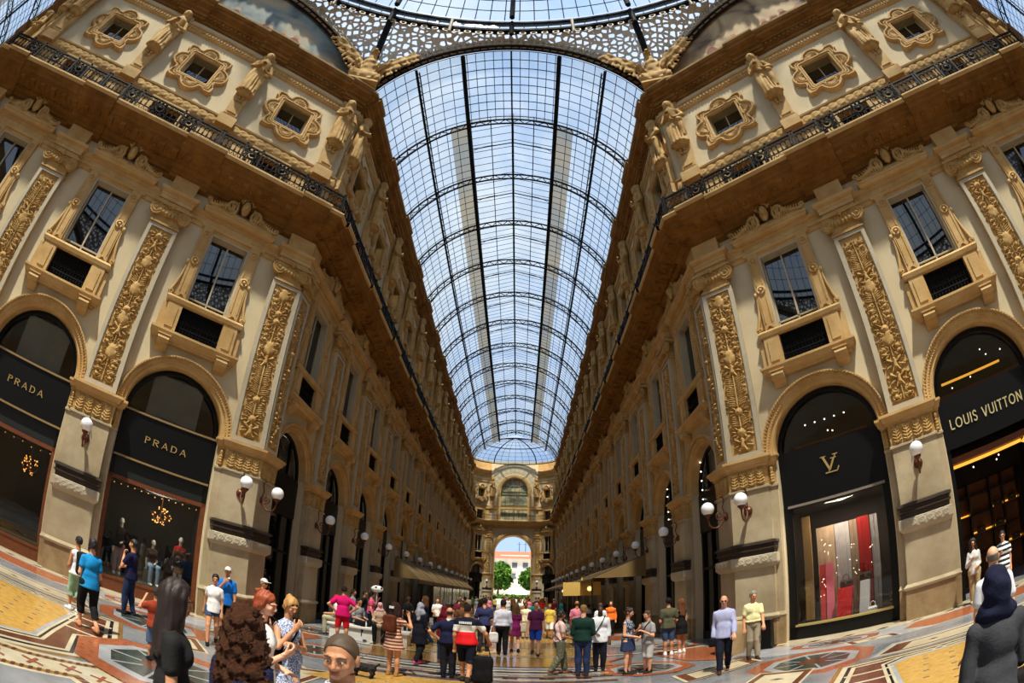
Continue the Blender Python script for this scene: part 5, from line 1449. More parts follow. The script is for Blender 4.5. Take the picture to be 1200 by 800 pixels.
# entrance shop (LV word sign)
def entrance(s0, label, word):
    _, fr = shop_unit('x'); it = MB(); interior(it, 4.3, 4.2)
    cove = MB().box(-1.45, .9, .7, .78, 3.62, 3.7); cove.prism([(.9, 3.62), (1.45, 4.0), (1.45, 3.9), (1.0, 3.56)], .7, .78); cove2 = MB().box(-1.2, 1.0, 1.2, 1.26, 6.13, 6.19)
    wood = MB().box(-1.5, 1.5, .5, 2.0, 3.72, 3.9)
    shelf = MB(); glow = []
    for x in (-1.3, -.75, .1, .6, 1.25): shelf.box(x - .03, x + .03, 3.7, 4.1, 0, 3.3)
    for z in (.9, 1.55, 2.2, 2.85): shelf.box(-1.4, 1.4, 3.7, 4.1, z, z + .04)
    for (x0, x1, z) in ((-1.25, -.8, .94), (.14, .56, 1.6), (.14, .56, 2.25), (.66, 1.2, .94), (.66, 1.2, 2.25), (-1.25, -.8, 2.25), (-.7, .05, 1.6)): glow.append(('shelf_light', MB().box(x0, x1, 4.02, 4.06, z + .02, z + .07), WARM))
    back = MB().box(-1.4, 1.4, 4.1, 4.15, 0, 3.3)
    GP = mat('gilt_pale', (188, 176, 128), .5); lt = [('letter', MB().merge(m, Matrix.Translation((-.1, 0, 4.6))), GP) for m in letters(word, .29, .13, .2, False, .255, 2.5)]
    blb = []
    for p in ((-.9, 1.0, 5.9), (-.2, 1.0, 6.0), (.6, 1.2, 6.5), (1.1, 1.0, 6.4), (-.8, .9, 3.5), (0, .9, 3.45), (.2, 1.4, 3.6), (.4, 1.0, 6.65)): blb.append(('ceiling_bulb', MB().sphere(p, .025, 5), BULB))
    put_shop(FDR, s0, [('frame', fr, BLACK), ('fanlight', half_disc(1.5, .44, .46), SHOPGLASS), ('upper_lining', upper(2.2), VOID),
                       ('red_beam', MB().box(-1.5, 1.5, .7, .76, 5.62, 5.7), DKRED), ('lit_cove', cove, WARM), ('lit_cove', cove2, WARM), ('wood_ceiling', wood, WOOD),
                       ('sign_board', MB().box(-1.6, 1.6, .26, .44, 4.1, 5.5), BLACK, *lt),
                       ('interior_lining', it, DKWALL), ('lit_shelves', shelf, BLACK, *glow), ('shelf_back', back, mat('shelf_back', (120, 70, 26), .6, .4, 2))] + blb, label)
    for x, z, wh in ((.35, 1.6, 'middle lit shelf'), (.35, 2.25, 'upper lit shelf'), (-1.0, .95, 'lowest lit shelf at the gallery end'), (.95, .95, 'lowest lit shelf at the outer end'), (-.4, 1.6, 'middle lit shelf nearer the gallery'), (.95, 2.26, 'upper lit shelf at the outer end')):
        handbag(FDR.at(s0 + x, 3.85, z), FDR.rz, f'dark handbag on the {wh} inside the right entrance', .3, .22, DARKM, 'handbags on the lit shelves')
entrance(BD[1], 'black entrance with gilt shop name and lit shelves inside, right diagonal wall', 'LOUIS VUITTON')
_, fr = shop_unit('x')
put_shop(FDR, BD[2], [('frame', fr, BLACK), ('fanlight', half_disc(1.5, .44, .46), DARKGLASS), ('sign_board', MB().box(-1.6, 1.6, .26, .44, 4.1, 5.5), BLACK), ('window_glass', MB().box(-1.5, 1.5, .38, .4, 0, 4.1), DARKGLASS)], 'black shopfront outermost on the right diagonal wall')
# --- gallery: row of bulbs in the first arches on the right, red lit door jamb
def bulb_string(loc, zs, r, label):
    t = thing('bulb_string', label, 'lights', loc, FAR.rz)
    for z in zs: ob('bulb', (MB().sphere((0, 0, z), r, 6), BULB), t)
    ob('wire', (MB().tube([(0, .01, zs[0] - .1), (0, .01, zs[-1] + .1)], .008, 4), BLACK), t)
bulb_string(FAR.at(AL - BA[0] - .9, .24, 5.2), [.35 * k for k in range(5)], .03, 'upright row of bulbs high in the first arch of the right gallery wall')
bulb_string(FAR.at(AL - BA[1] - .6, .24, 5.2), [.35 * k for k in range(5)], .03, 'upright row of bulbs high in the second arch of the right gallery wall')
bulb_string(FAR.at(AL - BA[0] + 1.0, .22, 0), [.5, .95, 1.55, 1.9, 2.25], .035, 'column of round bulbs next to the orange door jamb')
tag(ob('door_jamb_light', (MB().box(-.12, .12, -.02, .04, 0, 3.9).box(-.1, .1, -.04, -.02, .1, 3.7, 1), [WOOD, mat('orange_jamb', (220, 110, 50), .5, emit=(240, 90, 30), estr=.25)]), None, FAR.at(AL - BA[0] + 1.3, .26, 0), FAR.rz), 'orange lit door jamb beside the right corner pier', 'door jamb')
# ------------------------------------------------------------------ far end of the gallery
YE = RO + AL                      # straight walls stop here
END = [(-7.25, YE), (-7.1, YE + 1.0), (-6.6, YE + 2.0), (-5.7, YE + 2.9), (-4.6, YE + 3.4), (-4.0, YE + 3.5)]
YC = YE + 3.5
ENDP = END + [(-x, y) for x, y in END[::-1]]
AR, AZ = 3.05, 9.2                # big arch
WR, WZ = 2.25, 19.9               # big window
def end_wall():
    mb = MB()
    for a, b in list(zip(END[:-1], END[1:])) + [((-b[0], b[1]), (-a[0], a[1])) for a, b in zip(END[:-1], END[1:])]:
        for z0, z1, m in ((0, 13.4, 0), (13.4, 17.2, 1), (17.2, 22.3, 0), (22.3, 25.2, 1)): mb.quad((*a, z0), (*b, z0), (*b, z1), (*a, z1), m)
    n = 20
    def hole(r, zs, z0, z1):
        for i in range(n):
            xa, xb = -r * math.cos(PI * i / n), -r * math.cos(PI * (i + 1) / n); za, zb = zs + math.sqrt(max(0, r * r - xa * xa)), zs + math.sqrt(max(0, r * r - xb * xb))
            mb.quad((xa, YC, za), (xb, YC, zb), (xb, YC, z1), (xa, YC, z1)); mb.quad((xa, YC, za), (xa, YC + 2.6, za), (xb, YC + 2.6, zb), (xb, YC, zb), 1)
        for sg in (-1, 1):
            a, b = sorted((sg * r, sg * 4.0)); mb.quad((a, YC, z0), (b, YC, z0), (b, YC, z1), (a, YC, z1)); mb.quad((sg * r, YC, z0), (sg * r, YC + 2.6, z0), (sg * r, YC + 2.6, zs), (sg * r, YC, zs), 1)
    hole(AR, AZ, 0, 14.4); hole(WR, WZ, 14.4, 25.2)
    tag(ob('wall_end', (mb, [PLASTER, OCHRE])), 'curved end wall of the gallery with a great arch', None, None, 'structure')
end_wall()
E_FR = Frame(0, YC, 0)
def endtrim(name, prof, m, label):
    mb = MB(); mb.stack(ENDP, prof, 0, False, False)
    trim_no[0] += 1; tag(ob('trim_%d' % (40 + trim_no[0]), (mb, m)), label, None, None, 'structure')
for nm, pr, m in (('entablature band', P_STR, OCHRE), ('balcony cornice', P_BALC, OCHRE), ('attic base moulding', P_ATT, OCHRE), ('attic frieze', P_FRZ, OCHRE), ('top cornice', P_TOP, OCHRE)):
    P = [(o, z) for o, z in pr]; endtrim(nm, P, m, f'{nm} curving round the far end wall') if nm not in ('top cornice', 'attic frieze', 'entablature band') else None
def side_trim(pr, m, label):
    for sg, P in ((-1, END), (1, [(-x, y) for x, y in END[::-1]])):
        mb = MB(); mb.stack(P, pr, 0, False, False); trim_no[0] += 1
        tag(ob('trim_%d' % (40 + trim_no[0]), (mb, m)), f'{label} on the {"left" if sg < 0 else "right"} curve of the end wall', None, None, 'structure')
side_trim(P_TOP, OCHRE, 'top cornice'); side_trim(P_FRZ, OCHRE, 'attic frieze'); side_trim(P_STR, OCHRE, 'entablature band')
a = MB().arc([(AR - .01, -.004), (AR - .01, -.12), (AR + .15, -.2), (AR + .5, -.25), (AR + .62, -.1), (AR + .62, -.004)], 0, PI, 32, 0, AZ)
for sg in (-1, 1): a.box(*sorted((sg * AR, sg * (AR + .3))), -.12, -.004, 0, AZ); a.box(*sorted((sg * (AR - .05), sg * (AR + .7))), -.25, -.004, AZ - .3, AZ)
tag(ob('arch_surround', (a, OCHRE), None, (0, YC, 0)), 'great ochre arch surround open to the square at the far end', 'arch')
w = thing('window_%d' % (win_no[0] + 1), 'great arched window above the far arch', 'window', (0, YC, 0), 0, None, 'structure')
a = MB().arc([(WR, .1), (WR, -.1), (WR + .2, -.2), (WR + .6, -.2), (WR + .7, 0)], 0, PI, 32, 0, WZ)
for sg in (-1, 1): a.box(*sorted((sg * WR, sg * (WR + .62))), -.18, .1, 14.9, WZ)
ob('arch_surround', (a, OCHRE), w)
p = MB(); p.prism([(WR * math.cos(PI * i / 24), WZ + WR * math.sin(PI * i / 24)) for i in range(25)], .5, .52); p.box(-WR, WR, .5, .52, 14.9, WZ); ob('pane', (p, mat('far_pane', (110, 112, 96), .1, 0, .6, 0, rgb2=(220, 210, 160), spec=.6)), w)
p = MB()
OLV = mat('olive_frame', (120, 116, 80), .6)
for x in (-1.5, -.75, 0, .75, 1.5): p.box(x - .06, x + .06, .4, .5, 14.9, WZ + math.sqrt(WR * WR - x * x))
for z in (15.9, 17.2, 17.5, 19.4, 19.9, 20.9): p.box(-math.sqrt(WR**2 - max(0, z - WZ)**2), math.sqrt(WR**2 - max(0, z - WZ)**2), .38, .5, z - .07, z + .07)
ob('mullions', (p, OLV), w)
# little bays on the two curves and pilasters
cp = [((END[2][0] + END[3][0]) / 2 * s_, (END[2][1] + END[3][1]) / 2) for s_ in (1, -1)]
for k, (x, y) in enumerate(cp):
    sd = ('left', 'right')[k]; an = math.atan2(END[3][1] - END[2][1], END[3][0] - END[2][0]) * (1 if k == 0 else -1)
    f = Frame(x + (.35 if k == 0 else -.35), y + .0, an)
    win_no[0] += 2
    WINDOW.put(winname(), f'pedimented window on the {sd} curve of the far end wall', 'window', f.at(0, -.24), f.rz, 'windows of the end wall', 'structure')
    ATTIC.put(winname(), f'quatrefoil window on the {sd} curve of the far end wall', 'window', f.at(0, -.46, 19.25), f.rz, 'windows of the end wall', 'structure')
    LOWWIN.put(winname(), f'low window on the {sd} curve of the far end wall', 'window', f.at(0, -.24), f.rz, 'windows of the end wall', 'structure')
    SHOP_G.put('arched_shopfront', f'dark side arch on the {sd} curve of the far end wall', 'shopfront', f.at(0, -.35), f.rz, 'end wall arches')
    for x2 in (-3.7, ):
        xx = x2 if k == 0 else -x2
        PIER.put('pier', f'stone pier on the {sd} of the great far arch', 'pier', (xx * 1.09, YC, 0), 0, 'end wall piers'); PILASTERS[0].put('pilaster', f'carved pilaster on the {sd} of the great far arch', 'pilaster', (xx * 1.09, YC, 0), 0, 'end wall pilasters')
        HERM.put('herm_statue', f'draped stone figure on the {sd} of the great end window', 'statue', (xx * 1.0, YC, 0), 0, 'end wall statues')
        LAMP.put('globe_sconce', f'globe lamp on the {sd} pier of the far arch', 'lamp', (xx * 1.09, YC, 0), 0, 'end wall lamps')
er = MB(); ENDI = [(x * .84, y - .9) for x, y in ENDP]
for z, w_ in ((15.55, .035), (14.95, .02), (15.37, .02)): er.tube([(x, y, z) for x, y in ENDI], w_, 5)
for a, b in zip(ENDI[:-1], ENDI[1:]):
    n = max(2, int(math.hypot(b[0] - a[0], b[1] - a[1]) / .2))
    for i in range(n): t = i / n; x, y = a[0] + (b[0] - a[0]) * t, a[1] + (b[1] - a[1]) * t; er.tube([(x, y, 14.66), (x, y, 15.55)], .018, 4)
tag(ob('balcony_railing', (er, IRON)), 'black iron railing curving across the far end wall', 'railing')
# half dome of glass over the end
t = thing('ceiling_apse', 'glass half dome closing the gallery roof at the far end', None, (0, 0, 0), 0, None, 'structure')
ER = 7.2; EZ = 20.3 + math.sqrt(VR**2 - ER**2)
gl = MB(); bars = MB(); NSEG = 18; NV = 8
def ap(i, j):
    a = PI * i / NSEG; e = (PI / 2) * j / NV; r = ER * math.cos(e); return (-r * math.cos(a), RO + 66.5 + 6.6 * math.sin(a) * math.cos(e) * .62, 24.6 + (VZ + VR - 24.6) * math.sin(e))
for i in range(NSEG):
    for j in range(NV): gl.quad(ap(i, j), ap(i + 1, j), ap(i + 1, j + 1), ap(i, j + 1))
ob('glass_sheet', (gl, VGLASS), t)
for i in range(NSEG + 1): bars.tube([ap(i, j) for j in range(NV + 1)], .09 if i % 6 == 0 else .025, 4, 0, False, False)
for j in range(NV): bars.tube([ap(i, j) for i in range(NSEG + 1)], .08 if j in (0, 4) else .022, 4, 0, False, False)
ob('iron_bars', (bars, RIB), t)
# ------------------------------------------------------------------ the square beyond
tag(ob('ground', (MB().quad((-60, YC - .5, -.01), (60, YC - .5, -.01), (60, 190, -.01), (-60, 190, -.01)), mat('square_paving', (196, 188, 176), .7, .15, .5))), 'pale paving of the square beyond the arch', None, None, 'structure')
bt = thing('apartment_building', 'pale building with a red tiled roof beyond the far arch', 'building', (0, 150, 0))
FW = mat('facade_cream', (226, 218, 206), .8, .08, .3); 
ob('wall', (MB().box(-22, 22, 0, 10, 0, 18.6), FW), bt)
cr = MB()
for z, d_, h_ in ((18.2, .8, .5), (13.2, .5, .3), (8.4, .5, .3), (4.2, .4, .3)): cr.box(-22.3, 22.3, -d_, 0, z, z + h_)
ob('cornice', (cr, WHITEP), bt)
ROOF = mat('red_tiles', (196, 92, 66), .8, .25, 2)
ob('roof', (MB().add([(-23, -1.2, 18.7), (23, -1.2, 18.7), (23, 11, 18.7), (-23, 11, 18.7), (-20, 4, 22.2), (20, 4, 22.2)], [(0, 1, 5, 4), (1, 2, 5), (2, 3, 4, 5), (3, 0, 4)]), ROOF), bt)
for i in range(9):
    for z in (5.2, 9.6, 14.4):
        x = -12 + i * 3; wn = ob('window', (MB().box(x - .75, x + .75, -.06, .05, z, z + 2.6), mat('far_window', (92, 96, 104), .3)), bt)
        ob('lintel', (MB().box(x - .95, x + .95, -.12, -.02, z + 2.6, z + 2.85), WHITEP), wn); ob('sill', (MB().box(x - 1.0, x + 1.0, -.2, -.02, z - .2, z), WHITEP), wn)
ob('dormer', (MB().box(-4, 4, .5, 3, 18.9, 20.2), FW), bt)
for x in (1.2, 3.0): ob('aerial', (MB().tube([(x, 4, 22), (x, 4, 26.5)], .08, 4).tube([(x - .7, 4, 25.5), (x + .7, 4, 25.5)], .05, 4), RIB), bt)
bt.scale = (1, 1, .68)
st = thing('monument', 'white stone monument with figures standing in the square', 'monument', (1.0, 128, 0))
MW = mat('white_stone', (236, 230, 220), .7, .08, 1)
ob('pedestal', (MB().stack(rect(-1.6, 1.6, -1.6, 1.6), [(.8, 0), (.8, .8), (.3, 1.0), (.1, 4.4), (.4, 4.6), (.4, 5.0), (0, 5.1)]), MW), st)
S = SDF((-1, -1, 5), (1, 1, 8.4), .08); S.cap((0, 0, 5), (0, 0, 6.6), .5, .36, .1); S.cap((0, 0, 6.6), (0, 0, 7.4), .36, .42, .1); S.ell((0, 0, 7.95), (.22, .24, .3), .05); S.cap((.3, 0, 7.3), (.55, -.3, 6.5), .16, .1, .05); S.cap((-.3, 0, 7.3), (-.5, -.2, 6.6), .16, .1, .05)
g = MB(); S.extract(g); ob('standing_figure', (g, MW), st)
for x in (-1.9, 1.9):
    S = SDF((x - .6, -.6, 0), (x + .6, .6, 3.6), .08); S.cap((x, 0, .8), (x, 0, 2.2), .36, .26, .1); S.ell((x, 0, 2.75), (.18, .2, .24), .05); S.cap((x - .3, 0, 2.2), (x - .35, -.2, 1.5), .12, .09, .05); S.cap((x + .3, 0, 2.2), (x + .35, -.2, 1.5), .12, .09, .05)
    g = MB(); S.extract(g); g.box(x - .5, x + .5, -.5, .5, 0, .8); ob('corner_figure', (g, MW), st)
LEAF = mat('tree_leaves', (96, 140, 50), .6, 0, .9, 0, rgb2=(46, 82, 26), spec=.2)
def tree(x, y, h, r, label, seed):
    t = thing('tree', label, 'tree', (x, y, 0), 0, 'trees in the square'); rn = np.random.default_rng(seed)
    ob('trunk', (MB().tube([(0, 0, 0), (.1, 0, h * .35), (-.1, .1, h * .6)], [.28, .2, .1], 7), WOOD), t)
    mb = MB(); n = 2600
    for i in range(n):
        d = rn.normal(size=3); d /= np.linalg.norm(d); rr = rn.uniform(.55, 1) ** .5; k = rn.integers(0, 7); off = np.array([math.cos(k * 2.4), math.sin(k * 2.4), (k % 3 - 1) * .8]) * r * .45
        p = d * rr * r * np.array([.62, .62, .66]) + off + np.array([0, 0, h * .62]); a = rn.normal(size=3) * .28; b = rn.normal(size=3) * .28
        mb.add([tuple(p - a), tuple(p + b), tuple(p + a), tuple(p - b)], [(0, 1, 2, 3)])
    ob('crown', (mb, LEAF), t)
tree(-2.9, 106, 9.4, 2.6, 'leafy green tree on the left of the far arch', 1); tree(3.6, 108, 8.6, 2.3, 'leafy green tree on the right of the far arch', 2); tree(-8.5, 116, 9, 2.6, 'leafy tree half hidden beyond the left of the far arch', 3)
hd = MB(); rn = np.random.default_rng(9)
for i in range(1500):
    p = np.array([rn.uniform(-5, 5), 103 + rn.uniform(-.4, .4), rn.uniform(1.0, 2.0)]); a = rn.normal(size=3) * .12; b = rn.normal(size=3) * .12; hd.add([tuple(p - a), tuple(p + b), tuple(p + a), tuple(p - b)], [(0, 1, 2, 3)])
hd.box(-5, 5, 102.6, 103.4, 0, 1.1, 1)
tag(ob('hedge', (hd, [LEAF, WHITEP])), 'clipped hedge in a pale planter beyond the arch', 'hedge')
# ------------------------------------------------------------------ cafe awnings along the gallery
AWN = mat('awning_canvas', (112, 88, 48), .8, .15, 1.5); AWN2 = mat('awning_dark', (86, 66, 38), .8, .2, 2)
def awning(sg, y0, y1, x0, x1, z0, z1, label, name='awning'):
    t = thing(name, label, 'awning', (0, y0, 0), 0, 'cafe awnings'); L = y1 - y0
    c = MB(); c.quad((sg * x0, 0, z0), (sg * x0, L, z0), (sg * x1, L, z1), (sg * x1, 0, z1)); c.quad((sg * x0, 0, z0 - .03), (sg * x1, 0, z1 - .03), (sg * x1, L, z1 - .03), (sg * x0, L, z0 - .03))
    for yy in (0, L): c.add([(sg * x0, yy, z0), (sg * x1, yy, z1), (sg * x1, yy, z0)], [(0, 1, 2)])
    ob('canopy', (c, AWN), t)
    v = MB(); n = int(L / .35)
    for i in range(n):
        a, b = i * L / n, (i + 1) * L / n; v.add([(sg * x0, a, z0), (sg * x0, b, z0), (sg * x0, b, z0 - .16), (sg * x0, (a + b) / 2, z0 - .28), (sg * x0, a, z0 - .16)], [(0, 1, 2, 3, 4)])
    ob('valance', (v, [AWN]), t)
    for i in range(int(L / 5) + 1):
        yy = .3 + i * (L - .6) / max(1, int(L / 5)); ob('pole', (MB().tube([(sg * x0, yy, 0), (sg * x0, yy, z0)], .035, 6).tube([(sg * x0, yy, z0), (sg * x1, yy, z1)], .03, 5), IRON), t)
awning(-1, 35, 74, 4.9, 6.4, 2.6, 3.85, 'long ochre cafe awning with scalloped edge along the left gallery wall')
awning(1, 40, 74, 4.6, 6.6, 2.75, 3.6, 'long ochre cafe awning along the right gallery wall, farther part')
awning(1, 27.5, 38.5, 4.2, 6.6, 2.75, 3.75, 'sloping pale cafe awning along the right gallery wall, nearer part')
tag(ob('menu_board', (MB().box(-1.0, 1.0, -.03, .03, 0, .75).box(-.04, .04, -.02, .02, .75, 1.0), mat('mustard_board', (226, 184, 96), .7)), None, (4.3, 32.2, 1.95)), 'mustard hanging board under the right cafe awning', 'board')
for k, (x, y) in enumerate(((5.2, 30), (5.0, 34), (5.3, 38), (5.1, 43))):
    t = thing('hanging_lamp', f'round cafe lamp under the right awning, {ORD[k]} from the octagon', 'lamp', (x - .8, y, 2.3), 0, 'cafe lamps'); ob('bulb', (MB().sphere((0, 0, 0), .13, 10), mat('cafe_bulb', (255, 236, 180), .5, emit=(255, 225, 150), estr=1.5)), t); ob('cord', (MB().tube([(0, 0, .1), (0, 0, .6)], .01, 4), BLACK), t)
CAB = mat('cabinet_glass', (150, 140, 120), .2, .3, 2)
for k in range(8):
    y = 42 + k * 3.6; t = thing('cafe_cabinet', f'pale glazed cafe partition panel under the left awning, {ORD[k]} from the octagon', 'partition', (-5.1, y, 0), 0, 'cafe partitions')
    ob('panel', (MB().box(-.03, .03, 0, 3.2, .8, 2.3), CAB), t); ob('base', (MB().box(-.05, .05, 0, 3.2, 0, .8), DARKM), t)
# ------------------------------------------------------------------ people
SKINS = {'fair': (214, 156, 124), 'tan': (198, 138, 100), 'olive': (180, 122, 84), 'dark': (92, 58, 42)}
def skin(k): return mat('skin_' + k, SKINS[k], .5, .12, 8, spec=.35)
def cloth(rgb, pat=None, rgb2=(240, 240, 240), sc_=1.):
    nm = 'cloth_%d_%d_%d' % tuple(rgb) + ('_' + pat if pat else '')
    if nm in MATS: return MATS[nm]
    if not pat: return mat(nm, rgb, .85, .18, 14, .25, 60, spec=.15)
    m = bpy.data.materials.new(nm); m.use_nodes = True; nt = m.node_tree; b = nt.nodes['Principled BSDF']; L = nt.links.new; b.inputs['Roughness'].default_value = .85
    tc = nt.nodes.new('ShaderNodeTexCoord'); r = nt.nodes.new('ShaderNodeValToRGB'); r.color_ramp.interpolation = 'CONSTANT'; e = r.color_ramp.elements
    e[0].position, e[0].color = 0, (*lin(rgb), 1); e[1].position, e[1].color = .5, (*lin(rgb2), 1)
    if pat == 'stripe':
        x = nt.nodes.new('ShaderNodeSeparateXYZ'); L(tc.outputs['Object'], x.inputs[0]); mm = nt.nodes.new('ShaderNodeMath'); mm.operation = 'MULTIPLY'; mm.inputs[1].default_value = sc_; L(x.outputs['Z'], mm.inputs[0])
        fr_ = nt.nodes.new('ShaderNodeMath'); fr_.operation = 'FRACT'; L(mm.outputs[0], fr_.inputs[0]); L(fr_.outputs[0], r.inputs['Fac'])
    elif pat == 'spot':
        n = nt.nodes.new('ShaderNodeTexNoise'); n.inputs['Scale'].default_value = sc_; L(tc.outputs['Object'], n.inputs['Vector']); L(n.outputs['Fac'], r.inputs['Fac'])
    elif pat == 'check':
        n = nt.nodes.new('ShaderNodeTexChecker'); n.inputs['Scale'].default_value = sc_; L(tc.outputs['Object'], n.inputs['Vector']); L(n.outputs['Fac'], r.inputs['Fac'])
    L(r.outputs['Color'], b.inputs['Base Color']); MATS[nm] = m; return m
ARMS = {'down': ((.025, -.01, -.17), (.03, .035, -.31)), 'fwd': ((.02, .05, -.16), (.015, .14, -.275)), 'back': ((.03, -.075, -.155), (.04, -.08, -.30)),
        'hip': ((.13, -.06, -.12), (.0, .0, -.235)), 'ear': ((.06, .06, -.15), (-.04, .07, .03)), 'front': ((.03, .0, -.17), (-.04, .13, -.2)), 'chest': ((.045, .03, -.165), (-.03, .14, -.09)),
        'camera': ((.09, .1, -.08), (.0, .17, .06)), 'mouth': ((.04, .08, -.15), (-.07, .12, .0)), 'strap': ((.06, .05, -.16), (-.03, .08, -.04)), 'cross': ((.04, .03, -.17), (-.12, .11, -.12)),
        'lap': ((.03, .03, -.165), (-.03, .17, -.18)), 'reach': ((.07, .1, -.13), (.08, .23, -.18)), 'out': ((.1, .04, -.14), (.13, .13, -.24))}
def R3(yaw=0, pitch=0): return Matrix.Rotation(math.radians(yaw), 3, 'Z') @ Matrix.Rotation(math.radians(pitch), 3, 'X')
def hand_sdf(mb, wrist, d, up, s, L, grip=.5, h=.0045, m=0):
    """palm, four fingers of unequal length with bent knuckles, thumb from the side of the palm; d along the forearm"""
    d = Vector(d).normalized(); up = Vector(up); n = (up - d * up.dot(d)).normalized(); side = d.cross(n) * s
    S = SDF((-L * .75, -L * .85, -L * .25), (L * .75, L * .75, L * 1.3), h)      # local: x side, y palm normal, z along the hand
    S.cap((0, 0, -.12 * L), (0, 0, .1 * L), .17 * L, .19 * L, .01, (1.2, .8, 1)); S.ell((0, 0, .3 * L), (.25 * L, .11 * L, .3 * L), .012)
    for i, (x, ln) in enumerate(((-.17, .4), (-.06, .47), (.06, .45), (.16, .35))):
        b = np.array((x * L * 1.15, 0, .5 * L)); a1 = grip * .9; a2 = grip * 2.0
        p1 = b + np.array((0, -math.sin(a1), math.cos(a1))) * ln * L * .5; p2 = p1 + np.array((0, -math.sin(a2), math.cos(a2))) * ln * L * .35; p3 = p2 + np.array((0, -math.sin(a2 + .5 * grip), math.cos(a2 + .5 * grip))) * ln * L * .22
        S.cap(b, p1, .055 * L, .05 * L, .006); S.cap(p1, p2, .05 * L, .045 * L, .004); S.cap(p2, p3, .045 * L, .038 * L, .004)
    t0 = np.array((.2 * L, -.03 * L, .14 * L)); t1 = t0 + np.array((.16, -.1, .2)) * L; t2 = t1 + np.array((.02, -.1 - .1 * grip, .2)) * L
    S.cap(t0, t1, .075 * L, .06 * L, .01); S.cap(t1, t2, .058 * L, .045 * L, .005)
    Rm = np.array([side, n * -1 * -1, d]); w = np.array(wrist)
    S.extract(mb, m, lambda V: V @ Rm + w)
def person(label, x, y, H, face, sex='m', skin_='fair', arms=('down', 'down'), legs='stand', top=None, bottom=None, shoes=(60, 50, 45), hair=('short', (40, 28, 20)), look=(0, 0), h=.016, w=1.,
           extras=(), group=None, sit=.46, fine=False, belly=0., face_detail=True, seed=0, name='person'):
    """top=(rgb/mat, sleeve 0..2, hem z/H, kind), bottom=(rgb/mat, kind, cut z/H)"""
    t = thing(name, label, 'person', (x, y, 0), math.radians(face - 90), group)
    fem = sex == 'f'; sh = (.088 if fem else .1) * w; hw_ = (.056 if fem else .05) * w
    dz = 0; hipz = .52
    if legs == 'sit': dz = sit / H + .055 - .52
    U = lambda p: (p[0] * H, p[1] * H, (p[2] + dz) * H)
    # joints
    J = {}
    if legs == 'sit':
        for s in (-1, 1): J['h', s] = (s * hw_, 0, .52); J['k', s] = (s * (hw_ + .03), .235, .515 - .0); J['a', s] = (s * (hw_ + .02), .22, .045 - dz)
    else:
        st = {'stand': ((0, 0, 0), (0, 0, 0)), 'walk': ((.075, .115, 0), (-.02, -.15, .03)), 'walk2': ((-.02, -.15, .03), (.075, .115, 0)), 'step': ((.03, .05, 0), (.0, -.05, .0)), 'apart': ((0, 0.02, 0), (0, -.02, 0))}[legs]
        for s, (ky, ay, az) in ((-1, st[0]), (1, st[1])):
            sp = .03 if legs == 'apart' else .0
            J['h', s] = (s * hw_, 0, .515); J['k', s] = (s * (hw_ + sp * .5), ky + .012, .285); J['a', s] = (s * (hw_ + sp), ay, .045 + az)
    for i, s in ((0, -1), (1, 1)):
        e, wr = ARMS[arms[i]]; S0 = (s * sh, -.004, .78); J['s', s] = S0
        J['e', s] = (S0[0] + s * e[0] * 1.05, e[1], S0[2] + e[2]); J['w', s] = (S0[0] + s * wr[0], wr[1], S0[2] + wr[2])
    ext = .30 * H if legs != 'sit' else .34 * H
    lo, hi = (-.34 * H * max(1, w), -.24 * H, -.02), (.34 * H * max(1, w), ext, (.9 + max(0, dz)) * H)
    def torso(S, g, sq=1.):
        r = H * sq
        S.ell(U((0, 0, .525)), (np.array((.095 if fem else .088, .068, .075)) * r * (w, w, 1)) + g, .03)
        S.ell(U((0, .004 + belly * .3, .62)), (np.array((.074 if fem else .083, .056 + belly, .09)) * r * (w, w, 1)) + g, .03)
        S.ell(U((0, .004, .73)), (np.array((.086 if fem else .1, .064, .1)) * r * (w, w, 1)) + g, .03)
        S.cap(U((-sh * .88, -.004, .77)), U((sh * .88, -.004, .77)), .03 * r + g, None, .03)
        for s in (-1, 1): S.cap(U((s * .012, -.008, .826)), U((s * sh * .9, -.004, .78)), .021 * r + g * .8, .022 * r + g * .8, .02)
        if fem:
            for s in (-1, 1): S.ell(U((s * .04, .042, .725)), np.array((.033, .03, .035)) * r + g * .7, .03)
    def arm(S, s, g, fr=2., k=.015):
        a, e, wr = U(J['s', s]), U(J['e', s]), U(J['w', s]); r = H * (.92 if fem else 1.0) * (w ** .5)
        if fr <= 1: e = tuple(np.array(a) + (np.array(e) - np.array(a)) * fr); S.cap(a, e, .029 * r + g, .027 * r + g * 1.2, k); return
        S.cap(a, e, .031 * r + g, .024 * r + g, k)
        q = tuple(np.array(e) + (np.array(wr) - np.array(e)) * min(1, fr - 1)); S.cap(e, q, .0245 * r + g, .017 * r + g, k)
    def leg(S, s, g, k=.015, flare=0.):
        hp, kn, an = U(J['h', s]), U(J['k', s]), U(J['a', s]); r = H * w ** .5
        S.cap(hp, kn, (.058 if fem else .054) * r + g, .036 * r + g + flare * .5, k); S.cap(kn, an, .036 * r + g + flare * .5, .022 * r + g + flare, k)
        cf = np.array(kn) * .68 + np.array(an) * .32; S.ell(cf - np.array((0, .008 * H, 0)), np.array((.034, .036, .07)) * r + g, .015)
    # ---- body
    S = SDF(lo, hi, h); torso(S, -.012); body_arms = [1, -1]
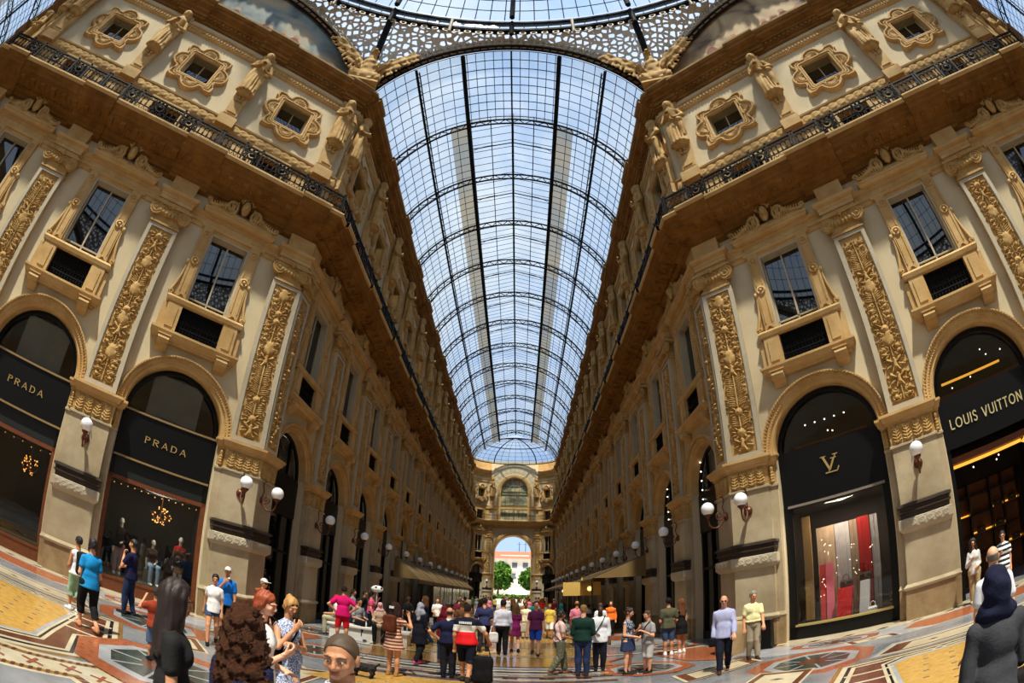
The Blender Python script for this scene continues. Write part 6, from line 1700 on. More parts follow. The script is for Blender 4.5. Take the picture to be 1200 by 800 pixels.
    for s in (-1, 1):
        arm(S, s, 0); leg(S, s, -.002)
        a = np.array(U(J['a', s])); S.cap(a + (0, -.02 * H, -.02 * H), a + (0, .1 * H, -.03 * H), .022 * H, .018 * H, .012)
        if not fine:
            e, wr = np.array(U(J['e', s])), np.array(U(J['w', s])); d = (wr - e) / np.linalg.norm(wr - e); S.cap(wr, wr + d * .06 * H, .019 * H, .02 * H, .01); S.cap(wr + d * .05 * H, wr + d * .095 * H, .018 * H, .011 * H, .008); S.cap(wr + d * .02 * H, wr + d * .05 * H + np.array((-s * .02 * H, .02 * H, 0)), .009 * H, .008 * H, .006)
    S.cap(U((0, -.01, .8)), U((0, .006, .9)), (.03 if fem else .035) * H, None, .02)
    B = MB(); S.extract(B)
    if fine:
        for s in (-1, 1):
            e, wr = np.array(U(J['e', s])), np.array(U(J['w', s])); hand_sdf(B, wr, wr - e, (0, .2, 1) if abs((wr - e)[2]) < .12 else (0, 1, 0), -s, .1 * H, .55)
    # ---- head
    hh = min(h, .008 if fine else .012); k_ = H / 1.7; hd = Vector(U((0, .012, .9)))
    HR = np.array(R3(*look)); tf = lambda V: V @ HR.T + np.array(hd)
    S = SDF((-.13 * k_, -.16 * k_, -.08 * k_), (.13 * k_, .19 * k_, .22 * k_), hh)
    q = k_ * (.95 if fem else 1)
    S.ell((0, -.012 * q, .098 * q), (.073 * q, .092 * q, .085 * q), .01); S.ell((0, .03 * q, .045 * q), (.054 * q, .058 * q, .068 * q), .025)
    S.ell((0, .066 * q, -.004 * q), (.026 * q, .022 * q, .02 * q), .02); S.cap((0, -.02 * q, -.07 * q), (0, -.015 * q, .04 * q), .05 * q, .05 * q, .03)
    for s in (-1, 1):
        S.ell((s * .03 * q, .088 * q, .074 * q), (.017 * q, .012 * q, .011 * q), .012, 's'); S.ell((s * .03 * q, .079 * q, .07 * q), (.0135 * q, .0125 * q, .0105 * q), .003)
        S.cap((s * .014 * q, .086 * q, .094 * q), (s * .046 * q, .074 * q, .094 * q), .011 * q, .008 * q, .012); S.ell((s * .04 * q, .066 * q, .045 * q), (.02 * q, .018 * q, .018 * q), .02)
        S.ell((s * .076 * q, -.008 * q, .066 * q), (.012 * q, .022 * q, .033 * q), .006); S.ell((s * .012 * q, .094 * q, .036 * q), (.01 * q, .01 * q, .009 * q), .006)
    S.cap((0, .086 * q, .084 * q), (0, .107 * q, .042 * q), .009 * q, .013 * q, .008)
    S.ell((0, .088 * q, .018 * q), (.025 * q, .011 * q, .006 * q), .004); S.ell((0, .086 * q, .006 * q), (.022 * q, .012 * q, .007 * q), .004)
    S.ell((0, .102 * q, .0125 * q), (.024 * q, .008 * q, .002 * q), .002, 's')
    def lipm(C):
        L_ = (C - np.array(hd)) @ HR; return ((abs(L_[:, 0]) < .026 * q) & (L_[:, 1] > .082 * q) & (abs(L_[:, 2] - .012 * q) < .0125 * q)).astype(int) if face_detail else np.zeros(len(C), int)
    S.extract(B, 0, tf, lipm)
    bo = ob('body', (B, [skin(skin_), mat('lips_' + skin_, tuple(int(c * f) for c, f in zip(SKINS[skin_], (.86, .7, .66))), .45)]), t)
    if face_detail:
        def hp(p): return tuple(HR @ (np.array(p) * q) + np.array(hd))
        for s in (-1, 1):
            e = MB().sphere(hp((s * .03, .0835, .07)), .0098 * q, 8, 0, 1.25, .7, .8); e.sphere(hp((s * .03, .0905, .07)), .0048 * q, 6, 1)
            ob('eye', (e, [mat('eye_white', (214, 208, 200), .3), mat('eye_iris', (38, 26, 20), .2)]), t)
            br = MB().tube([hp((s * .015, .0975, .0915)), hp((s * .03, .0945, .0965)), hp((s * .05, .078, .09))], [.0042 * q, .0045 * q, .0025 * q], 5); ob('eyebrow', (br, mat('hair_%d_%d_%d' % tuple(hair[1]), hair[1], .6)), t)
    # ---- hair or headwear
    HC = hair[1]; HM = mat('hair_%d_%d_%d' % tuple(HC), HC, .55, .65, 110, .9, 160, spec=.2)
    S = SDF((-.3 * k_, -.34 * k_, -.5 * k_), (.3 * k_, .24 * k_, .3 * k_), hh * (1 if hair[0] in ('short', 'crop') else 1.3)); style = hair[0]
    front = lambda X, Y, Z: -(Z - (.128 * q)) - 2.2 * np.maximum(0, -(Y - .05 * q)) * 1.0
    if style in ('short', 'crop', 'bald'):
        gg = {'short': .014, 'crop': .006, 'bald': .007}[style] * q
        S.ell((0, -.014 * q, .1 * q), (.073 * q + gg, .09 * q + gg, .085 * q + gg), .01); S.ell((0, -.045 * q, .05 * q), (.058 * q + gg, .05 * q + gg, .055 * q + gg), .02)
        S.bump(.007 if style == 'short' else .002, 130, seed)
        S.clip(lambda X, Y, Z: np.maximum(-(Z - (.02 * q + np.maximum(0, Y + .03 * q) * 1.25)), (Y - .072 * q)))
        if style == 'bald': S.clip(lambda X, Y, Z: Z - (.105 * q - np.maximum(0, Y + .0) * .6))
    elif style in ('long', 'curly', 'bun', 'pony', 'bob'):
        gg = {'curly': .052, 'long': .042}.get(style, .017) * q
        S.ell((0, -.018 * q, .1 * q), (.073 * q + gg, .09 * q + gg, .087 * q + gg), .01); S.ell((0, -.05 * q, .03 * q), (.066 * q + gg, .05 * q + gg, .07 * q + gg), .03)
        S.clip(lambda X, Y, Z: np.maximum(-(Z - (.0 * q + np.maximum(0, Y + .01 * q) * 1.5)), (Y - .078 * q)))
        ln = hair[2] if len(hair) > 2 else .32
        if style in ('long', 'curly'):
            wd = .062 if style == 'long' else .085
            for i in range(9 if style == 'long' else 13):
                a = -2.2 + 4.4 * i / (8 if style == 'long' else 12); bx, by = math.sin(a) * .072 * q, -math.cos(a) * .075 * q - .015 * q
                S.cap((bx, by, .1 * q), (bx * ((2.3 if style == 'curly' else 1.75) + .14 * math.sin(i * 2.3)) + .012 * math.sin(i * 3), by * 1.12 - .02 * q, -ln * k_ * (1 - .12 * abs(a))), wd * .75 * q, wd * .55 * q, .02)
            for s in (-1, 1): S.cap((s * .072 * q, .0, .1 * q), (s * .08 * q, .0, -.06 * q), .036 * q, .036 * q, .02)
            if style == 'curly': S.bump(.014, 85, seed); S.bump(.011, 190, seed + 5)
            else: S.bump(.006, 60, seed, .35); S.bump(.005, 210, seed + 9, .12)
        elif style == 'bun': S.ell((0, -.095 * q, .165 * q), (.042 * q, .042 * q, .036 * q), .003); S.bump(.007, 110, seed)
        elif style == 'pony': S.cap((0, -.1 * q, .1 * q), (0, -.15 * q, -.12 * q), .035 * q, .02 * q, .02); S.bump(.005, 90, seed)
        else:
            for s in (-1, 1): S.cap((s * .07 * q, -.01 * q, .08 * q), (s * .075 * q, -.01 * q, -.03 * q), .03 * q, .02 * q, .02)
            S.bump(.006, 80, seed)
    elif style == 'hijab':
        S.ell((0, -.02 * q, .095 * q), (.092 * q, .108 * q, .1 * q), .02); S.cap((0, -.03 * q, .05 * q), (0, -.03 * q, -.08 * q), .085 * q, .1 * q, .04); S.ell((0, -.02 * q, -.12 * q), (.16 * q, .11 * q, .09 * q), .05); (S.cap((.0, -.09 * q, -.05 * q), (0, -.12 * q, -.3 * q), .08 * q, .05 * q, .04) if len(hair) < 3 else S.ell((0, -.06 * q, .02 * q), (.1 * q, .1 * q, .11 * q), .03))
        S.ell((0, .1 * q, .05 * q), (.056 * q, .07 * q, .072 * q), .015, 's'); S.bump(.006, 50, seed)
    elif style == 'cap':
        S.ell((0, -.01 * q, .115 * q), (.085 * q, .1 * q, .085 * q), .01); S.box((0, .12 * q, .115 * q), (.07 * q, .07 * q, .008 * q), .006, .01); S.clip(lambda X, Y, Z: -(Z - .1 * q))
    hb = MB(); S.extract(hb, 0, tf)
    if len(hb.f): ob({'hijab': 'headscarf', 'cap': 'cap'}.get(style, 'hair'), (hb, cloth(HC) if style in ('hijab', 'cap') else HM), t)
    # ---- garments
    def mt(c): return c if not isinstance(c, tuple) else cloth(c)
    if bottom:
        c, kind, cut = bottom
        S = SDF(lo, hi, h); g = .012
        if kind == 'skirt':
            S.cap(U((0, 0, .6)), U((0, .0, cut + .02)), .088 * H * w, .112 * H * w, .02, (1.2, .95, 1)); S.bump(.008, 26, seed, .15)
            S.clip(lambda X, Y, Z: np.maximum(Z - .61 * H, cut * H - Z))
        else:
            S.ell(U((0, 0, .525)), np.array((.095 if fem else .089, .07, .08)) * H * (w, w, 1) + g, .03); S.ell(U((0, belly * .2, .575)), np.array((.08, .06 + belly * .8, .05)) * H * (w, w, 1) + g, .03)
            for s in (-1, 1): leg(S, s, g + (.012 if kind == 'loose' else .002), .012, .012 if kind in ('loose', 'pants') else (.02 if kind == 'shorts' else 0))
            S.bump(.006, 34, seed, .6)
            S.clip(lambda X, Y, Z: Z - (.6 + dz) * H)
            if legs != 'sit': S.clip(lambda X, Y, Z: cut * H - Z)
            else: S.clip(lambda X, Y, Z: max(.045, cut + dz if cut > .2 else .045) * H - Z) if cut < .2 else S.clip(lambda X, Y, Z: Y - .19 * H)
        b = MB(); S.extract(b); ob({'skirt': 'skirt', 'shorts': 'shorts'}.get(kind, 'trousers'), (b, mt(c)), t)
    if top:
        c, sl, hem, kind = top
        S = SDF(lo, hi, h); g = .02 if kind in ('tee', 'shirt', 'coat') else .014; torso(S, g)
        if kind == 'dress': S.ell(U((0, 0, .52)), np.array((.118, .09, .1)) * H * (w, w, 1), .04); S.cap(U((0, 0, .6)), U((0, 0, hem + .01)), .078 * H * w, (.115 if hem > .2 else .13) * H * w, .03, (1.15, .9, 1))
        elif kind == 'coat' and legs == 'sit': S.cap(U((0, .02, .52)), U((0, .2, .52)), .075 * H, .07 * H, .03, (1.5, 1, .8))
        else: S.cap(U((0, belly * .3, .6)), U((0, belly * .2, hem + .02)), .068 * H * w + g, .078 * H * w + g + .01, .03, (1.25, .95 + belly * 4, 1))
        if sl > 0:
            for s in (-1, 1): arm(S, s, .014 if sl > 1 else .018, sl, .012)
        S.bump(.009 if kind != 'tank' else .005, 28, seed + 3, .6)
        nk = .846 if kind != 'tank' else .83
        S.clip(lambda X, Y, Z: np.maximum(np.minimum(Z - (nk + dz) * H + np.maximum(0, Y) * .35, 9), np.where(np.abs(X) < sh * H * 1.1 * 2, (hem + dz) * H - Z, -9)) if sl <= 1 else np.maximum(Z - (nk + dz) * H + np.maximum(0, Y) * .35, np.where(np.hypot(X / (.125 * w), Y / .16) < H, (hem + dz) * H - Z, -9)))
        b = MB(); mf = None; mats = [mt(c)]
        if isinstance(c, list):
            mats = [mt(q_) for q_, _ in c]; zs = [z for _, z in c]; mf = lambda C: np.clip(sum((C[:, 2] < (z + dz) * H).astype(int) for z in zs[1:]), 0, len(zs) - 1)
        S.extract(b, 0, None, mf); ob({'dress': 'dress', 'coat': 'coat', 'shirt': 'shirt', 'tank': 'vest_top'}.get(kind, 't_shirt'), (b, mats), t)
    if shoes:
        for s in (-1, 1):
            a = np.array(U(J['a', s])); S = SDF(a + (-.06 * H, -.07 * H, -.06 * H), a + (.06 * H, .16 * H, .05 * H), min(h, .01)); S.cap(a + (0, -.02 * H, -.022 * H), a + (0, .1 * H, -.03 * H), .029 * H, .024 * H, .01); S.cap(a + (0, -.015 * H, -.01 * H), a + (0, -.01 * H, .012 * H), .029 * H, .027 * H, .01)
            bz = a[2] - .045 * H; S.clip(lambda X, Y, Z: (bz + .001) - Z); b = MB(); S.extract(b); ob('shoe', (b, cloth(shoes)), t)
    for e in extras: e(t, H, U, J, hd, HR, q)
    return t
# ---- things worn (parts) ...
def sunglasses(up=False):
    def f(t, H, U, J, hd, HR, q):
        m = MB(); z = .125 if up else .072; yb = .07 if up else .098
        tr = lambda p: tuple(HR @ (np.array(p) * q) + np.array(hd))
        for s in (-1, 1): m.sphere(tr((s * .03, yb, z)), .024 * q, 8, 0, 1, .35, .75); m.tube([tr((s * .05, yb - .01, z)), tr((s * .078, 0, z - (.0 if not up else .01)))], .004 * q, 4)
        ob('sunglasses', (m, BLACK), t)
    return f
def strap(side=1, rgb=(20, 20, 20)):
    def f(t, H, U, J, hd, HR, q):
        for yy in (1, -1): ob('bag_strap', (MB().tube([U((-side * .07, .02 * yy, .85)), U((-side * .03, .085 * yy, .76)), U((side * .05, .088 * yy, .62)), U((side * .11, .03 * yy, .54))], .012, 5), cloth(rgb)), t)
    return f
def belt(t, H, U, J, hd, HR, q): ob('belt', (MB().stack([(.1 * H * math.cos(a), .08 * H * math.sin(a)) for a in np.linspace(0, 2 * PI, 25)[:-1]], [(0.012, .575 * H), (.016, .578 * H), (.016, .6 * H), (.012, .603 * H)]), DARKM), t)
# ---- ... and things held or carried (own objects)
def bag_at(t, lx, ly, z, w, d, hgt, rgb, label, cat='bag', name='shoulder_bag', handle=True, pat=None):
    M = Matrix.Rotation(t.rotation_euler.z, 4, 'Z'); p = M @ Vector((lx, ly, 0))
    o = thing(name, label, cat, (t.location.x + p.x, t.location.y + p.y, z), t.rotation_euler.z)
    S = SDF((-w, -d * 1.5 - .03, -.05), (w, d * 1.5 + .03, hgt + .05), .012); S.box((0, 0, hgt / 2), (w / 2, d / 2, hgt / 2), min(w, d, hgt) * .35, .02); S.bump(.006, 30, 5); b = MB(); S.extract(b); ob('body', (b, cloth(rgb)), o)
    if handle: ob('strap', (MB().tube([(-w * .4, 0, hgt * .9), (-w * .25, 0, hgt + .18), (0, 0, hgt + .24), (w * .25, 0, hgt + .18), (w * .4, 0, hgt * .9)], .012, 5), cloth(rgb)), o)
    ob('front_pocket', (MB().box(-w * .3, w * .3, d / 2 - .005, d / 2 + .02, hgt * .15, hgt * .55), cloth(tuple(int(c * .8) for c in rgb))), o)
    return o
WHT, BLK, NVY, JEAN, BEI = (232, 230, 226), (22, 22, 24), (24, 28, 52), (40, 52, 84), (190, 172, 138)
NH, CAM = .009, None
# foreground
p = person('woman from behind with long dark hair and black t-shirt, left foreground', -1.19, 7.72, 1.72, 42, 'f', 'tan', ('front', 'down'), 'stand', ((34, 33, 33), .55, .46, 'tee'), ((30, 34, 46), 'pants', .06), BLK, ('long', (34, 20, 15), .36), (-10, -4), .011, 1., (), None, .46, True, 0, True, 1)
person('woman from behind with big curly brown hair in the left foreground', -.69, 7.81, 1.665, 96, 'f', 'tan', ('down', 'down'), 'stand', ((34, 40, 74), .55, .46, 'tee'), (BLK, 'pants', .06), BLK, ('curly', (82, 46, 24), .34), (0, 0), .013, 1., (), None, .46, True, 0, False, 2)
person('man with cropped hair and white shirt, head and shoulders at the bottom edge', .136, 7.305, 1.71, -98, 'm', 'tan', ('down', 'down'), 'stand', ((236, 238, 244), .6, .46, 'shirt'), (JEAN, 'pants', .06), BLK, ('crop', (84, 66, 50)), (8, -6), .008, 1., (lambda t, H, U, J, hd, HR, q: ob('collar', (MB().stack([(.066 * math.cos(a), .066 * math.sin(a) + .01) for a in np.linspace(0, 2 * PI, 25)[:-1]], [(.03, .81 * H), (.012, .862 * H), (.004, .868 * H), (-.002, .86 * H)], 0, False), cloth((236, 238, 244))), t),), None, .46, True, 0, True, 3)
p = person('red haired woman with a top bun and white t-shirt', -1.3, 9.2, 1.74, 15, 'f', 'fair', ('front', 'chest'), 'stand', (WHT, .6, .5, 'tee'), ((214, 204, 170), 'pants', .06), BEI, ('bun', (140, 62, 30)), (-12, -8), .011, 1., (), None, .46, True, 0, True, 4)
bag_at(p, .24, -.02, .66, .34, .12, .4, (70, 44, 30), 'brown shoulder bag of the red haired woman')
p = person('blonde woman in a long blue print dress looking down', -1.72, 10.67, 1.66, -32, 'f', 'tan', ('cross', 'mouth'), 'stand', (cloth((92, 104, 140), 'spot', (190, 196, 214), 60), 0, .1, 'dress'), None, BEI, ('bun', (164, 120, 62)), (0, -20), .01, 1., (sunglasses(True), strap(1)), None, .46, True, 0, True, 5)
bag_at(p, .26, .02, .74, .4, .14, .42, BLK, 'large black shoulder bag of the blonde woman')
p = person('woman in dark blue headscarf and grey top walking away, right foreground', 3.55, 6.93, 1.69, 58, 'f', 'tan', ('down', 'cross'), 'walk', ((56, 56, 60), 2, .47, 'tee'), (BLK, 'pants', .06), BLK, ('hijab', (22, 24, 46), 0), (0, 0), .011, 1.05, (), None, .46, True, 0, False, 6)
bag_at(p, .27, -.02, .68, .38, .14, .3, (26, 24, 24), 'black shoulder bag at the hip of the woman in the blue headscarf')
person('bald man in pale shirt and beige trousers beyond the woman in the blue headscarf', 5.61, 8.43, 1.66, 40, 'm', 'fair', ('down', 'down'), 'stand', ((206, 206, 214), .6, .46, 'shirt'), (BEI, 'pants', .06), BLK, ('bald', (90, 80, 72)), (0, 0), .013, 1.05, (), None, .46, True, 0, True, 7)
p = person('woman in a white jacket by the right shop entrance', 11.5, 13.35, 1.6, -140, 'f', 'tan', ('front', 'chest'), 'stand', ((206, 204, 198), 1.9, .46, 'shirt'), ((170, 150, 112), 'pants', .06), BEI, ('long', (30, 20, 16), .3), (10, 0), .013, .95, (sunglasses(),), None, .46, False, 0, True, 8)
p = person('woman in a black and white striped top by the right shop entrance', 11.12, 12.04, 1.56, -150, 'f', 'tan', ('down', 'chest'), 'stand', (cloth((24, 24, 28), 'stripe', (236, 236, 236), 9), .5, .46, 'tee'), (WHT, 'pants', .06), WHT, ('pony', (30, 20, 16)), (0, 0), .013, .95, (sunglasses(),), None, .46, False, 0, True, 9)
bag_at(p, .24, .0, .7, .3, .1, .34, (226, 226, 228), 'white shoulder bag of the woman in the striped top')
# right group
p = person('bald man in a light blue shirt and navy trousers, walking', 5.2, 15.23, 1.72, -112, 'm', 'fair', ('fwd', 'down'), 'walk2', ((176, 178, 214), 1.8, .46, 'shirt'), ((26, 28, 42), 'pants', .05), (70, 40, 28), ('bald', (60, 46, 38)), (0, -6), .012, 1.05, (sunglasses(),), None, .46, True, .012, True, 10)
bag_at(p, .22, .06, .62, .22, .1, .2, BLK, 'small black pouch in the hand of the man in the light blue shirt', 'bag', 'hand_pouch', False)
person('grey haired man in a yellow polo shirt and grey trousers, walking', 6.36, 16.18, 1.7, -104, 'm', 'tan', ('fwd', 'down'), 'step', ((222, 214, 160), .55, .56, 'tee'), ((150, 138, 116), 'pants', .05), (60, 34, 24), ('short', (120, 116, 110)), (14, -12), .012, 1.05, (belt,), None, .46, True, .015, True, 11)
person('man in an olive t-shirt and denim shorts seen from behind', 5.15, 19.2, 1.74, 86, 'm', 'tan', ('front', 'front'), 'stand', ((84, 82, 62), .6, .48, 'tee'), ((60, 76, 108), 'shorts', .28), WHT, ('short', (30, 22, 18)), (0, 0), .014, 1.05, (), None, .46, False, 0, False, 12)
person('girl with long brown hair in a black dress beside the olive t-shirt man', 5.62, 19.45, 1.66, 120, 'f', 'tan', ('chest', 'front'), 'stand', (BLK, 0, .36, 'dress'), None, WHT, ('long', (120, 74, 40), .34), (0, 0), .014, 1., (), None, .46, False, 0, False, 13)
person('woman in a black vest top and denim skirt with hands together', 3.4, 16.54, 1.62, -38, 'f', 'fair', ('chest', 'front'), 'stand', (cloth((26, 26, 30), 'spot', (140, 150, 170), 26), 0, .54, 'tank'), ((44, 54, 84), 'skirt', .36), (40, 34, 30), ('bun', (44, 28, 22)), (0, -15), .012, .95, (), None, .46, True, 0, True, 14)
person('boy in a grey t-shirt and white checked shorts with a shoulder strap', 3.86, 16.5, 1.52, 205, 'm', 'fair', ('chest', 'front'), 'stand', ((150, 146, 146), .6, .48, 'tee'), (cloth((206, 204, 200), 'check', (160, 158, 156), 40), 'shorts', .26), (40, 34, 30), ('short', (70, 44, 28)), (0, -12), .012, 1., (strap(1),), None, .46, True, 0, True, 15)
p = person('man in a white shirt with a black cross strap facing the viewer', 2.92, 17.51, 1.7, -98, 'm', 'dark', ('down', 'front'), 'stand', ((228, 228, 232), 1.5, .44, 'shirt'), ((26, 28, 40), 'pants', .05), BLK, ('crop', (18, 14, 12)), (0, -6), .012, 1., (strap(1),), None, .46, True, 0, True, 16)
person('man in a dark green jumper and blue jeans seen from behind', 2.4, 16.68, 1.74, 78, 'm', 'fair', ('front', 'front'), 'stand', ((20, 48, 42), 1.9, .5, 'tee'), ((38, 50, 84), 'pants', .05), (50, 40, 36), ('crop', (150, 116, 70)), (0, 0), .012, 1.06, (), None, .46, False, 0, False, 17)
person('woman in a pale pink t-shirt and camouflage trousers stepping right', 1.91, 17.04, 1.6, 18, 'f', 'olive', ('down', 'front'), 'walk', ((226, 190, 186), .55, .52, 'tee'), (cloth((110, 108, 84), 'spot', (60, 60, 46), 40), 'loose', .07), (150, 96, 66), ('bun', (28, 20, 18)), (0, -10), .012, 1., (strap(1),), None, .46, True, 0, True, 18)
# centre
person('man in a purple t-shirt and bright blue shorts walking towards the viewer', 1.5, 20.9, 1.78, -92, 'm', 'fair', ('down', 'down'), 'walk', ((88, 34, 74), .55, .48, 'tee'), ((28, 66, 160), 'shorts', .3), (40, 36, 34), ('short', (40, 28, 22)), (0, 0), .013, 1., (), None, .46, False, 0, True, 19)
p = person('woman in a purple dress seen from behind in the middle of the gallery', .88, 21.52, 1.66, 95, 'f', 'fair', ('down', 'down'), 'walk', ((112, 26, 84), .4, .36, 'dress'), None, BLK, ('long', (110, 80, 44), .2), (0, 0), .014, .95, (), None, .46, False, 0, False, 20)
bag_at(p, .24, 0, .72, .26, .12, .32, (226, 214, 186), 'cream bag hanging beside the purple dress')
p = person('man in a pale grey shirt and black trousers seen from behind', .5, 20.72, 1.8, 92, 'm', 'tan', ('down', 'down'), 'walk', ((190, 192, 208), 1.9, .54, 'shirt'), (BLK, 'pants', .05), BLK, ('short', (28, 22, 20)), (0, 0), .013, 1.05, (), None, .46, False, 0, False, 21)
bag_at(p, -.26, .02, .42, .28, .12, .34, (214, 212, 214), 'white plastic carrier bag held by the man in the pale grey shirt', 'bag', 'carrier_bag')
person('man in a navy shirt from behind, left of the pale grey shirt', -.1, 21.4, 1.84, 88, 'm', 'tan', ('down', 'down'), 'walk2', ((38, 42, 76), .7, .5, 'shirt'), ((30, 28, 32), 'pants', .05), BLK, ('short', (24, 18, 16)), (0, 0), .014, 1.05, (), None, .46, False, 0, False, 22)
p = person('man in a navy white and red banded t-shirt and navy shorts', -.08, 15.53, 1.74, 84, 'm', 'tan', ('down', 'out'), 'walk', ([((20, 22, 40), 9), ((226, 222, 216), .745), ((216, 32, 36), .66)], .6, .5, 'tee'), ((22, 24, 38), 'shorts', .27), (50, 44, 40), ('crop', (36, 26, 22)), (0, 0), .012, 1.12, (), None, .46, True, .01, False, 23)
bk = MB()
for i in range(7): bk.box(-.13 + i * .038, -.13 + i * .038 + .026, -.012, 0, 0, .05)
ob('back_lettering', (bk, cloth((236, 236, 236))), p, (0, -.155, 1.325))
bag_at(p, .34, .02, .02, .42, .26, .62, (20, 20, 24), 'black rucksack carried low by the man in the banded t-shirt', 'bag', 'rucksack')
person('bald older man in a navy polo shirt with white collar seen from behind', -.5, 16.0, 1.62, 96, 'm', 'tan', ('hip', 'front'), 'stand', ((24, 28, 56), .7, .5, 'tee'), ((28, 28, 36), 'pants', .05), BLK, ('bald', (60, 52, 48)), (0, 0), .012, 1.12, (lambda t, H, U, J, hd, HR, q: ob('collar', (MB().stack([(.052 * math.cos(a), .05 * math.sin(a)) for a in np.linspace(0, 2 * PI, 17)[:-1]], [(.02, .82 * H), (.012, .855 * H), (.006, .85 * H)], 0, False), cloth(WHT)), t),), None, .46, False, .01, False, 24)
person('woman in a black robe and pale grey headscarf with pink shoes', -1.43, 17.62, 1.64, 62, 'f', 'tan', ('front', 'front'), 'walk', ((22, 22, 34), 1.9, .34, 'dress'), (BLK, 'pants', .06), (226, 90, 130), ('hijab', (160, 160, 172)), (10, 0), .013, 1.06, (), None, .46, False, 0, False, 25)
person('woman in a maroon headscarf and jeans behind the black robed woman', -.93, 18.3, 1.6, 70, 'f', 'tan', ('front', 'front'), 'stand', ((104, 24, 36), 1.8, .44, 'tee'), (JEAN, 'pants', .05), (110, 66, 40), ('hijab', (112, 26, 40)), (0, 0), .014, 1., (), None, .46, False, 0, False, 26)
def clip_(t, H, U, J, hd, HR, q): ob('hair_clip', (MB().box(-.06, -.01, -.15, -.12, .06, .11).box(.0, .05, -.15, -.12, .06, .11), cloth(WHT)), t, tuple(hd))
p = person('woman in a short red striped dress taking a photograph, seen from behind', -1.55, 15.44, 1.62, 66, 'f', 'tan', ('camera', 'camera'), 'stand', (cloth((120, 34, 34), 'stripe', (196, 170, 140), 14), .4, .38, 'dress'), None, (150, 110, 60), ('long', (52, 28, 18), .1), (0, 0), .012, 1.08, (clip_,), None, .46, True, 0, False, 27)
bag_at(p, 0, -.17, 1.0, .3, .15, .38, (92, 44, 26), 'brown leather rucksack on the back of the striped dress', 'bag', 'rucksack', False)
tag(ob('camera', (MB().box(-.06, .06, -.03, .03, 0, .08).lathe([(.03, .03), (.03, .07)], (0, 0, .04), 10, 0, 'y'), BLACK), None, (-1.37, 15.72, 1.43), math.radians(-24)), 'small dark camera held up by the woman in the striped dress', 'camera')
# left
person('man in a magenta t-shirt and red shorts with hands on hips', -4.21, 19.87, 1.78, 104, 'm', 'tan', ('hip', 'hip'), 'apart', ((206, 20, 102), .62, .47, 'tee'), ((200, 24, 36), 'shorts', .27), BLK, ('short', (44, 26, 22)), (0, 0), .013, 1.12, (), None, .46, False, 0, False, 28)
person('girl in a white t-shirt and denim shorts walking towards the viewer', -5.15, 14.2, 1.56, -58, 'f', 'tan', ('down', 'back'), 'walk2', ((232, 228, 226), .5, .47, 'tee'), ((62, 78, 112), 'shorts', .42), BLK, ('pony', (24, 16, 14)), (0, -5), .011, 1., (), None, .46, True, 0, True, 29)
p = person('boy in a bright blue t-shirt and white cap eating ice cream', -5.79, 15.69, 1.74, -62, 'm', 'tan', ('down', 'mouth'), 'stand', ((28, 110, 200), .6, .46, 'tee'), (BLK, 'shorts', .26), (60, 60, 64), ('cap', (210, 206, 204)), (0, 0), .012, 1., (), None, .46, True, 0, True, 30)
tag(ob('ice_cream', (MB().lathe([(.002, -.1), (.028, 0)], (0, 0, 0), 10).sphere((0, 0, .015), .032, 8, 1), [cloth((190, 140, 80)), WHITEP]), None, (-5.62, 15.5, 1.47)), 'white ice cream cone in the hand of the boy in blue', 'ice cream')
p = person('woman in a blue t-shirt and black cropped trousers facing left', -5.78, 11.07, 1.6, 158, 'f', 'fair', ('front', 'front'), 'walk', ((26, 130, 190), .5, .47, 'tee'), (BLK, 'pants', .16), (190, 130, 96), ('bob', (22, 16, 16)), (0, 0), .011, 1.08, (), None, .46, True, 0, True, 31)
bag_at(p, -.06, .21, .9, .32, .16, .4, (20, 20, 24), 'black rucksack worn in front by the woman in blue', 'bag', 'rucksack', False)
person('boy in a white vest and mint green cropped trousers', -6.95, 11.72, 1.48, 172, 'm', 'olive', ('front', 'front'), 'step', (cloth((234, 232, 236), 'stripe', (214, 214, 226), 3), 0, .5, 'tank'), ((142, 176, 150), 'pants', .2), (220, 218, 216), ('short', (26, 20, 18)), (0, 0), .011, .95, (sunglasses(),), None, .46, True, 0, True, 32)
person('man in a navy t-shirt and jeans raising a hand to his face', -7.34, 13.83, 1.76, 196, 'm', 'tan', ('mouth', 'reach'), 'step', ((28, 28, 62), .6, .48, 'tee'), ((36, 50, 84), 'pants', .05), (40, 40, 46), ('short', (26, 18, 16)), (0, 0), .012, 1., (), None, .46, True, 0, True, 33)
person('child half hidden behind the woman with long dark hair', -4.27, 11.2, 1.2, 150, 'm', 'tan', ('camera', 'front'), 'step', ((150, 60, 40), .5, .48, 'tee'), ((90, 110, 140), 'shorts', .26), BLK, ('short', (40, 24, 18)), (0, 0), .012, 1., (), None, .46, False, 0, True, 34)
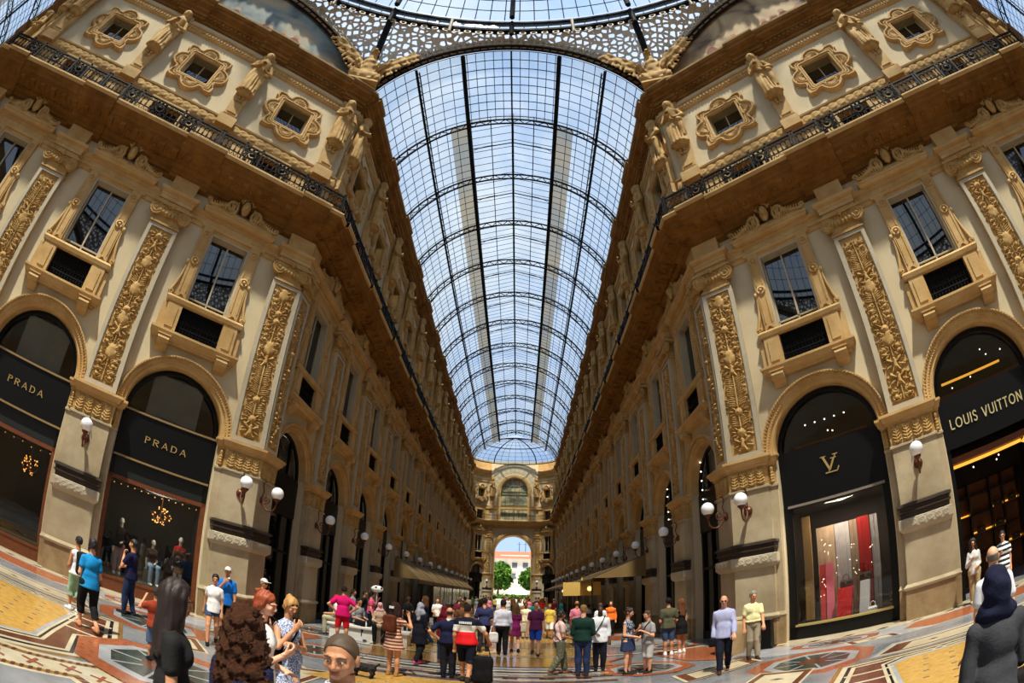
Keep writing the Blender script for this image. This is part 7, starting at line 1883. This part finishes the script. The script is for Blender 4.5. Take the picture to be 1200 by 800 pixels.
# bench and sitters
bn = thing('stone_bench', 'long white stone bench on the left of the gallery mouth', 'bench', (-3.75, 21.3, 0))
ob('seat_slab', (MB().stack(rect(-1.35, 1.35, -.3, .3), [(0, .4), (.03, .42), (.03, .48), (0, .5)]), mat('bench_stone', (216, 210, 200), .6, .12, 3)), bn); ob('bench_block', (MB().box(-1.3, 1.3, -.26, .26, 0, .4), mat('bench_stone', (216, 210, 200), .6)), bn)
p = person('woman in a pink headscarf and beige coat sitting on the white bench', -3.4, 21.16, 1.62, -76, 'f', 'fair', ('lap', 'lap'), 'sit', ((186, 160, 132), 1.9, .4, 'coat'), (BLK, 'pants', .05), (40, 40, 44), ('hijab', (222, 160, 168)), (0, 0), .013, 1., (sunglasses(),), None, .53, False, 0, True, 35)
person('person in a red cap and white top sitting at the left end of the bench', -4.9, 21.26, 1.68, 200, 'm', 'tan', ('lap', 'lap'), 'sit', (WHT, .6, .5, 'tee'), ((176, 172, 140), 'pants', .05), (60, 60, 60), ('cap', (206, 30, 34)), (0, -15), .014, 1., (), None, .53, False, 0, False, 36)
person('person in a grey shirt sitting on the bench behind the magenta shirt', -4.2, 21.4, 1.68, -30, 'm', 'tan', ('lap', 'front'), 'sit', ((150, 152, 156), .7, .5, 'shirt'), (BLK, 'pants', .05), (60, 60, 60), ('short', (30, 24, 22)), (0, -10), .014, 1., (), None, .53, False, 0, False, 37)
bt_ = MB().lathe([(.03, 0), (.032, .12), (.012, .16), (.012, .2)], (0, 0, 0), 10); tag(ob('water_bottle', (bt_, mat('bottle_plastic', (220, 224, 228), .2)), None, (-3.85, 21.2, .5)), 'clear water bottle standing on the white bench', 'bottle')
person('girl in a pink top holding a balloon behind the bench', -4.55, 24.1, 1.66, 20, 'f', 'fair', ('camera', 'down'), 'stand', ((210, 80, 120), .5, .48, 'tee'), (BLK, 'pants', .05), BLK, ('pony', (34, 24, 20)), (0, 0), .016, 1., (), None, .46, False, 0, False, 38)
bl_ = thing('balloon', 'white balloon with dark spots on a stick above the crowd', 'balloon', (-4.32, 24.0, 1.2)); ob('stick', (MB().tube([(0, 0, 0), (0, 0, .5)], .012, 5), WHITEP), bl_)
S = SDF((-.3, -.2, .42), (.3, .2, .85), .02); S.ell((0, 0, .62), (.24, .12, .14), .02); g = MB(); S.extract(g); g.sphere((-.02, -.09, .68), .04, 8, 1, 1.6); g.sphere((.17, -.05, .66), .05, 8, 1); ob('envelope', (g, [WHITEP, BLACK]), bl_)
p = person('woman standing with a red top and white sunhat by the left corner pier', -4.35, 14.9, 1.7, -20, 'f', 'tan', ('down', 'front'), 'stand', ((140, 26, 34), .6, .46, 'tee'), (BLK, 'pants', .05), BLK, ('cap', (200, 196, 190)), (0, 0), .014, 1., (sunglasses(),), None, .46, False, 0, False, 39)
dg = thing('dog', 'small black shaggy dog on a lead', 'dog', (-1.95, 14.75, 0), math.radians(-6))
S = SDF((-.42, -.14, -.01), (.36, .14, .4), .01); S.cap((-.18, 0, .22), (.16, 0, .22), .085, .08, .03); S.cap((-.2, 0, .24), (-.27, 0, .3), .06, .055, .02); S.ell((-.3, 0, .33), (.06, .05, .05), .02); S.cap((-.33, 0, .32), (-.39, 0, .305), .03, .022, .01)
for s in (-1, 1):
    S.cap((-.28, s * .045, .35), (-.27, s * .06, .28), .022, .018, .008)
    S.cap((-.17, s * .05, .2), (-.17, s * .05, .1), .035, .025, .015); S.cap((-.17, s * .05, .1), (-.18, s * .05, .01), .025, .022, .01)
    S.cap((.13, s * .05, .2), (.18, s * .05, .12), .042, .028, .015); S.cap((.18, s * .05, .12), (.15, s * .05, .06), .026, .022, .01); S.cap((.15, s * .05, .06), (.14, s * .05, .01), .022, .022, .01)
S.cap((.2, 0, .26), (.3, 0, .34), .025, .02, .02); S.bump(.008, 90, 3); g = MB(); S.extract(g); ob('body', (g, mat('black_fur', (20, 18, 18), .8, .3, 30, .5, 80)), dg)
tag(ob('dog_lead', (MB().tube([(-2.2, 14.78, .3), (-1.95, 15.1, .5), (-1.75, 15.45, .95)], .008, 4), COPPER)), 'thin lead running from the black dog to the striped dress woman', 'lead')
# street furniture by the right corner
tag(ob('guard_stone', (MB().lathe([(.4, 0), (.4, .8), (.37, .88), (.25, .9), (.001, .9)], (0, 0, 0), 24), PLINTH), None, (6.45, 17.8, 0)), 'rounded stone guard block at the foot of the right corner pier', 'bollard')
bn = thing('waste_bin', 'black tapered bin standing against the right corner pier', 'bin', (7.42, 17.55, 0), -PI / 4)
ob('body', (MB().stack(rect(-.2, .2, -.16, .16), [(.06, 0), (.06, .04), (0, .06), (-.02, .8)]), BLACK), bn); ob('lid', (MB().stack(rect(-.2, .2, -.16, .16), [(0, .8), (.02, .82), (-.04, .88)]), DARKM), bn)
# middle distance and far crowd
rr = random.Random(21)
TOPS = [('white', WHT), ('black', BLK), ('navy', NVY), ('red', (190, 34, 34)), ('orange', (226, 110, 40)), ('pale blue', (150, 176, 214)), ('grey', (130, 130, 134)), ('pink', (220, 130, 150)), ('green', (60, 104, 66)), ('yellow', (224, 190, 80)), ('brown', (120, 84, 54)), ('teal', (30, 110, 116)), ('cream', (220, 206, 176)), ('maroon', (100, 28, 40))]
BOTS = [('black trousers', BLK, 'pants', .05), ('blue jeans', JEAN, 'pants', .05), ('beige trousers', BEI, 'pants', .05), ('white shorts', WHT, 'shorts', .28), ('denim shorts', (70, 88, 120), 'shorts', .3)]
HAIRS = [('short', (36, 26, 22)), ('crop', (60, 46, 36)), ('bald', (80, 70, 64)), ('short', (110, 84, 52))]; HAIRF = [('long', (40, 26, 20), .2), ('pony', (60, 38, 24)), ('bun', (36, 26, 22)), ('bob', (150, 112, 60)), ('long', (120, 80, 44), .2)]
spots = [(-1.02, 23.4, 90, 'brown', 2, 'behind the banded t-shirt man'), (-2.2, 22.6, 190, 'navy', 1, 'bending left of the gallery centre'), (5.0, 27.5, -100, 'orange', 0, 'near the right wall'), (4.1, 24.8, 92, 'white', 0, 'behind the white shirted man'), (-.35, 23.6, 92, 'white', 2, 'left of the navy shirt man'),
         (3.1, 24, 85, 'pink', 1, 'behind the green jumper'), (2.3, 27, -90, 'yellow', 3, 'right of the purple t-shirt man'), (-3.4, 25.5, 100, 'black', 0, 'behind the black robed woman'), (-2.6, 28, -80, 'white', 0, 'before the left awning'), (-5.4, 26, 10, 'black', 1, 'behind the bench by the left wall'), (-5.0, 23.2, 0, 'grey', 1, 'standing behind the left bench')]
used = set()
for i, (x, y, f, tn, bi, wh) in enumerate(spots):
    b = BOTS[bi]; fm = i % 3 == 1; used.add((tn, bi))
    person(f'person in a {tn} top and {b[0]} {wh}', x, y, 1.6 + .15 * rr.random(), f, 'f' if fm else 'm', rr.choice(['fair', 'tan', 'olive']), rr.choice([('down', 'down'), ('down', 'front'), ('fwd', 'back')]), rr.choice(['walk', 'stand', 'walk2']), (dict(TOPS)[tn], rr.choice([.6, .6, 1.9]), .47, 'tee'), b[1:], (60, 56, 54), rr.choice(HAIRF if fm else HAIRS), (0, 0), .02, 1., (), 'people in the middle distance', .46, False, 0, False, 100 + i)
combos = [(a, b) for a in range(len(TOPS)) for b in range(len(BOTS)) if (TOPS[a][0], b) not in used]; rr.shuffle(combos)
pos = []
while len(pos) < 54:
    y = 26 + 60 * rr.random() ** 1.1; x = rr.uniform(-4.0, 4.0)
    if all(math.hypot(x - a, (y - b) * .7) > .75 for a, b in pos) and all(math.hypot(x - s[0], y - s[1]) > .9 for s in spots): pos.append((x, y))
for i, (x, y) in enumerate(pos):
    a, b = combos[i]; tn, tc = TOPS[a]; bt2 = BOTS[b]; fm = rr.random() < .5; dist = 'near part' if y < 42 else 'middle part' if y < 62 else 'far part'
    person(f'person in a {tn} top and {bt2[0]} in the {dist} of the crowd', x, y, 1.56 + .24 * rr.random(), rr.choice((90, 90, -90, -80, 100, 20, 160)), 'f' if fm else 'm', rr.choice(['fair', 'tan', 'olive', 'dark']), rr.choice([('down', 'down'), ('down', 'front'), ('fwd', 'back'), ('back', 'fwd')]), rr.choice(['walk', 'stand', 'walk2']),
           (tc, rr.choice([.6, .6, 1.9]), .47, 'tee'), bt2[1:], (60, 56, 54), rr.choice(HAIRF if fm else HAIRS), (0, 0), .028 if y < 50 else .036, 1., (), 'crowd in the gallery', .46, False, 0, False, 200 + i)
# cafe guests and tables on the right
for k, (x, y) in enumerate(((4.9, 29.5), (5.4, 31.5), (4.8, 33.8), (5.3, 36))):
    tb = thing('cafe_table', f'small dark cafe table under the right awning, {ORD[k]} from the octagon', 'table', (x, y, 0), 0, 'cafe tables'); ob('table_top', (MB().lathe([(.34, .72), (.36, .73), (.36, .75), (.34, .76), (.001, .76)], (0, 0, 0), 20), DARKM), tb); ob('pedestal', (MB().lathe([(.2, 0), (.2, .02), (.04, .05), (.03, .7)], (0, 0, 0), 10), IRON), tb)
    ch = thing('cafe_chair', f'dark cafe chair facing away from the octagon at the {ORD[k]} table under the right awning', 'chair', (x, y - .62, 0), 0, 'cafe chairs'); ob('seat', (MB().box(-.22, .22, -.22, .22, .43, .47), DARKM), ch); ob('backrest', (MB().box(-.22, .22, -.25, -.21, .5, .9), DARKM), ch)
    for lx in (-.2, .2):
        for ly in (-.2, .2): ob('leg', (MB().box(lx - .018, lx + .018, ly - .018, ly + .018, 0, .44), DARKM), ch)
    tn = ('red', 'black', 'white', 'green')[k]; person(f'guest in a {tn} top seated at a table under the right awning', x, y - .62, 1.68, 90 if k % 2 else 80, 'm', 'tan', ('lap', 'front'), 'sit', (dict(TOPS)[tn], .6, .5, 'tee'), (BLK, 'pants', .05), BLK, ('short', (40, 30, 24)), (0, 0), .022, 1., (), 'cafe guests', .505, False, 0, False, 300 + k)
# ---- mannequins in the left window
def mannequin(label, s, y, H, top, bottom, legs, face, seed):
    f = FDL.at(LD - s, y, 0); t = person(label, f[0], f[1], H, face, 'f', 'pale', ('front', 'down'), legs, top, bottom, (220, 214, 206), ('none', (230, 224, 214)), (0, 0), .014, .9, (), 'window mannequins', .505, False, 0, False, seed, 'mannequin'); t['category'] = 'mannequin'; t.location.z = .446
SKINS['pale'] = (226, 216, 198)
mannequin('pale mannequin in a red and tan outfit in the left window', 1.85, 1.15, 1.78, ([((200, 30, 36), 9), ((150, 104, 70), .76)], 1.6, .34, 'dress'), None, 'stand', -50, 401)
mannequin('pale mannequin sitting in brown jumper and pale jeans in the left shop window', 2.75, 1.25, 1.74, ((84, 66, 52), .6, .5, 'tee'), ((130, 156, 176), 'pants', .06), 'sit', -30, 402)
mannequin('pale mannequin in black jacket and rose trousers in the left shop window', 3.9, 1.15, 1.8, ((24, 20, 22), 1.9, .48, 'tee'), ((176, 130, 126), 'pants', .06), 'stand', -40, 403)
f = FDL.at(LD - 2.75, 1.3, .44); tag(ob('display_cube', (MB().box(-.26, .26, -.26, .26, 0, .47), mat('display_cube_paint', (52, 56, 40), .6)), None, f, PI / 4), 'dark cube under the sitting mannequin', 'plinth')
f = FDL.at(LD - 1.95, .85, 1.25); handbag(f, PI / 4, 'black handbag hanging from the arm of the red mannequin', .42, .3, BLACK, None)
wl = bpy.data.lights.new('shop_window_lamp', 'AREA'); wl.energy = 70; wl.size = 1.5; wl.color = (1, .9, .76); wo = bpy.data.objects.new('shop_window_lamp', wl); COL.objects.link(wo); wo.location = FDL.at(LD - 2.8, .8, 3.3)
SUN_E, SKY_E, EXPO = 14, 1.5, -.32
SKY_A, SKY_B = (.48, .67, 1.0), (.88, .94, 1.0)
# ------------------------------------------------------------------ camera, sun, sky
cam = bpy.data.cameras.new('camera'); co = bpy.data.objects.new('camera', cam); COL.objects.link(co)
R_ = Vector((0.99955911, 0.00966438, 0.02807453)); U_ = Vector((-0.01985797, -0.48534893, 0.874095)); B_ = -Vector((-0.02207353, 0.87426713, 0.48494303))
M = Matrix.Identity(4)
for i in range(3): M[i][0], M[i][1], M[i][2] = R_[i], U_[i], B_[i]
M.translation = (0.9039, 5.0370, 1.9907); co.matrix_world = M
cam.type = 'PANO'; cam.panorama_type = 'FISHEYE_EQUISOLID'; cam.sensor_fit = 'HORIZONTAL'; cam.sensor_width = 36; cam.sensor_height = 24
cam.fisheye_lens = 591.912 * 36 / 1200; cam.fisheye_fov = PI; cam.clip_start = .05; cam.clip_end = 2000
sc.camera = co
sun = bpy.data.lights.new('sun', 'SUN'); sun.energy = SUN_E; sun.angle = math.radians(2.2); sun.color = (1, .90, .74)
so = bpy.data.objects.new('sun', sun); COL.objects.link(so); so.rotation_euler = Vector((0.0, .57, -1.2)).to_track_quat('-Z', 'Y').to_euler()
w = bpy.data.worlds.new('sky'); sc.world = w; w.use_nodes = True; nt = w.node_tree; L = nt.links.new
bg = nt.nodes['Background']; tc = nt.nodes.new('ShaderNodeTexCoord'); no = nt.nodes.new('ShaderNodeTexNoise')
no.inputs['Scale'].default_value = 2.2; no.inputs['Detail'].default_value = 7; no.inputs['Roughness'].default_value = .6
L(tc.outputs['Generated'], no.inputs['Vector']); rp = nt.nodes.new('ShaderNodeValToRGB'); e = rp.color_ramp.elements
e[0].position, e[0].color = .42, (*SKY_A, 1); e[1].position, e[1].color = .68, (*SKY_B, 1)
L(no.outputs['Fac'], rp.inputs['Fac']); L(rp.outputs['Color'], bg.inputs['Color']); bg.inputs['Strength'].default_value = SKY_E
vs = sc.view_settings; vs.view_transform = 'Standard'; vs.look = 'None'; vs.gamma = 1; vs.use_curve_mapping = False; vs.exposure = EXPO
sc.display_settings.display_device = 'sRGB'
cy = sc.cycles; cy.use_denoising = True; cy.max_bounces = 10; cy.diffuse_bounces = 4; cy.glossy_bounces = 4; cy.transparent_max_bounces = 24; cy.transmission_bounces = 4
cy.sample_clamp_indirect = 6; cy.caustics_reflective = False; cy.caustics_refractive = False
